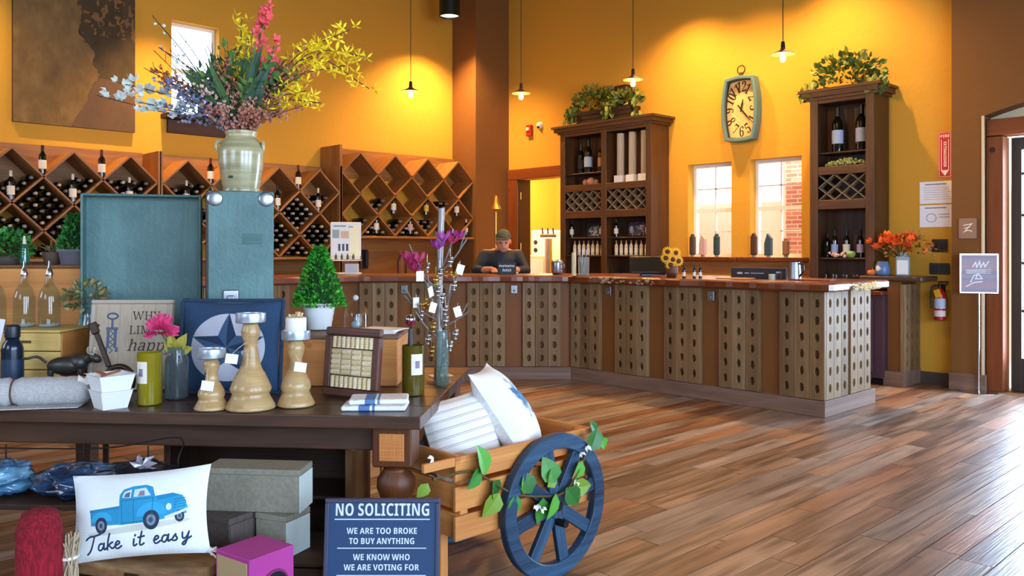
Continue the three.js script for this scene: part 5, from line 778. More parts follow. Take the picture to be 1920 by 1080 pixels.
// candlesticks
{
  const wood = woodTex(14, [208, 178, 126], [158, 122, 74], { rings: 5, size: 256 }), wm = PH({ map: wood, roughness: 0.4, clearcoat: 0.3 }), galv = S({ map: noiseTex(15, [206, 214, 222], [150, 162, 174], 6, 6, [2, 2], 3, 128), roughness: 0.35, metalness: 0.6 });
  const tag0 = (t, y, x) => { const g = part(t, 'price_tag', mv(B(0.045, 0.036, 0.0008, 0, 0, 0), x, y, 0.07, -0.1, 0.2, -0.15), M.paper); part(g, 'tag_string', TU([[0, y + 0.06, 0.04], [x * 0.5, y + 0.04, 0.062], [x, y + 0.016, 0.07]], 0.0008, 10, 4), M.label); };
  const cup = (R, y, hgt) => LA([[0, y], [R * 0.96, y], [R, y + 0.004], [R, y + hgt], [R * 0.94, y + hgt], [R * 0.92, y + 0.01], [0, y + 0.01]], 32);
  const stick = (label, pos, k, prof, cupR, top, tagAt, tagX) => { const t = thing('candlestick', label, 'candlestick', pos, FACE, 'turned wooden candlesticks'); part(t, 'turned_stem', LA(prof.map(([a, b]) => [a * k, b * top]), 36), wm); part(t, 'metal_cup', cup(cupR, top, 0.036), galv); tag0(t, tagAt, tagX); return t; };
  const tall = [[0, 0], [0.9, 0], [0.94, 0.02], [0.9, 0.05], [0.75, 0.13], [0.68, 0.18], [0.74, 0.2], [0.78, 0.24], [0.7, 0.3], [0.52, 0.42], [0.46, 0.44], [0.36, 0.52], [0.26, 0.7], [0.22, 0.74], [0.3, 0.755], [0.24, 0.775], [0.33, 0.84], [0.36, 0.9], [0.28, 0.97], [0.26, 1.0], [0, 1]];
  stick('tallest turned wooden candlestick with galvanised cup', tb(-1.003, 3.2), 0.1, tall, 0.056, 0.33, 0.2, -0.05);
  const short = [[0, 0], [0.92, 0], [0.97, 0.03], [0.9, 0.08], [0.75, 0.16], [0.68, 0.22], [0.76, 0.28], [0.72, 0.36], [0.5, 0.5], [0.36, 0.56], [0.34, 0.62], [0.3, 0.7], [0.42, 0.82], [0.44, 0.9], [0.32, 1], [0, 1]];
  stick('smallest turned wooden candlestick with empty metal cup', tb(-1.15, 3.19), 0.067, short, 0.053, 0.195, 0.1, 0.01);
  stick('turned wooden candlestick carrying a white pillar candle', tb(-0.845, 3.26), 0.076, short, 0.055, 0.258, 0.16, 0.035);
  const c = thing('pillar_candle', 'short white pillar candle on the right candlestick', 'candle', tb(-0.845, 3.26, TT + 0.2685), 0); part(c, 'wax', LA([[0, 0], [0.04, 0], [0.04, 0.072], [0.037, 0.078], [0, 0.074]], 28), PH({ color: 0xf4efe4, roughness: 0.5 })); part(c, 'wick', CY(0.001, 0.001, 0.014, 0, 0.08, 0, 5), M.black);
}
{ // cork board picture
  const t = thing('cork_picture', 'brown picture frame filled with rows of wine corks', 'picture', tb(-0.665, 3.43, TT + 0.002), 0); t.rotation.set(-0.1, FACE - 0.5, 0, 'YXZ');
  const w = 0.285, h = 0.285, f = 0.034, fm = woodMat(W.grey, 0.5, 0xc09488); part(t, 'frame_side', RB(w, f, 0.028, 0, f / 2, 0, 'x', 0.007), fm); part(t, 'frame_side', RB(w, f, 0.028, 0, h - f / 2, 0, 'x', 0.007), fm); part(t, 'frame_side', RB(f, h - 2 * f, 0.028, -w / 2 + f / 2, h / 2, 0, 'y', 0.007), fm); part(t, 'frame_side', RB(f, h - 2 * f, 0.028, w / 2 - f / 2, h / 2, 0, 'y', 0.007), fm);
  part(t, 'backing', B(w - 0.02, h - 0.02, 0.006, 0, h / 2, -0.01), flat(0x6a5a48, 0.9));
  const cm = [0xf4e6c0, 0xeadab0, 0xf8ecd0].map((c) => S({ map: noiseTex(16, [255, 255, 255], [222, 210, 190], 20, 20, [1, 1], 3, 128), color: c, roughness: 0.9 })), cg = plain(new THREE.CylinderGeometry(0.0112, 0.0112, 0.046, 10)), iw = w - 2 * f, y0 = f; let k = 0;
  for (const row of [0, 1]) for (let i = 0; i < 9; i++) part(t, 'cork', cg, cm[k++ % 3], [-iw / 2 + 0.0125 + (i * (iw - 0.025)) / 8, row ? h - f - 0.027 : f + 0.027, 0.003]);
  for (let j = 0; j < 5; j++) for (let i = 0; i < 4; i++) part(t, 'cork', cg, cm[k++ % 3], [-iw / 2 + iw * (i + 0.5) / 4, f + 0.066 + j * 0.0212, 0.003], [0, 0, Math.PI / 2]);
}
const boxTop = 0.985;
{ // pine box carrying the cone tree
  const p = tb(-0.775, 3.91), t = thing('pine_box', 'orange pine box behind the cork picture carrying the cone tree', 'box', p, FACE), h = boxTop - TT; part(t, 'front_board', RB(0.53, h - 0.016, 0.016, 0, h / 2 - 0.008, 0.182), M.cedar); part(t, 'back_board', RB(0.53, h - 0.016, 0.016, 0, h / 2 - 0.008, -0.182), M.cedar); for (const s of [-1, 1]) part(t, 'side_board', RB(0.016, h - 0.016, 0.348, s * 0.257, h / 2 - 0.008, 0, 'z'), M.cedar); part(t, 'lid_board', RB(0.54, 0.016, 0.384, 0, h - 0.008, 0), M.grey);
  const q = tb(-0.925, 4.0, boxTop), pot = thing('white_pot', 'white ridged metal pot holding the cone tree', 'pot', q); const pp = [[0, 0.004], [0.054, 0.004]]; for (let i = 0; i <= 8; i++) pp.push([0.055 + i * 0.0026 + (i % 2) * 0.0012, 0.006 + i * 0.0145]); pp.push([0.084, 0.122], [0.085, 0.13], [0.08, 0.13], [0.072, 0.11], [0, 0.11]); part(pot, 'pot_body', LA(pp, 32), flat(0xdde2e4, 0.35));
  const r = rng(131), cone = thing('cone_topiary', 'bright green cone shaped boxwood topiary in the white pot', 'topiary', [q[0], boxTop + 0.11, q[2]]); part(cone, 'foliage', foliage(1500, (g) => { const v = Math.pow(g(), 1.25), y = v * 0.285, R = 0.1 * (1 - Math.pow(v, 1.3)) * (0.85 + 0.2 * g()) + 0.012, a = g() * 6.283; return [V(Math.cos(a) * R, y, Math.sin(a) * R), V(Math.cos(a), 0.7, Math.sin(a))]; }, boxLeaf, [0x1f8a1c, 0x35a828, 0x177016, 0x58c038], r), leafMat); part(cone, 'core', LA([[0.0, 0], [0.075, 0.0], [0.078, 0.03], [0.05, 0.16], [0.012, 0.27], [0, 0.28]], 14), flat(0x0f3a0e, 0.9));
  const cl = tb(-0.75, 4.0, boxTop), c = thing('glass_cloche', 'clear glass bell cloche beside the white pot', 'cloche', cl); part(c, 'dome', LA([[0.058, 0], [0.058, 0.07], [0.05, 0.105], [0.025, 0.135], [0.008, 0.142]], 28), M.glass); part(c, 'knob', SP(0.014, 0, 0.154, 0, 12, 8), PH({ color: 0xbfd0d0, roughness: 0.05, clearcoat: 1 })); part(c, 'rim', TO(0.058, 0.004, 0, 0, 0, 6, 28).rotateX(Math.PI / 2).translate(0, 0.005, 0), M.glass); part(c, 'figurine', mg([SP(0.022, 0, 0.024, 0, 10, 8), SP(0.013, 0.01, 0.052, 0, 8, 6)]), flat(0x8aa0a8, 0.5));
  for (let i = 0; i < 4; i++) solo('paper_leaflet', ['lowest', 'second', 'third', 'topmost'][i] + ' white leaflet fanned on the pine box', 'leaflet', RB(0.2, 0.004, 0.15, 0, 0, 0), M.paper, tb(-0.64 + i * 0.012, 3.86 + i * 0.008, boxTop + 0.0025 + i * 0.0045), FACE + 0.15 - i * 0.18, 'white leaflets on the pine box');
  const co = tb(-0.985, 3.83, boxTop), cr = []; for (let i = 0; i < 44; i++) { const a = r() * 6.28, e = rr(-0.1, 1.4, r), l = rr(0.03, 0.06, r); cr.push(rodBetween([0, 0.045, 0], [Math.cos(a) * Math.cos(e) * l, 0.045 + Math.sin(e) * l, Math.sin(a) * Math.cos(e) * l], 0.0055, 5)); } solo('coral_ornament', 'cream branching coral ornament behind the pillar candle', 'ornament', mg([CY(0.02, 0.03, 0.05, 0, 0.025, 0, 10), ...cr]), flat(0xecd8a4, 0.8), co);
}
{ // patterned tea towels folded in front
  const tw = canvasTex(256, 160, (x, w, h) => { x.fillStyle = '#e9eaea'; x.fillRect(0, 0, w, h); x.fillStyle = 'rgba(40,90,160,.75)'; x.fillRect(70, 0, 44, h); x.fillRect(124, 0, 10, h); const q = rng(9); for (let i = 0; i < 90; i++) { x.fillStyle = `rgba(80,90,110,${0.2 + q() * 0.3})`; x.fillRect(140 + q() * 110, q() * h, 4 + q() * 16, 2); } for (let i = 0; i < 40; i++) { x.fillStyle = 'rgba(90,120,170,.35)'; x.fillRect(q() * 60, q() * h, 3 + q() * 9, 2 + q() * 4); } });
  const folded = (w, d, h) => { const g = RB(w, h, d, 0, h / 2, 0, 'x', h * 0.45); const p = g.attributes.position, u = g.attributes.uv; for (let i = 0; i < p.count; i++) u.setXY(i, p.getX(i) / w + 0.5, p.getZ(i) / d + 0.5); return g; };
  solo('folded_tea_towel', 'lower folded white tea towel with blue stripe before the cork picture', 'towel', folded(0.245, 0.15, 0.02), clothMat(tw), tb(-0.525, 3.215, TT), FACE + 0.02, 'folded tea towels'); solo('folded_tea_towel', 'upper folded white tea towel with blue print before the cork picture', 'towel', folded(0.225, 0.14, 0.02), clothMat(tw), tb(-0.515, 3.235, TT + 0.0205), FACE + 0.1, 'folded tea towels');
}
{ // olive glass candles cut from bottles
  const olive = (dk) => PH({ color: dk ? 0x6a5a14 : 0xa89a1c, roughness: 0.12, transmission: 0.35, thickness: 0, clearcoat: 0.8, side: THREE.DoubleSide });
  const mk = (label, pos, s, dk, turn) => { const t = thing('bottle_candle', label, 'candle', pos, turn, 'candles in cut wine bottles'); t.scale.setScalar(s); part(t, 'glass', LA([[0, 0.0], [0.042, 0.0], [0.0455, 0.006], [0.0465, 0.05], [0.0465, 0.205], [0.044, 0.205], [0.0435, 0.012], [0, 0.012]], 32), olive(dk)); part(t, 'wax', CY(0.043, 0.043, 0.15, 0, 0.089, 0, 24), flat(dk ? 0x5a4a16 : 0x8a8418, 0.5)); const lb = part(t, 'label', plain(new THREE.CylinderGeometry(0.047, 0.047, 0.085, 12, 1, true, -0.55, 1.1)).translate(0, 0.13, 0), M.label); part(lb, 'emblem', plain(new THREE.CylinderGeometry(0.0474, 0.0474, 0.03, 10, 1, true, -0.2, 0.4)).translate(0, 0.13, 0), flat(0x8a8098, 0.8)); };
  mk('olive green cut bottle candle with white label beside takeout boxes', tb(-1.43, 3.29), 1.0, false, FACE - 0.35); mk('tall brown olive cut bottle candle before the metal tree', tb(-0.415, 3.5), 1.02, true, FACE + 0.5);
}
{ // two stacked white card baskets
  const tray = (w0, w1, d0, d1, h) => { const g = new THREE.BufferGeometry(), v = [], q = (a, b, c, d) => v.push(...a, ...b, ...c, ...a, ...c, ...d), bt = [[-w0, 0, d0], [w0, 0, d0], [w0, 0, -d0], [-w0, 0, -d0]], tp = [[-w1, h, d1], [w1, h, d1], [w1, h, -d1], [-w1, h, -d1]], lp = [[-w1 - 0.008, h + 0.001, d1 + 0.008], [w1 + 0.008, h + 0.001, d1 + 0.008], [w1 + 0.008, h + 0.001, -d1 - 0.008], [-w1 - 0.008, h + 0.001, -d1 - 0.008]], ib = bt.map((p) => [p[0] * 0.97, 0.003, p[2] * 0.97]), it = tp.map((p) => [p[0] * 0.975, h, p[2] * 0.97]); for (let i = 0; i < 4; i++) { const j = (i + 1) % 4; q(bt[i], bt[j], tp[j], tp[i]); q(tp[i], tp[j], lp[j], lp[i]); q(ib[j], ib[i], it[i], it[j]); q(it[i], it[j], tp[j], tp[i]); } q(bt[3], bt[2], bt[1], bt[0]); q(ib[0], ib[1], ib[2], ib[3]); g.setAttribute('position', new THREE.BufferAttribute(new Float32Array(v), 3)); g.computeVertexNormals(); return plain(g); };
  const m = S({ color: 0xeceeee, roughness: 0.7, side: THREE.DoubleSide }), p = tb(-1.55, 3.22), t = FACE - 0.75; solo('card_basket', 'lower of two stacked white card berry baskets', 'basket', tray(0.045, 0.062, 0.045, 0.06, 0.07), m, p, t, 'white card baskets'); solo('card_basket', 'upper of two stacked white card berry baskets', 'basket', tray(0.05, 0.068, 0.05, 0.066, 0.075), m, [p[0], TT + 0.055, p[2]], t, 'white card baskets');
  solo('paper_shred', 'curl of brown paper shred in the upper white basket', 'paper shred', mg([mv(B(0.07, 0.008, 0.02), 0, 0, 0, 0, 0.4, 0.25), mv(B(0.05, 0.006, 0.016), -0.03, 0.002, 0.01, 0, -0.5, -0.2)]), flat(0x9a5a38, 0.9), [p[0], TT + 0.132, p[2]], FACE);
}
{ // linen roll tied with twine
  const lin = noiseTex(18, [190, 190, 190], [172, 170, 170], 24, 24, [3, 3], 3, 128), p = tb(-1.86, 3.25, TT + 0.058), t = thing('linen_roll', 'grey linen roll tied with twine lying on the table edge', 'fabric roll', p, 0); t.rotation.set(0, FACE + 0.2, 0, 'YXZ');
  const L = 0.4, pr = []; for (let i = 0; i <= 26; i++) { const q = i / 26, d = Math.abs(q - 0.32) < 0.05 ? 0.012 * (1 - Math.abs(q - 0.32) / 0.05) : 0, e = q > 0.92 ? (q - 0.92) * 0.22 : 0; pr.push([0.055 - d - e + 0.0016 * Math.sin(i * 2.1), q * L]); } part(t, 'roll', mv(LA([[0, 0], ...pr, [0, L]], 28), -L / 2, 0, 0, 0, 0, -Math.PI / 2), clothMat(lin)); part(t, 'twine', mv(TO(0.046, 0.004, 0, 0, 0, 6, 28), -L / 2 + 0.32 * L, 0, 0, 0, Math.PI / 2), flat(0x5a4a3c, 0.9));
  const bow = []; for (const [a, l] of [[0.5, 0.05], [2.2, 0.045], [-0.4, 0.06]]) bow.push(mv(leafGeo(l, 0.03, 0.4, 3), 0, 0, 0, 0.3, 0, a)); part(t, 'white_bow', mergeGeometries(bow).translate(L / 2 - 0.01, 0.02, 0.03), S({ color: 0xeeeae0, roughness: 0.9, side: THREE.DoubleSide }));
  part(t, 'flap', mv(B(0.36, 0.004, 0.14), 0.0, -0.053, 0.02), clothMat(lin));
}
{ // tumbler, card, bull, banjo, sign, pink flower, jar
  const t = thing('steel_tumbler', 'dark navy insulated bottle at the edge of the table', 'flask', tb(-2.11, 3.52)); part(t, 'body', LA([[0, 0], [0.04, 0], [0.043, 0.006], [0.043, 0.19], [0.036, 0.215], [0.026, 0.228], [0.026, 0.24], [0, 0.24]], 28), PH({ color: 0x10253a, roughness: 0.28, metalness: 0.3, clearcoat: 0.4 })); part(t, 'lid', LA([[0.027, 0.238], [0.03, 0.242], [0.03, 0.285], [0.024, 0.292], [0, 0.292]], 24), flat(0x101c2c, 0.4)); part(t, 'logo_band', LA([[0.0434, 0.06], [0.0434, 0.15]], 28), flat(0x1c344e, 0.4));
  const cd = thing('price_card', 'pale lilac card standing at the table edge', 'card', tb(-2.06, 3.3), FACE + 0.3); part(cd, 'card', mv(B(0.07, 0.14, 0.002), 0, 0.27, 0, 0, 0, -0.2), flat(0xd8d4e8, 0.8)); part(cd, 'stake', CY(0.003, 0.003, 0.24, 0, 0.12, 0, 6), M.iron);
  // longhorn bull
  const b = thing('bull_figurine', 'dark metal longhorn bull figurine before the yellow crate', 'figurine', tb(-1.905, 3.56), FACE + 0.25), im = flat(0x4a4844, 0.4, 0.6), lg = (x, z) => mv(LA([[0.007, 0], [0.009, 0.012], [0.007, 0.05], [0.013, 0.085], [0.012, 0.1]], 8), x, 0, z);
  part(b, 'body', mg([mv(SP(0.05, 0, 0, 0, 16, 12), 0, 0.115, 0, 0, 0, 0, [1.5, 0.78, 0.6]), mv(SP(0.04, 0, 0, 0, 12, 10), 0.05, 0.125, 0, 0, 0, 0, [1, 1, 0.75]), rodBetween([0.07, 0.13, 0], [0.1, 0.15, 0.01], 0.02, 8), mv(SP(0.022, 0, 0, 0, 10, 8), 0.115, 0.145, 0.012, 0, 0, -0.5, [1.4, 0.85, 0.8])]), im);
  for (const [x, z] of [[0.06, 0.018], [0.05, -0.018], [-0.055, 0.018], [-0.065, -0.018]]) part(b, 'leg', lg(x, z), im); part(b, 'horn', TU([[0.11, 0.16, 0.02], [0.1, 0.175, 0.06], [0.11, 0.2, 0.1]], 0.005), M.label); part(b, 'horn', TU([[0.11, 0.16, 0.0], [0.1, 0.175, -0.05], [0.11, 0.2, -0.09]], 0.005), M.label); part(b, 'tail', TU([[-0.075, 0.13, 0], [-0.11, 0.155, 0], [-0.15, 0.15, 0.01], [-0.165, 0.152, 0.01]], 0.006), im);
  // banjo
  const bj = thing('banjo_ornament', 'dark metal banjo ornament leaning on the corkscrew sign', 'ornament', tb(-1.61, 3.4)); bj.rotation.set(-0.14, FACE, 0, 'YXZ'); part(bj, 'rim', TO(0.06, 0.012, 0, 0.072, 0, 8, 32), M.bronze); part(bj, 'head_skin', mv(CY(0.056, 0.056, 0.008, 0, 0, 0, 28), 0, 0.072, 0, Math.PI / 2), flat(0x8a949a, 0.5)); part(bj, 'neck', mv(RB(0.022, 0.15, 0.014, 0, 0.075, 0, 'y'), -0.04, 0.13, 0.004, 0, 0, 0.42), M.bronze); part(bj, 'headstock', mv(RB(0.034, 0.05, 0.014, 0, 0, 0), -0.112, 0.288, 0.004, 0, 0, 0.42), M.bronze); for (let i = 0; i < 4; i++) part(bj, 'tuning_peg', mv(SP(0.006, 0, 0, 0, 6, 5), -0.112 + (i % 2 ? 0.02 : -0.02) - 0.004, 0.28 + (i >> 1) * 0.02, 0.004), M.bronze); part(bj, 'wheel_spokes', mg([...Array(4)].map((_, i) => mv(B(0.104, 0.005, 0.005), 0, 0.072, 0.007, 0, 0, i * 0.785))), M.bronze);
  // WHY LIMIT happy sign
  const sg = canvasTex(384, 416, (x, w, h) => { x.fillStyle = '#b9a892'; x.fillRect(0, 0, w, h); const q = rng(6); for (let i = 0; i < 7; i++) { x.fillStyle = 'rgba(80,66,52,.35)'; x.fillRect(i * 60 + 8, 0, 2, h); } for (let i = 0; i < 500; i++) { x.fillStyle = 'rgba(110,94,76,.12)'; x.fillRect(q() * w, q() * h, 2, 10 + q() * 50); } x.strokeStyle = '#4a5568'; x.fillStyle = '#56627a'; x.lineWidth = 9; x.beginPath(); x.ellipse(92, 66, 26, 14, 0, 0, 7); x.stroke(); x.fillRect(86, 80, 12, 44); x.fillRect(62, 122, 60, 14); x.fillRect(66, 136, 16, 90); x.fillRect(102, 136, 16, 90); x.lineWidth = 5; x.beginPath(); for (let i = 0; i < 9; i++) x.lineTo(92 + (i % 2 ? 8 : -8), 140 + i * 14); x.stroke(); x.fillRect(60, 222, 14, 24); x.fillRect(112, 222, 14, 24); x.fillStyle = '#3c342e'; x.font = '58px serif'; x.fillText('WHY', 192, 84); x.fillText('LIMIT', 178, 156); x.font = 'italic 78px serif'; x.fillText('happy', 172, 240); });
  const s = thing('corkscrew_sign', 'pale wooden sign with corkscrew and WHY LIMIT happy lettering', 'sign', tb(-1.665, 3.62, TT + 0.002)); s.rotation.set(-0.12, FACE, 0, 'YXZ'); const sw = 0.36, sh = 0.39; part(s, 'print_panel', mv(new THREE.PlaneGeometry(sw - 0.03, sh - 0.03), 0, sh / 2, 0.002), S({ map: sg, roughness: 0.85 })); part(s, 'backing', B(sw - 0.03, sh - 0.03, 0.006, 0, sh / 2, -0.003), M.grey); const fw = flat(0xb4a696, 0.8); part(s, 'frame_side', RB(sw, 0.018, 0.025, 0, 0.009, 0), fw); part(s, 'frame_side', RB(sw, 0.018, 0.025, 0, sh - 0.009, 0), fw); part(s, 'frame_side', RB(0.018, sh - 0.036, 0.025, -sw / 2 + 0.009, sh / 2, 0, 'y'), fw); part(s, 'frame_side', RB(0.018, sh - 0.036, 0.025, sw / 2 - 0.009, sh / 2, 0, 'y'), fw);
  // jar and pink flower
  const jp = tb(-1.375, 3.42), j = thing('glass_jar', 'grey ribbed glass jar behind the olive candle', 'jar', jp); part(j, 'glass', LA([[0, 0], [0.042, 0], [0.046, 0.01], [0.046, 0.16], [0.036, 0.185], [0.036, 0.21], [0.038, 0.214]], 24), PH({ color: 0xa8bac0, roughness: 0.08, transmission: 0.8, thickness: 0, side: THREE.DoubleSide }));
  const f = thing('pink_silk_flower', 'bright pink silk flower with pale leaves above the olive candle', 'flower', [jp[0], TT, jp[2]], FACE), r = rng(60), pet = []; for (let i = 0; i < 80; i++) { const a = r() * 6.28, e = rr(-0.45, 1.5, r), d = V(Math.cos(a) * Math.cos(e), Math.sin(e), Math.sin(a) * Math.cos(e)), g = leafGeo(0.05, 0.03, 0.35, 2); g.applyMatrix4(new THREE.Matrix4().compose(V(-0.055 + d.x * 0.022, 0.28 + d.y * 0.022, 0.02 + d.z * 0.022), new THREE.Quaternion().setFromUnitVectors(V(0, 1, 0), d), V(1, 1, 1))); pet.push(g); } part(f, 'petals', mergeGeometries(pet), S({ color: 0xe0407c, roughness: 0.55, side: THREE.DoubleSide })); part(f, 'stem', TU([[0, 0.02, 0], [-0.01, 0.18, 0.005], [-0.055, 0.27, 0.02]], 0.004), flat(0x5a6a2c, 0.7)); const lv = []; for (const [a, l] of [[0.6, 0.09], [-0.2, 0.08], [1.4, 0.07], [-1.0, 0.06]]) lv.push(mv(leafGeo(l, 0.05, 0.3, 3), 0, 0.195, 0.01, 0.4, 0, -a)); part(f, 'leaf_cluster', mergeGeometries(lv), S({ color: 0xb0a440, roughness: 0.6, side: THREE.DoubleSide }));
}
{ // crates, decanters and small plants at the far left
  const c = thing('pine_crate', 'pale yellow pine crate under the glass decanters', 'crate', tb(-2.22, 3.8), FACE - 0.06); const h = 0.245; for (let i = 0; i < 3; i++) part(c, 'front_slat', RB(0.5, h / 3 - 0.003, 0.014, 0, h / 6 + (i * h) / 3, 0.13), M.pine); for (const s of [-1, 1]) part(c, 'side_board', RB(0.014, h - 0.002, 0.24, s * 0.243, h / 2, 0, 'z'), M.cedar); part(c, 'lid_board', RB(0.5, 0.012, 0.28, 0, h + 0.006, 0), M.pine); part(c, 'handle_slot', RB(0.1, 0.012, 0.003, -0.03 + 0.1, h - 0.04, 0.1375), flat(0x5a4018, 0.8)); part(c, 'back_board', RB(0.5, h, 0.014, 0, h / 2, -0.125), M.pine);
  const y = TT + h + 0.013, gm = PH({ color: 0xe6f2f2, roughness: 0.02, transmission: 1, thickness: 0, ior: 1.5 });
  [[-2.37, 'leftmost clear glass decanter with silver pourer on the pine crate'], [-2.235, 'middle clear glass decanter with silver pourer on the pine crate'], [-2.12, 'rightmost clear glass decanter with silver pourer on the pine crate']].forEach(([s, l], i) => { const t = thing('glass_decanter', l, 'decanter', tb(s, 3.82, y), 0, 'glass decanters on the crate'); part(t, 'glass', LA([[0, 0.002], [0.043, 0.002], [0.047, 0.01], [0.047, 0.13], [0.036, 0.17], [0.016, 0.2], [0.014, 0.235], [0.016, 0.238]], 28), gm); part(t, 'base_glass', CY(0.044, 0.044, 0.01, 0, 0.008, 0, 24), PH({ color: 0x9fb0b4, roughness: 0.05, clearcoat: 1 })); part(t, 'pourer', LA([[0.015, 0.232], [0.017, 0.24], [0.012, 0.262], [0.005, 0.275], [0.004, 0.3], [0, 0.3]], 14), M.chrome); });
  const b = thing('wooden_shelf_box', 'tall orange wooden box behind the glass decanters', 'box', tb(-2.28, 4.12), FACE - 0.06); const bh = 0.52; part(b, 'front_board', RB(0.62, bh, 0.016, 0, bh / 2, 0.1, 'x'), M.cedar); part(b, 'back_board', RB(0.62, bh, 0.016, 0, bh / 2, -0.1), M.cedar); for (const s of [-1, 1]) part(b, 'side_board', RB(0.016, bh, 0.184, s * 0.302, bh / 2, 0, 'y'), M.cedar); part(b, 'top_board', RB(0.64, 0.016, 0.23, 0, bh + 0.008, 0), M.crate);
  const ty = TT + bh + 0.0165, r = rng(140), bc = [0x1f6a24, 0x2f8a30, 0x164e1c, 0x4a9a3c];
  const pot = thing('grey_square_pot', 'small grey tapered pot left of the footlocker', 'pot', tb(-2.155, 4.1, ty), FACE); part(pot, 'pot_body', mv(plain(new THREE.CylinderGeometry(0.075, 0.058, 0.075, 4, 1)), 0, 0.0375, 0, 0, 0.785), flat(0x6c6a74, 0.6)); part(pot, 'rim', mg([B(0.112, 0.012, 0.008, 0, 0.07, 0.053), B(0.112, 0.012, 0.008, 0, 0.07, -0.053), B(0.008, 0.012, 0.098, 0.053, 0.07, 0), B(0.008, 0.012, 0.098, -0.053, 0.07, 0)]), flat(0x6c6a74, 0.6));
  const cn = thing('small_cone_topiary', 'dark green cone topiary in the grey pot left of footlocker', 'topiary', tb(-2.155, 4.1, ty + 0.072), 0); part(cn, 'foliage', foliage(700, (g) => { const v = Math.pow(g(), 1.2), R = 0.062 * (1 - v) * (0.8 + 0.3 * g()) + 0.01, a = g() * 6.283; return [V(Math.cos(a) * R, v * 0.17, Math.sin(a) * R), V(Math.cos(a), 0.8, Math.sin(a))]; }, boxLeaf, bc, r), leafMat); part(cn, 'core', LA([[0, 0], [0.045, 0], [0.02, 0.12], [0, 0.16]], 12), flat(0x0c2c0c, 0.9));
  const bl = thing('boxwood_ball', 'round dark green boxwood ball in pot at the table corner', 'topiary', tb(-2.47, 4.08, ty), 0); part(bl, 'foliage', foliage(700, onBlob(0, 0.065, 0, 0.1, 0.1, 0.1), boxLeaf, bc, r, 1, 1.5), leafMat); part(bl, 'pot_body', LA([[0, 0], [0.05, 0], [0.06, 0.06], [0, 0.06]], 18), flat(0x4a4038, 0.7));
  const gb = thing('green_bottle', 'slender green glass bottle with pale pourer on the orange box', 'bottle', tb(-2.375, 4.02 + 0.04, ty), 0); part(gb, 'glass', LA([[0, 0], [0.02, 0], [0.023, 0.01], [0.022, 0.06], [0.018, 0.08], [0.018, 0.1], [0, 0.1]], 16), PH({ color: 0x2a6a58, roughness: 0.1, clearcoat: 0.6 })); part(gb, 'pourer', CY(0.005, 0.01, 0.04, 0, 0.12, 0, 10), M.label);
  const tp = thing('dried_twig_pot', 'small dark pot with dry twigs beside the grey pot', 'plant', tb(-2.262, 4.1, ty), 0); part(tp, 'pot_body', LA([[0, 0], [0.034, 0], [0.046, 0.06], [0.04, 0.06], [0, 0.05]], 16), flat(0x5a4a3c, 0.7)); part(tp, 'twigs', mg([...Array(14)].map(() => rodBetween([rr(-0.02, 0.02), 0.05, rr(-0.02, 0.02)], [rr(-0.06, 0.06), rr(0.08, 0.12), rr(-0.05, 0.05)], 0.002, 4))), flat(0x8a7850, 0.9));
  const jy = tb(-2.0, 3.93), dj = thing('dried_bouquet', 'olive dried bouquet in a pale jar before the orange box', 'plant', [jy[0], TT, jy[2]], 0); part(dj, 'jar', LA([[0, 0], [0.045, 0], [0.05, 0.02], [0.05, 0.24], [0.035, 0.29], [0.035, 0.31]], 20), PH({ color: 0x7c8c90, roughness: 0.12, clearcoat: 0.6 })); part(dj, 'foliage', foliage(220, onBlob(0, 0.36, 0, 0.09, 0.11, 0.09), smallLeaf, [0x7a7840, 0x5c6a34, 0xa09868, 0x8a7a50], r, 0.5, 0.9), leafMat);
}
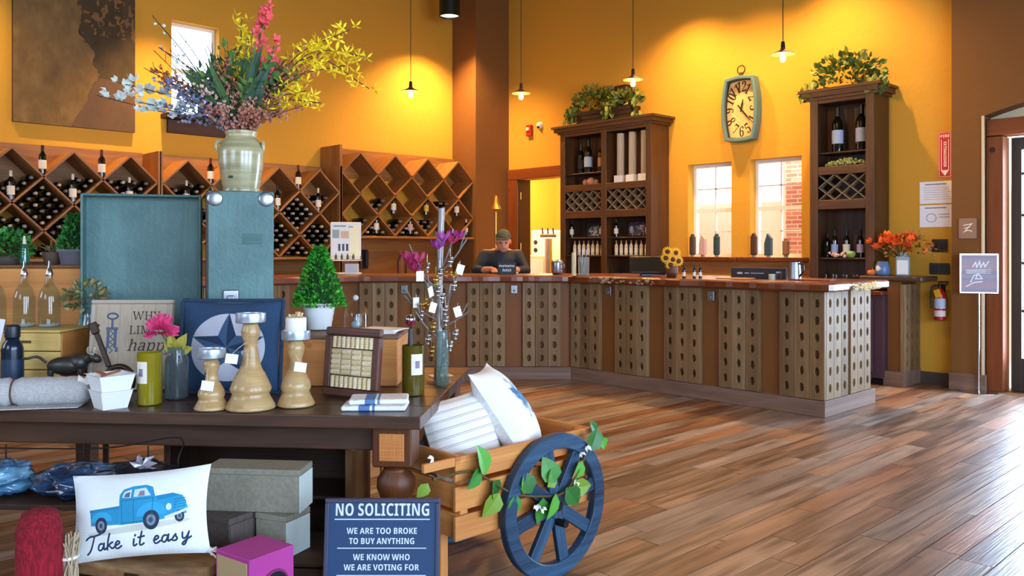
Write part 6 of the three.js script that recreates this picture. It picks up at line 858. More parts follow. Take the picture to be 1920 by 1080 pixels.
{ // metal display tree with trinkets, clear vase with flowers
  const p = tb(-0.335, 3.82), t = thing('wire_display_tree', 'tall grey metal branch stand hung with charms and tags', 'display tree', p, FACE), gm = flat(0x8a8480, 0.4, 0.5); part(t, 'base', LA([[0, 0.015], [0.05, 0.012], [0.06, 0]], 20), gm); part(t, 'trunk_pole', TU([[-0.01, 0.01, 0], [0, 0.25, 0], [0.003, 0.5, 0], [0.012, 0.8, 0]], 0.015, 20, 8), gm);
  const r = rng(150), tips = [[0.13, 0.66, 0.02, 0.5], [-0.14, 0.6, 0.02, 0.42], [0.07, 0.67, 0.05, 0.5], [-0.1, 0.53, 0.05, 0.4], [0.1, 0.52, 0.04, 0.35], [-0.16, 0.4, 0.0, 0.28], [0.14, 0.33, 0.03, 0.25], [-0.1, 0.33, 0.06, 0.2], [0.06, 0.42, 0.08, 0.25], [-0.05, 0.46, 0.06, 0.3]];
  for (const [x, y, z, y0] of tips) { const b = part(t, 'branch', TU([[0.004, y0, 0], [x * 0.5, y0 + (y - y0) * 0.4, z * 0.5], [x, y, z]], 0.004, 12, 5), gm); part(b, 'twig_fork', rodBetween([x * 0.7, y0 + (y - y0) * 0.6, z * 0.7], [x * 0.95, y + 0.035, z * 0.6], 0.0028, 5), gm); }
  const hang = (name, label, cat, x, y, z, geo, mat, grp) => { const q = V(x, y, z).applyAxisAngle(V(0, 1, 0), FACE); return solo(name, label, cat, geo, mat, [p[0] + q.x, TT + q.y, p[2] + q.z], FACE, grp); };
  [[0.1, 0.55, 0.05, 'upper right'], [-0.08, 0.52, 0.06, 'upper left'], [0.09, 0.36, 0.06, 'lower right'], [-0.02, 0.38, 0.08, 'middle'], [-0.1, 0.4, 0.04, 'lower left'], [-0.03, 0.45, 0.07, 'central upper']].forEach(([x, y, z, w], i) => hang('gift_tag', 'white gift tag hanging at the ' + w + ' of the metal tree', 'tag', x, y, z, mg([mv(B(0.034, 0.046, 0.001), 0, -0.03, 0, 0, 0.2 * i, 0.3 * (i % 3) - 0.3), CY(0.0006, 0.0006, 0.02, 0, 0.0, 0, 4)]), M.paper, 'white tags on the metal tree'));
  const chrm = mg([SP(0.014, 0, -0.03, 0, 10, 8), SP(0.008, 0, -0.05, 0, 8, 6), SP(0.009, 0.006, -0.012, 0, 8, 6), CY(0.0008, 0.0008, 0.05, 0, 0.005, 0, 4)]);
  for (let i = 0; i < 16; i++) { const cx = rr(-0.11, 0.09, r), cy = 0.18 + i * 0.027; hang('glass_charm', `${i % 4 ? 'silver' : 'gold'} bead charm ${['lowest', 'very low', 'low', 'below the middle', 'in the middle', 'above the middle', 'high', 'highest'][i >> 1]} and ${i % 2 ? 'to the right' : 'to the left'} on the metal tree`, 'charm', i % 2 ? Math.abs(cx) * 0.8 : -Math.abs(cx), cy, rr(0.02, 0.09, r), chrm, i % 4 ? M.chrome : M.brass, 'bead charms on the metal tree'); }
  const silk = (x, y, z, c, l) => { const g = []; for (let i = 0; i < 7; i++) g.push(mv(mv(leafGeo(0.066, 0.032, 0.3, 2), 0, 0, 0, 0.85), 0, 0, 0, 0, i * 0.9)); hang('silk_orchid', l, 'flower', x, y, z, mergeGeometries(g), S({ color: c, roughness: 0.5, side: THREE.DoubleSide }), 'magenta silk orchids on the metal tree'); };
  silk(-0.12, 0.53, 0.03, 0xa82a5a, 'crimson silk orchid at the left of the metal tree'); silk(-0.09, 0.55, 0.05, 0xc04a72, 'pinkish silk orchid at the upper left of the metal tree'); silk(0.0, 0.61, 0.04, 0x9a3c94, 'purple silk orchid on the trunk of the metal tree'); silk(0.06, 0.63, 0.03, 0xb02c50, 'crimson silk orchid at the right of the metal tree'); silk(0.025, 0.645, 0.05, 0xb45aa8, 'mauve silk orchid beside the trunk top of the metal tree'); silk(-0.135, 0.555, 0.04, 0xb83a68, 'rosy silk orchid at the far left branch of the metal tree'); silk(0.085, 0.65, 0.02, 0xa03080, 'plum silk orchid at the far right branch of the metal tree'); silk(-0.1, 0.505, 0.06, 0x9a2450, 'dark crimson silk orchid hanging low at the left of metal tree');
  const yb = (x, y, z, w) => { const g = []; for (let i = 0; i < 12; i++) g.push(SP(0.008, rr(-0.025, 0.025, r), rr(-0.014, 0.014, r), rr(-0.02, 0.02, r), 6, 5)); hang('gold_bauble_cluster', w + ' gold bauble cluster on the metal tree', 'bauble', x, y, z, mg(g), M.brass, 'gold clusters on the metal tree'); }; yb(0.055, 0.5, 0.05, 'upper'); yb(-0.055, 0.36, 0.06, 'lower');
  const vp = tb(-0.31, 3.72), v = thing('bud_vase', 'slim clear glass bud vase beside the brown bottle candle', 'vase', vp, 0); part(v, 'glass', LA([[0, 0.003], [0.024, 0.003], [0.027, 0.01], [0.026, 0.17], [0.021, 0.24], [0.023, 0.25]], 22), PH({ color: 0xc4dcdc, roughness: 0.04, transmission: 0.85, thickness: 0 })); part(v, 'pebbles', mg([...Array(30)].map(() => SP(rr(0.004, 0.007), rr(-0.015, 0.015), rr(0.01, 0.14), rr(-0.015, 0.015), 6, 5))), flat(0x8a9a80, 0.6)); 
  const fp = tb(-0.43, 3.52), ff = thing('dark_silk_posy', 'dark stemmed crimson posy rising from the brown bottle candle', 'flower', [fp[0], TT, fp[2]], FACE), pet = []; for (let i = 0; i < 9; i++) pet.push(mv(mv(leafGeo(0.04, 0.02, 0.3, 2), 0, 0, 0, 1.0), 0, 0.285, 0, 0, i * 0.7)); part(ff, 'petals', mergeGeometries(pet), S({ color: 0xa02448, roughness: 0.6, side: THREE.DoubleSide })); part(ff, 'stem', CY(0.008, 0.012, 0.1, 0, 0.225, 0, 8), flat(0x1c2a34, 0.5)); part(ff, 'top_bead', SP(0.022, 0, 0.315, 0, 12, 8), M.chrome);
  solo('order_slip', 'small cream slip lying at the far corner of the table', 'slip', RB(0.11, 0.006, 0.07, 0, 0.003, 0), flat(0xe4d8b8, 0.8), tb(-0.345, 4.02), FACE + 0.4);
}

// ───────────────────────── wooden wagon ─────────────────────────
{
  const x0 = -2.93, x1 = -2.43, z0 = -2.035, z1 = -2.826, yb = 0.258, t = thing('wooden_wagon', 'small cedar slat wagon with blue spoked wheels beside the table', 'wagon');
  const bh = 0.094, gap = 0.02, L = z0 - z1;
  for (let i = 0; i < 3; i++) {
    const y = yb + bh / 2 + i * (bh + gap), ext = 0;
    for (const x of [x1 - 0.009, x0 + 0.009]) part(t, 'side_board', RB(0.018, bh, L + ext, x, y, (z0 + z1) / 2 + ext / 2, 'z', 0.004), M.cedar);
    for (const z of [z0 - 0.03, z1 + 0.009]) part(t, 'end_board', RB(x1 - x0 - 0.038, bh, 0.018, (x0 + x1) / 2, y, z, 'x', 0.004), M.cedar);
  }
  for (const x of [x1 - 0.038, x0 + 0.038]) for (const z of [z0 - 0.059, z1 + 0.038]) part(t, 'corner_post', RB(0.04, 0.32, 0.04, x, yb + 0.16, z, 'y'), M.cedar);
  for (let i = 0; i < 5; i++) part(t, 'floor_slat', RB(x1 - x0 - 0.04, 0.016, L / 5 - 0.012, (x0 + x1) / 2, yb + 0.008, z0 - 0.07 - ((L - 0.11) / 5) * (i + 0.4)), M.cedar);
  for (const x of [x1 - 0.009, x0 + 0.009]) part(t, 'handle', RB(0.018, 0.034, 0.15, x, yb + 3 * bh + 2 * gap - 0.017, z0 + 0.075, 'z', 0.004), M.cedar);
  part(t, 'axle', mv(CY(0.016, 0.016, 0.66, 0, 0, 0, 10), -2.66, 0.3 - 0.0, -2.547, 0, 0, Math.PI / 2).translate(0, -0.065, 0), M.iron);
  part(t, 'axle_block', RB(0.42, 0.05, 0.06, -2.68, 0.232, -2.547), M.cedar);
  for (const x of [-2.62, -2.86]) part(t, 'front_leg', RB(0.04, 0.256, 0.04, x, 0.128, -2.12, 'y'), M.cedar);
  const R = 0.3, ring = new THREE.Shape(); ring.absarc(0, 0, R, 0, Math.PI * 2); const hole = new THREE.Path(); hole.absarc(0, 0, R - 0.062, 0, Math.PI * 2, true); ring.holes.push(hole); const rimG = EX(ring, 0.034, 0.004, 'x', 40);
  for (const x of [-2.395, -3.0]) {
    const w = part(t, 'wheel', mv(rimG.clone(), 0, 0, -0.017), M.bluepaint, [x, 0.3, -2.547], [0, Math.PI / 2, 0]);
    for (let i = 0; i < 8; i++) part(w, 'spoke', RB(0.21, 0.056, 0.024, 0.14, 0, 0, 'x', 0.004), M.bluepaint, [0, 0, 0], [0, 0, i * 0.7854 + 0.2]);
    part(w, 'hub', mv(CY(0.052, 0.052, 0.04, 0, 0, 0, 20), 0, 0, 0, Math.PI / 2), M.bluepaint); part(w, 'hub_cap', mv(CY(0.02, 0.02, 0.056, 0, 0, 0, 12), 0, 0, 0, Math.PI / 2), M.iron);
  }
  // pillows inside
  const white = noiseTex(19, [238, 238, 236], [214, 216, 218], 20, 20, [2, 2], 3, 128);
  const stripes = canvasTex(256, 256, (x, w, h) => { x.fillStyle = '#eeece6'; x.fillRect(0, 0, w, h); x.fillStyle = 'rgba(70,74,84,.55)'; for (let i = 0; i < 10; i++) { x.fillRect(0, 14 + i * 25, w, 1.6); x.fillRect(0, 19 + i * 25, w, 1); } });
  const bluep = canvasTex(256, 256, (x, w, h) => { x.fillStyle = '#e9edf0'; x.fillRect(0, 0, w, h); const q = rng(23); for (let i = 0; i < 90; i++) { const a = q() * 6.3, r0 = q() * 60; x.fillStyle = ['rgba(60,120,170,.5)', 'rgba(90,160,200,.5)', 'rgba(40,70,110,.4)'][i % 3]; x.beginPath(); x.ellipse(140 + Math.cos(a) * r0 * 0.8, 110 + Math.sin(a) * r0, 4 + q() * 12, 2 + q() * 8, a, 0, 7); x.fill(); } });
  pillow('cart_pillow', 'white pillow with fine dark stripes slumped in the wagon', 0.34, 0.36, 0.2, clothMat(stripes), clothMat(white), [-2.585, 0.42, -2.27], [-0.34, FACE + 0.6, 0.14], 'pillows in the wagon');
  pillow('cart_pillow', 'tall white pillow with blue print leaning upright in the wagon', 0.36, 0.47, 0.19, clothMat(bluep), clothMat(white), [-2.53, 0.46, -2.58], [-0.6, FACE + 1.38, 0], 'pillows in the wagon');
  pillow('cart_pillow', 'blue and white pillow end sticking out beside the table leg', 0.3, 0.26, 0.1, clothMat(bluep, 0x9ac0d8), clothMat(white), [-2.74, 0.4, -2.2], [-0.5, FACE + 0.2, -0.5], 'pillows in the wagon');
}
{ // ivy garland along the wagon and wheel
  const g = thing('ivy_garland', 'green artificial ivy garland with white blossoms wound along the wagon', 'garland'), big = leafGeo(0.11, 0.085, 0.22, 4), lm = [0x3f8a34, 0x5aa83c, 0x2f6e2c, 0x7a9a34].map((c) => S({ color: c, roughness: 0.45, side: THREE.DoubleSide })), r = rng(160);
  part(g, 'vine', TU([[-2.4, 0.53, -1.9], [-2.405, 0.52, -2.1], [-2.4, 0.46, -2.2], [-2.385, 0.4, -2.3], [-2.36, 0.37, -2.42], [-2.355, 0.36, -2.56], [-2.365, 0.45, -2.68], [-2.37, 0.5, -2.72]], 0.005, 40, 6), flat(0x5a4a20, 0.8)); part(g, 'tendril', TU([[-2.42, 0.585, -2.84], [-2.41, 0.55, -2.85], [-2.41, 0.5, -2.845]], 0.004, 12, 5), flat(0x4a5a20, 0.8));
  const lf = [[-2.395, 0.53, -2.13, 2.3], [-2.395, 0.5, -2.16, 0.3], [-2.39, 0.47, -2.19, -2.6], [-2.385, 0.42, -2.22, 2.5], [-2.375, 0.4, -2.3, 2.9], [-2.37, 0.4, -2.33, -0.6], [-2.365, 0.39, -2.38, 0.5], [-2.355, 0.4, -2.46, -0.9], [-2.35, 0.41, -2.5, 0.4], [-2.345, 0.37, -2.5, 2.7], [-2.345, 0.38, -2.56, -2.4], [-2.35, 0.37, -2.6, -1.6], [-2.36, 0.36, -2.44, 3.0], [-2.36, 0.47, -2.68, 2.6], [-2.36, 0.5, -2.73, -0.5], [-2.4, 0.52, -1.88, 2.5], [-2.4, 0.56, -2.85, 2.8], [-2.41, 0.53, -2.87, -2.7], [-2.41, 0.56, -2.83, 0.6]];
  lf.forEach(([x, y, z, a], i) => { const m = part(g, 'leaf', big, lm[i % 4], [x, y, z]); m.rotation.set(0, Math.PI / 2 + rr(-0.4, 0.4, r), a, 'YXZ'); m.scale.setScalar(i > 14 ? 0.6 : rr(0.85, 1.15, r)); });
  const bl = (() => { const l = []; for (let i = 0; i < 5; i++) l.push(mv(mv(leafGeo(0.026, 0.018, 0.3, 2), 0, 0, 0, 0.9), 0, 0, 0, 0, i * 1.256)); return mergeGeometries(l); })(), wm = S({ color: 0xeef2ee, roughness: 0.7, side: THREE.DoubleSide });
  for (const [x, y, z] of [[-2.345, 0.345, -2.39], [-2.34, 0.33, -2.41], [-2.35, 0.51, -2.66], [-2.35, 0.53, -2.7], [-2.34, 0.4, -2.63], [-2.43, 0.6, -1.93]]) part(g, 'white_blossom', bl, wm, [x, y, z], [r() * 2, r() * 3, 1.2 + r()]);
}
// ───────────────────────── below and before the table ─────────────────────────
{
  const c = thing('display_crate', 'low wooden crate carrying the old suitcase', 'crate', at(-1.2, 2.8), FACE - 0.3); for (let i = 0; i < 2; i++) for (const z of [0.15, -0.15]) part(c, 'slat', RB(0.56, 0.1, 0.014, 0, 0.055 + i * 0.108, z), M.crate); for (const s of [-1, 1]) part(c, 'end_board', RB(0.016, 0.21, 0.284, s * 0.27, 0.105, 0, 'z'), M.crate); part(c, 'top_board', RB(0.56, 0.012, 0.32, 0, 0.217, 0), M.crate);
  const s = thing('old_suitcase', 'worn tan leather suitcase with metal lock plate under the lettered pillow', 'suitcase', at(-1.2, 2.8, 0.2235), FACE - 0.3), lt = S({ map: noiseTex(24, [166, 128, 86], [116, 84, 52], 6, 10, [3, 3], 4, 256), roughness: 0.6 }), w = 0.52, d = 0.3;
  part(s, 'lower_shell', RB(w, 0.085, d, 0, 0.0425, 0, 'x', 0.012), lt); part(s, 'upper_shell', RB(w, 0.045, d, 0, 0.111, 0, 'x', 0.012), lt); part(s, 'metal_band', B(w + 0.002, 0.006, d + 0.002, 0, 0.0865, 0), M.bronze); part(s, 'lock_plate', mg([RB(0.055, 0.06, 0.006, 0.04, 0.09, d / 2 + 0.003), RB(0.03, 0.03, 0.014, 0.04, 0.085, d / 2 + 0.006)]), M.bronze); part(s, 'round_latch', mv(TO(0.026, 0.007, 0, 0, 0, 8, 20), 0.21, 0.075, d / 2 + 0.004), M.bronze); part(s, 'handle', TU([[-0.16, 0.06, d / 2], [-0.15, 0.055, d / 2 + 0.03], [-0.06, 0.055, d / 2 + 0.03], [-0.05, 0.06, d / 2]], 0.008), lt);
  // lettered lumbar pillow
  const tk = canvasTex(1024, 600, (x, w, h) => {
    x.fillStyle = '#e9f1f2'; x.fillRect(0, 0, w, h); const q = rng(31); for (let i = 0; i < 700; i++) { x.fillStyle = `rgba(190,205,212,${q() * 0.18})`; x.fillRect(q() * w, q() * h, 4 + q() * 40, 1 + q() * 3); }
    x.save(); x.translate(180, 110); x.scale(0.98, 0.98); x.rotate(-0.03);
    x.fillStyle = 'rgba(150,150,130,.35)'; x.beginPath(); x.ellipse(360, 292, 380, 22, -0.04, 0, 7); x.fill();
    const P = (c, pts) => { x.fillStyle = c; x.beginPath(); pts.forEach((p, i) => (i ? x.lineTo(...p) : x.moveTo(...p))); x.fill(); };
    P('#2b8ebc', [[10, 150], [235, 140], [235, 258], [14, 248]]); P('#1f7fae', [[4, 140], [238, 132], [238, 150], [6, 158]]);                        // bed
    P('#2a94c2', [[235, 60], [262, 22], [330, 6], [420, 6], [470, 26], [492, 92], [492, 262], [235, 262]]);                                         // cab
    P('#d5e6ee', [[256, 78], [270, 40], [322, 28], [322, 84]]); P('#c2dbe6', [[342, 82], [342, 30], [420, 26], [462, 84]]); P('#5a6a80', [[268, 76], [282, 50], [314, 44], [314, 80]]); P('#8a7a90', [[372, 80], [380, 46], [410, 44], [420, 80]]);
    P('#2c98c8', [[492, 92], [620, 84], [690, 108], [716, 150], [716, 232], [492, 262]]); P('#1f86b8', [[492, 92], [620, 84], [680, 104], [520, 122]]);              // bonnet
    x.fillStyle = '#35a4d2'; x.beginPath(); x.ellipse(470, 218, 104, 88, 0, Math.PI, 0); x.fill(); x.beginPath(); x.ellipse(98, 226, 84, 66, 0, Math.PI, 0); x.fill(); x.beginPath(); x.ellipse(680, 200, 46, 60, 0, Math.PI, 0); x.fill();
    for (const [cx, cy, R] of [[100, 252, 56], [470, 250, 66], [664, 246, 40]]) { x.fillStyle = '#28384c'; x.beginPath(); x.ellipse(cx, cy, R * 0.86, R, 0, 0, 7); x.fill(); x.fillStyle = '#7a8a9c'; x.beginPath(); x.ellipse(cx, cy, R * 0.5, R * 0.58, 0, 0, 7); x.fill(); x.fillStyle = '#39506a'; x.beginPath(); x.ellipse(cx, cy, R * 0.24, R * 0.28, 0, 0, 7); x.fill(); }
    x.fillStyle = '#cfe0ea'; x.beginPath(); x.ellipse(590, 176, 20, 24, 0, 0, 7); x.fill(); P('#d3dde4', [[560, 238], [722, 196], [728, 212], [566, 258]]); x.strokeStyle = '#16607e'; x.lineWidth = 4; x.strokeRect(252, 100, 226, 150); x.beginPath(); x.moveTo(345, 96); x.lineTo(345, 250); x.stroke(); for (let i = 0; i < 4; i++) { x.beginPath(); x.moveTo(626, 132 + i * 18); x.lineTo(712, 126 + i * 18); x.stroke(); }
    x.restore(); x.strokeStyle = '#223a5a'; x.lineCap = x.lineJoin = 'round';
    // brush script, each stroke a list of points joined by curves (x right, y up from the base line, unit = x-height)
    const pen = (px, strokes) => { const ox = 150 + (px - 168) * 1.13; for (const s of strokes) { x.beginPath(); const p = s.map(([a, c]) => [ox + (a + c * 0.22) * 52, 536 - c * 50 - (ox + a * 52) * 0.05]); x.moveTo(...p[0]); for (let i = 1; i < p.length - 1; i++) { const e = i === p.length - 2 ? p[i + 1] : [(p[i][0] + p[i + 1][0]) / 2, (p[i][1] + p[i + 1][1]) / 2]; x.quadraticCurveTo(...p[i], ...e); } if (p.length === 2) x.lineTo(...p[1]); x.stroke(); } };
    x.lineWidth = 13; const A_ = [[[0.85, 0.8], [0.5, 1.05], [0.08, 0.8], [0.05, 0.15], [0.45, -0.05], [0.8, 0.4], [0.9, 1.0]], [[0.9, 1.0], [0.86, 0.2], [1.0, 0.0], [1.25, 0.25]]], E_ = [[[0.05, 0.45], [0.7, 0.6], [0.7, 1.0], [0.3, 1.05], [0.05, 0.5], [0.2, 0.0], [0.6, -0.02], [1.0, 0.3]]];
    pen(168, [[[-0.3, 1.7], [0.1, 2.15], [0.9, 2.05], [1.9, 2.3]], [[0.95, 2.05], [0.85, 1.1], [0.6, -0.1], [0.2, -0.35]]]); pen(246, A_); pen(306, [[[0.1, 0.0], [0.15, 1.2], [0.35, 2.2]], [[0.9, 1.0], [0.5, 0.85], [0.2, 0.5]], [[0.25, 0.55], [0.6, 0.4], [0.8, 0.0], [1.15, 0.25]]]); pen(362, E_);
    pen(478, [[[0.1, 1.0], [0.08, 0.2], [0.25, -0.02], [0.55, 0.25]], [[0.16, 1.45], [0.2, 1.55]]]); pen(512, [[[0.3, 1.9], [0.18, 0.9], [0.2, 0.1], [0.45, -0.02], [0.75, 0.25]], [[-0.1, 1.15], [0.7, 1.25]]]);
    pen(606, E_); pen(658, A_); pen(722, [[[0.0, 0.2], [0.45, 1.05], [0.4, 0.7], [0.75, 0.35], [0.55, -0.02], [0.15, 0.1]]]); pen(778, [[[0.05, 1.0], [0.1, 0.3], [0.45, 0.1], [0.8, 0.5], [0.9, 1.0]], [[0.9, 1.0], [0.8, -0.2], [0.5, -0.8], [0.15, -0.6], [0.5, -0.15], [1.3, 0.3]]]);
  });
  const wm = noiseTex(26, [232, 234, 234], [206, 210, 214], 20, 20, [2, 2], 3, 128);
  pillow('lettered_pillow', 'white lumbar pillow with blue pickup truck and Take it easy lettering', 0.47, 0.28, 0.12, clothMat(tk), clothMat(wm), at(-1.205, 2.7, 0.368), [-0.24, FACE - 0.06, 0.1], null, (o) => { const ta = (x, y) => mg([...Array(12)].map((_, i) => rodBetween([x, y, 0], [x + rr(-0.005, 0.035) * Math.sign(x), y + rr(-0.03, 0.01), rr(-0.02, 0.02)], 0.003, 4))); for (const [x, y] of [[0.228, 0.008], [-0.228, 0.008]]) part(o, 'tassel', ta(x, y), M.paper); });
  // boxes
  const gb = (w, h, d, label, side, ahead, y, turn, body, end) => { const t = thing('gift_box', label, 'box', at(side, ahead, y), FACE + turn, 'wine gift boxes'); part(t, 'box_body', RB(w, h * 0.86, d, 0, h * 0.43, 0, 'x', 0.003), body); part(t, 'lid', RB(w + 0.004, h * 0.14, d + 0.004, 0, h * 0.93, 0, 'x', 0.003), body); if (end) part(t, 'end_panel', B(0.003, h * 0.84, d - 0.004, w / 2 + 0.0015, h * 0.43, 0), end); return t; };
  const kraft = S({ map: noiseTex(27, [138, 136, 120], [124, 121, 105], 30, 30, [4, 4], 3, 128), roughness: 0.8 }), kd = S({ map: noiseTex(28, [98, 88, 82], [82, 72, 68], 30, 30, [4, 4], 3, 128), roughness: 0.8 }), pale = flat(0xc2d0cc, 0.7);
  const cr = thing('slatted_crate', 'dark slatted wooden crate under the wine gift boxes', 'crate', at(-0.86, 2.98), FACE - 0.1); for (let i = 0; i < 3; i++) for (const z of [0.15, -0.15]) part(cr, 'slat', RB(0.48, 0.09, 0.014, 0, 0.05 + i * 0.1, z), M.darkcrate); for (const s of [-1, 1]) part(cr, 'end_board', RB(0.016, 0.295, 0.284, s * 0.232, 0.15, 0, 'z'), M.darkcrate); part(cr, 'top_board', RB(0.48, 0.012, 0.32, 0, 0.306, 0), M.darkcrate); part(cr, 'round_label', mv(CY(0.05, 0.05, 0.003, 0, 0, 0, 20), 0.16, 0.18, 0.159, Math.PI / 2), M.crate);
  gb(0.16, 0.145, 0.17, 'square dark brown gift box at the bottom left of the stack', -0.985, 2.93, 0.3125, -0.5, kd, kd); gb(0.13, 0.145, 0.13, 'small grey gift box with pale end at the bottom right of the stack', -0.805, 2.93, 0.3125, -0.42, kraft, pale); gb(0.345, 0.15, 0.13, 'long grey green gift box on top of the stack', -0.9, 2.96, 0.458, -0.1, kraft, pale);
  const mb = thing('magenta_box', 'magenta gift box with kraft front and round window', 'box', at(-0.82, 2.66, 0.2365), FACE + 0.95), mag = flat(0xb0388e, 0.5), kr = flat(0xb49a72, 0.8); part(mb, 'box_body', RB(0.17, 0.185, 0.17, 0, 0.0925, 0, 'x', 0.003), mag); part(mb, 'kraft_side', RB(0.003, 0.16, 0.15, -0.0865, 0.0925, 0), kr); part(mb, 'window_ring', mv(TO(0.05, 0.005, 0, 0, 0, 6, 28), 0.01, 0.075, 0.086), flat(0x7a1c5c, 0.5)); part(mb, 'window_disc', mv(CY(0.048, 0.048, 0.004, 0, 0, 0, 24), 0.01, 0.075, 0.0855, Math.PI / 2), M.black);
  const ms = thing('wood_riser', 'short wooden riser under the magenta box', 'riser', at(-0.82, 2.66), FACE); part(ms, 'top_board', RB(0.27, 0.02, 0.25, 0, 0.226, 0), M.darkcrate); for (const sx of [-1, 1]) part(ms, 'side_board', RB(0.018, 0.215, 0.24, sx * 0.12, 0.108, 0, 'y'), M.darkcrate);
  // dark open box under the table with a pale post
  const ob = thing('open_shelf_box', 'dark open fronted box standing under the table', 'box', at(-1.05, 3.62), FACE - 0.09), dk = woodMat(W.cab, 0.6, 0xb0a8a0); part(ob, 'back_board', RB(0.78, 0.62, 0.016, 0, 0.31, -0.14), dk); for (const s of [-1, 1]) part(ob, 'side_board', RB(0.03, 0.62, 0.3, s * 0.39, 0.31, 0, 'y'), s > 0 ? M.crate : dk); part(ob, 'lower_shelf', RB(0.75, 0.016, 0.28, 0, 0.34, 0.0), dk); part(ob, 'top_board', RB(0.81, 0.016, 0.3, 0, 0.628, 0), dk); part(ob, 'bottom_board', RB(0.75, 0.016, 0.28, 0, 0.01, 0), dk);
  // sign
  const sg = canvasTex(768, 1100, (x, w, h) => { x.fillStyle = '#1f4068'; x.fillRect(0, 0, w, h); const q = rng(37); for (let i = 0; i < 900; i++) { x.fillStyle = `rgba(70,110,150,${q() * 0.12})`; x.fillRect(q() * w, q() * h, 2 + q() * 60, 1 + q() * 2); } x.fillStyle = '#d4e0e4'; x.textAlign = 'center'; const fit = (s, y, size, width) => { x.font = `bold ${size}px sans-serif`; const m = x.measureText(s).width; x.save(); x.translate(w / 2, y); x.scale(width / m, 1); x.fillText(s, 0, 0); x.restore(); }; x.translate(0, -44); fit('NO SOLICITING', 128, 112, 690); x.fillRect(40, 148, w - 80, 7); fit('WE ARE TOO BROKE', 246, 54, 510); fit('TO BUY ANYTHING', 312, 54, 474); x.fillRect(64, 336, w - 128, 6); fit('WE KNOW WHO', 416, 54, 410); fit('WE ARE VOTING FOR', 482, 54, 540); x.fillRect(64, 512, w - 128, 6); });
  const ns = thing('no_soliciting_sign', 'navy framed NO SOLICITING sign with white lettering on the floor', 'sign', at(-0.423, 2.66)); ns.rotation.set(-0.13, FACE, 0, 'YXZ'); const sw = 0.375, sh = 0.56; part(ns, 'panel', B(sw - 0.02, sh - 0.02, 0.012, 0, sh / 2, 0), flat(0x1f4068, 0.6)); part(ns, 'lettering', mv(new THREE.PlaneGeometry(sw - 0.028, sh - 0.028), 0, sh / 2, 0.0065), S({ map: sg, roughness: 0.55 })); const fr = flat(0x3a3e58, 0.5); part(ns, 'frame_side', RB(sw, 0.014, 0.022, 0, 0.007, 0, 'x', 0.003), fr); part(ns, 'frame_side', RB(sw, 0.014, 0.022, 0, sh - 0.007, 0, 'x', 0.003), fr); part(ns, 'frame_side', RB(0.014, sh - 0.028, 0.022, -sw / 2 + 0.007, sh / 2, 0, 'y', 0.003), fr); part(ns, 'frame_side', RB(0.014, sh - 0.028, 0.022, sw / 2 - 0.007, sh / 2, 0, 'y', 0.003), fr); part(ns, 'easel_strut', mv(B(0.03, 0.44, 0.008, 0, -0.22, 0), 0, 0.46, -0.01, 0.36), M.crate);
  // red roll, wrapped bundles, raffia, drum
  const red = noiseTex(38, [168, 20, 44], [110, 8, 26], 40, 20, [2, 2], 3, 128), rp = thing('red_burlap_roll', 'upright red mesh roll with frayed top at the lower corner', 'fabric roll', at(-1.485, 2.62)); part(rp, 'roll', LA([[0, 0], [0.066, 0], [0.068, 0.4], [0.064, 0.5], [0.05, 0.545], [0.02, 0.556], [0, 0.556]], 28), S({ map: red, roughness: 0.95, bumpMap: bumpFine, bumpScale: 0.003 })); part(rp, 'frayed_fibres', mg([...Array(160)].map(() => { const a = rand() * 6.28, q = rand(), R = 0.066 - q * 0.05, y = 0.48 + q * 0.075; return rodBetween([Math.cos(a) * R, y, Math.sin(a) * R], [Math.cos(a) * (R + 0.006), y + rr(0, 0.014), Math.sin(a) * (R + 0.006)], 0.0012, 3); })), S({ map: red, roughness: 1 }));
  const shelf = thing('wire_display_shelf', 'low dark shelf holding wrapped bundles under the table', 'shelf', at(-1.62, 2.98), FACE - 0.05); part(shelf, 'shelf_board', RB(0.8, 0.02, 0.34, 0, 0.5, 0), M.darkcrate); for (const [x, z] of [[-0.36, 0.13], [0.36, 0.13], [-0.36, -0.13], [0.36, -0.13]]) part(shelf, 'leg', RB(0.03, 0.49, 0.03, x, 0.245, z, 'y'), M.iron); part(shelf, 'wire_rail', TU([[-0.38, 0.62, -0.15], [0.1, 0.625, -0.16], [0.38, 0.66, -0.16], [0.39, 0.6, -0.1], [0.39, 0.51, -0.1]], 0.003, 30, 5), M.iron); for (const x of [-0.3, 0.0, 0.25]) part(shelf, 'wire_upright', CY(0.003, 0.003, 0.13, x, 0.57, -0.155, 5), M.iron);
  const blu = [noiseTex(39, [40, 96, 140], [10, 24, 44], 7, 7, [2, 2], 4, 256), noiseTex(40, [120, 176, 206], [20, 60, 100], 6, 6, [2, 2], 4, 256)];
  const lump = (seed, rx, ry, rz) => { const g = new THREE.SphereGeometry(1, 48, 30), p = g.attributes.position; for (let i = 0; i < p.count; i++) { const x = p.getX(i), y = p.getY(i), z = p.getZ(i), n = 0.72 + 0.5 * fbm(x * 0.5 + 0.5, y * 0.5 + z * 0.25 + 0.5, 6, 9, seed, 3) + 0.05 * Math.sin(x * 23 + z * 14) * Math.sin(y * 11 + x * 5); p.setXYZ(i, x * rx * n, Math.max(y, -0.72) * ry * n + ry * 0.8, z * rz * n); } g.computeVertexNormals(); return plain(g); };
  const wrap = (i) => PH({ map: blu[i], roughness: 0.25, clearcoat: 0.8, clearcoatRoughness: 0.15 });
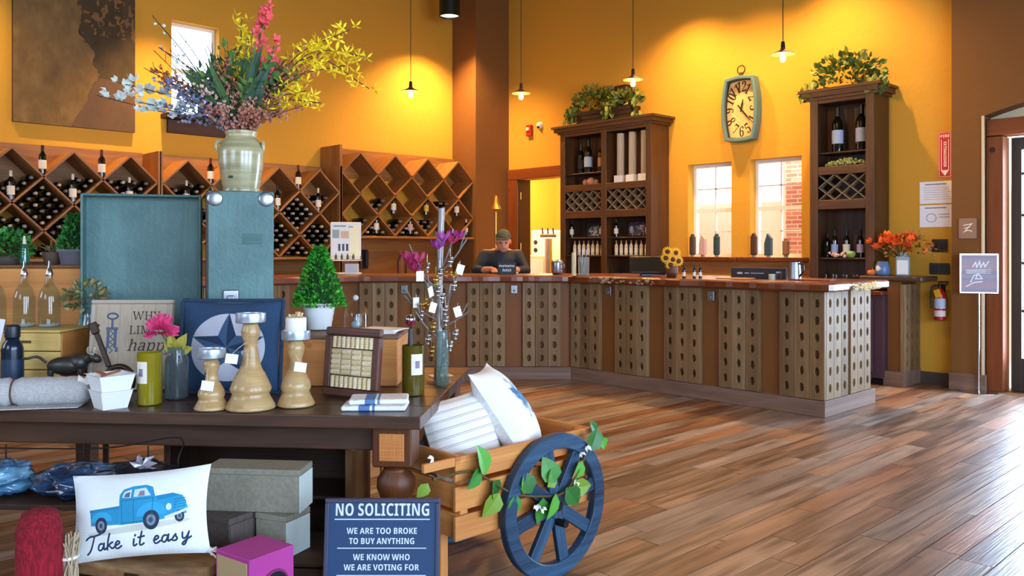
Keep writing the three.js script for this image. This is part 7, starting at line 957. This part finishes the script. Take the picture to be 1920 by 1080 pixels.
  solo('wrapped_scarf_bundle', 'dark blue scarf bundle in clear wrap under the table', 'bundle', lump(1, 0.14, 0.06, 0.11), wrap(0), at(-1.53, 2.93, 0.512), FACE, 'wrapped scarf bundles'); solo('wrapped_scarf_bundle', 'pale blue scarf bundle in clear wrap at the lower left corner', 'bundle', lump(2, 0.12, 0.065, 0.11), wrap(1), at(-1.8, 2.93, 0.512), FACE, 'wrapped scarf bundles'); solo('wrapped_scarf_bundle', 'black green scarf bundle behind the lettered pillow', 'bundle', lump(3, 0.13, 0.055, 0.09), S({ map: blu[0], color: 0x506060, roughness: 0.5 }), at(-1.34, 3.0, 0.512), FACE, 'wrapped scarf bundles');
  solo('silver_bow', 'small silver ribbon bow above the lettered pillow', 'bow', mg([...Array(9)].map((_, i) => mv(leafGeo(0.05, 0.024, 0.5, 2), 0, 0.012, 0, rr(-0.9, 0.9), 0, i * 0.7 - 2.8))), S({ color: 0xb8b4c4, roughness: 0.25, metalness: 0.4, side: THREE.DoubleSide }), at(-1.3, 2.93, 0.6), FACE);
  const rf = thing('raffia_bundle', 'bundle of pale raffia strands left of the lettered pillow', 'raffia', at(-1.415, 2.66, 0), FACE); part(rf, 'strands', mg([...Array(46)].map(() => TU([[rr(-0.01, 0.03), 0.44 + rr(-0.03, 0.04), rr(-0.03, 0.03)], [rr(-0.03, 0.03), 0.3, rr(-0.01, 0.04)], [rr(-0.05, 0.02), 0.12, rr(0, 0.05)], [rr(-0.05, 0.03), 0.01, rr(0, 0.05)]], rr(0.0015, 0.004), 10, 4))), flat(0xb8a488, 0.9)); part(rf, 'twine_wrap', mv(TO(0.026, 0.006, 0, 0, 0, 6, 16), 0.0, 0.39, 0, Math.PI / 2), M.paper);
  // round dark stool under the table
  const st = thing('round_stool', 'dark round stool standing behind the table', 'stool', at(-1.98, 4.05)); part(st, 'seat', LA([[0, 0.03], [0.1, 0.03], [0.115, 0.02], [0.115, 0.01], [0.1, 0], [0, 0]], 28).translate(0, 0.56, 0), M.bronze); part(st, 'pillar', CY(0.014, 0.016, 0.54, 0.02, 0.28, 0, 10), M.bronze); part(st, 'foot', LA([[0, 0.02], [0.1, 0.014], [0.13, 0]], 24), M.bronze);
}

scene.traverse((o) => {
  if (o.isMesh) { o.castShadow = true; o.receiveShadow = true; }
  if (o.isLight && o.shadow) { o.castShadow = true; o.shadow.mapSize?.set(1024, 1024); o.shadow.bias = -0.0004; }
});
renderer.render(scene, camera);
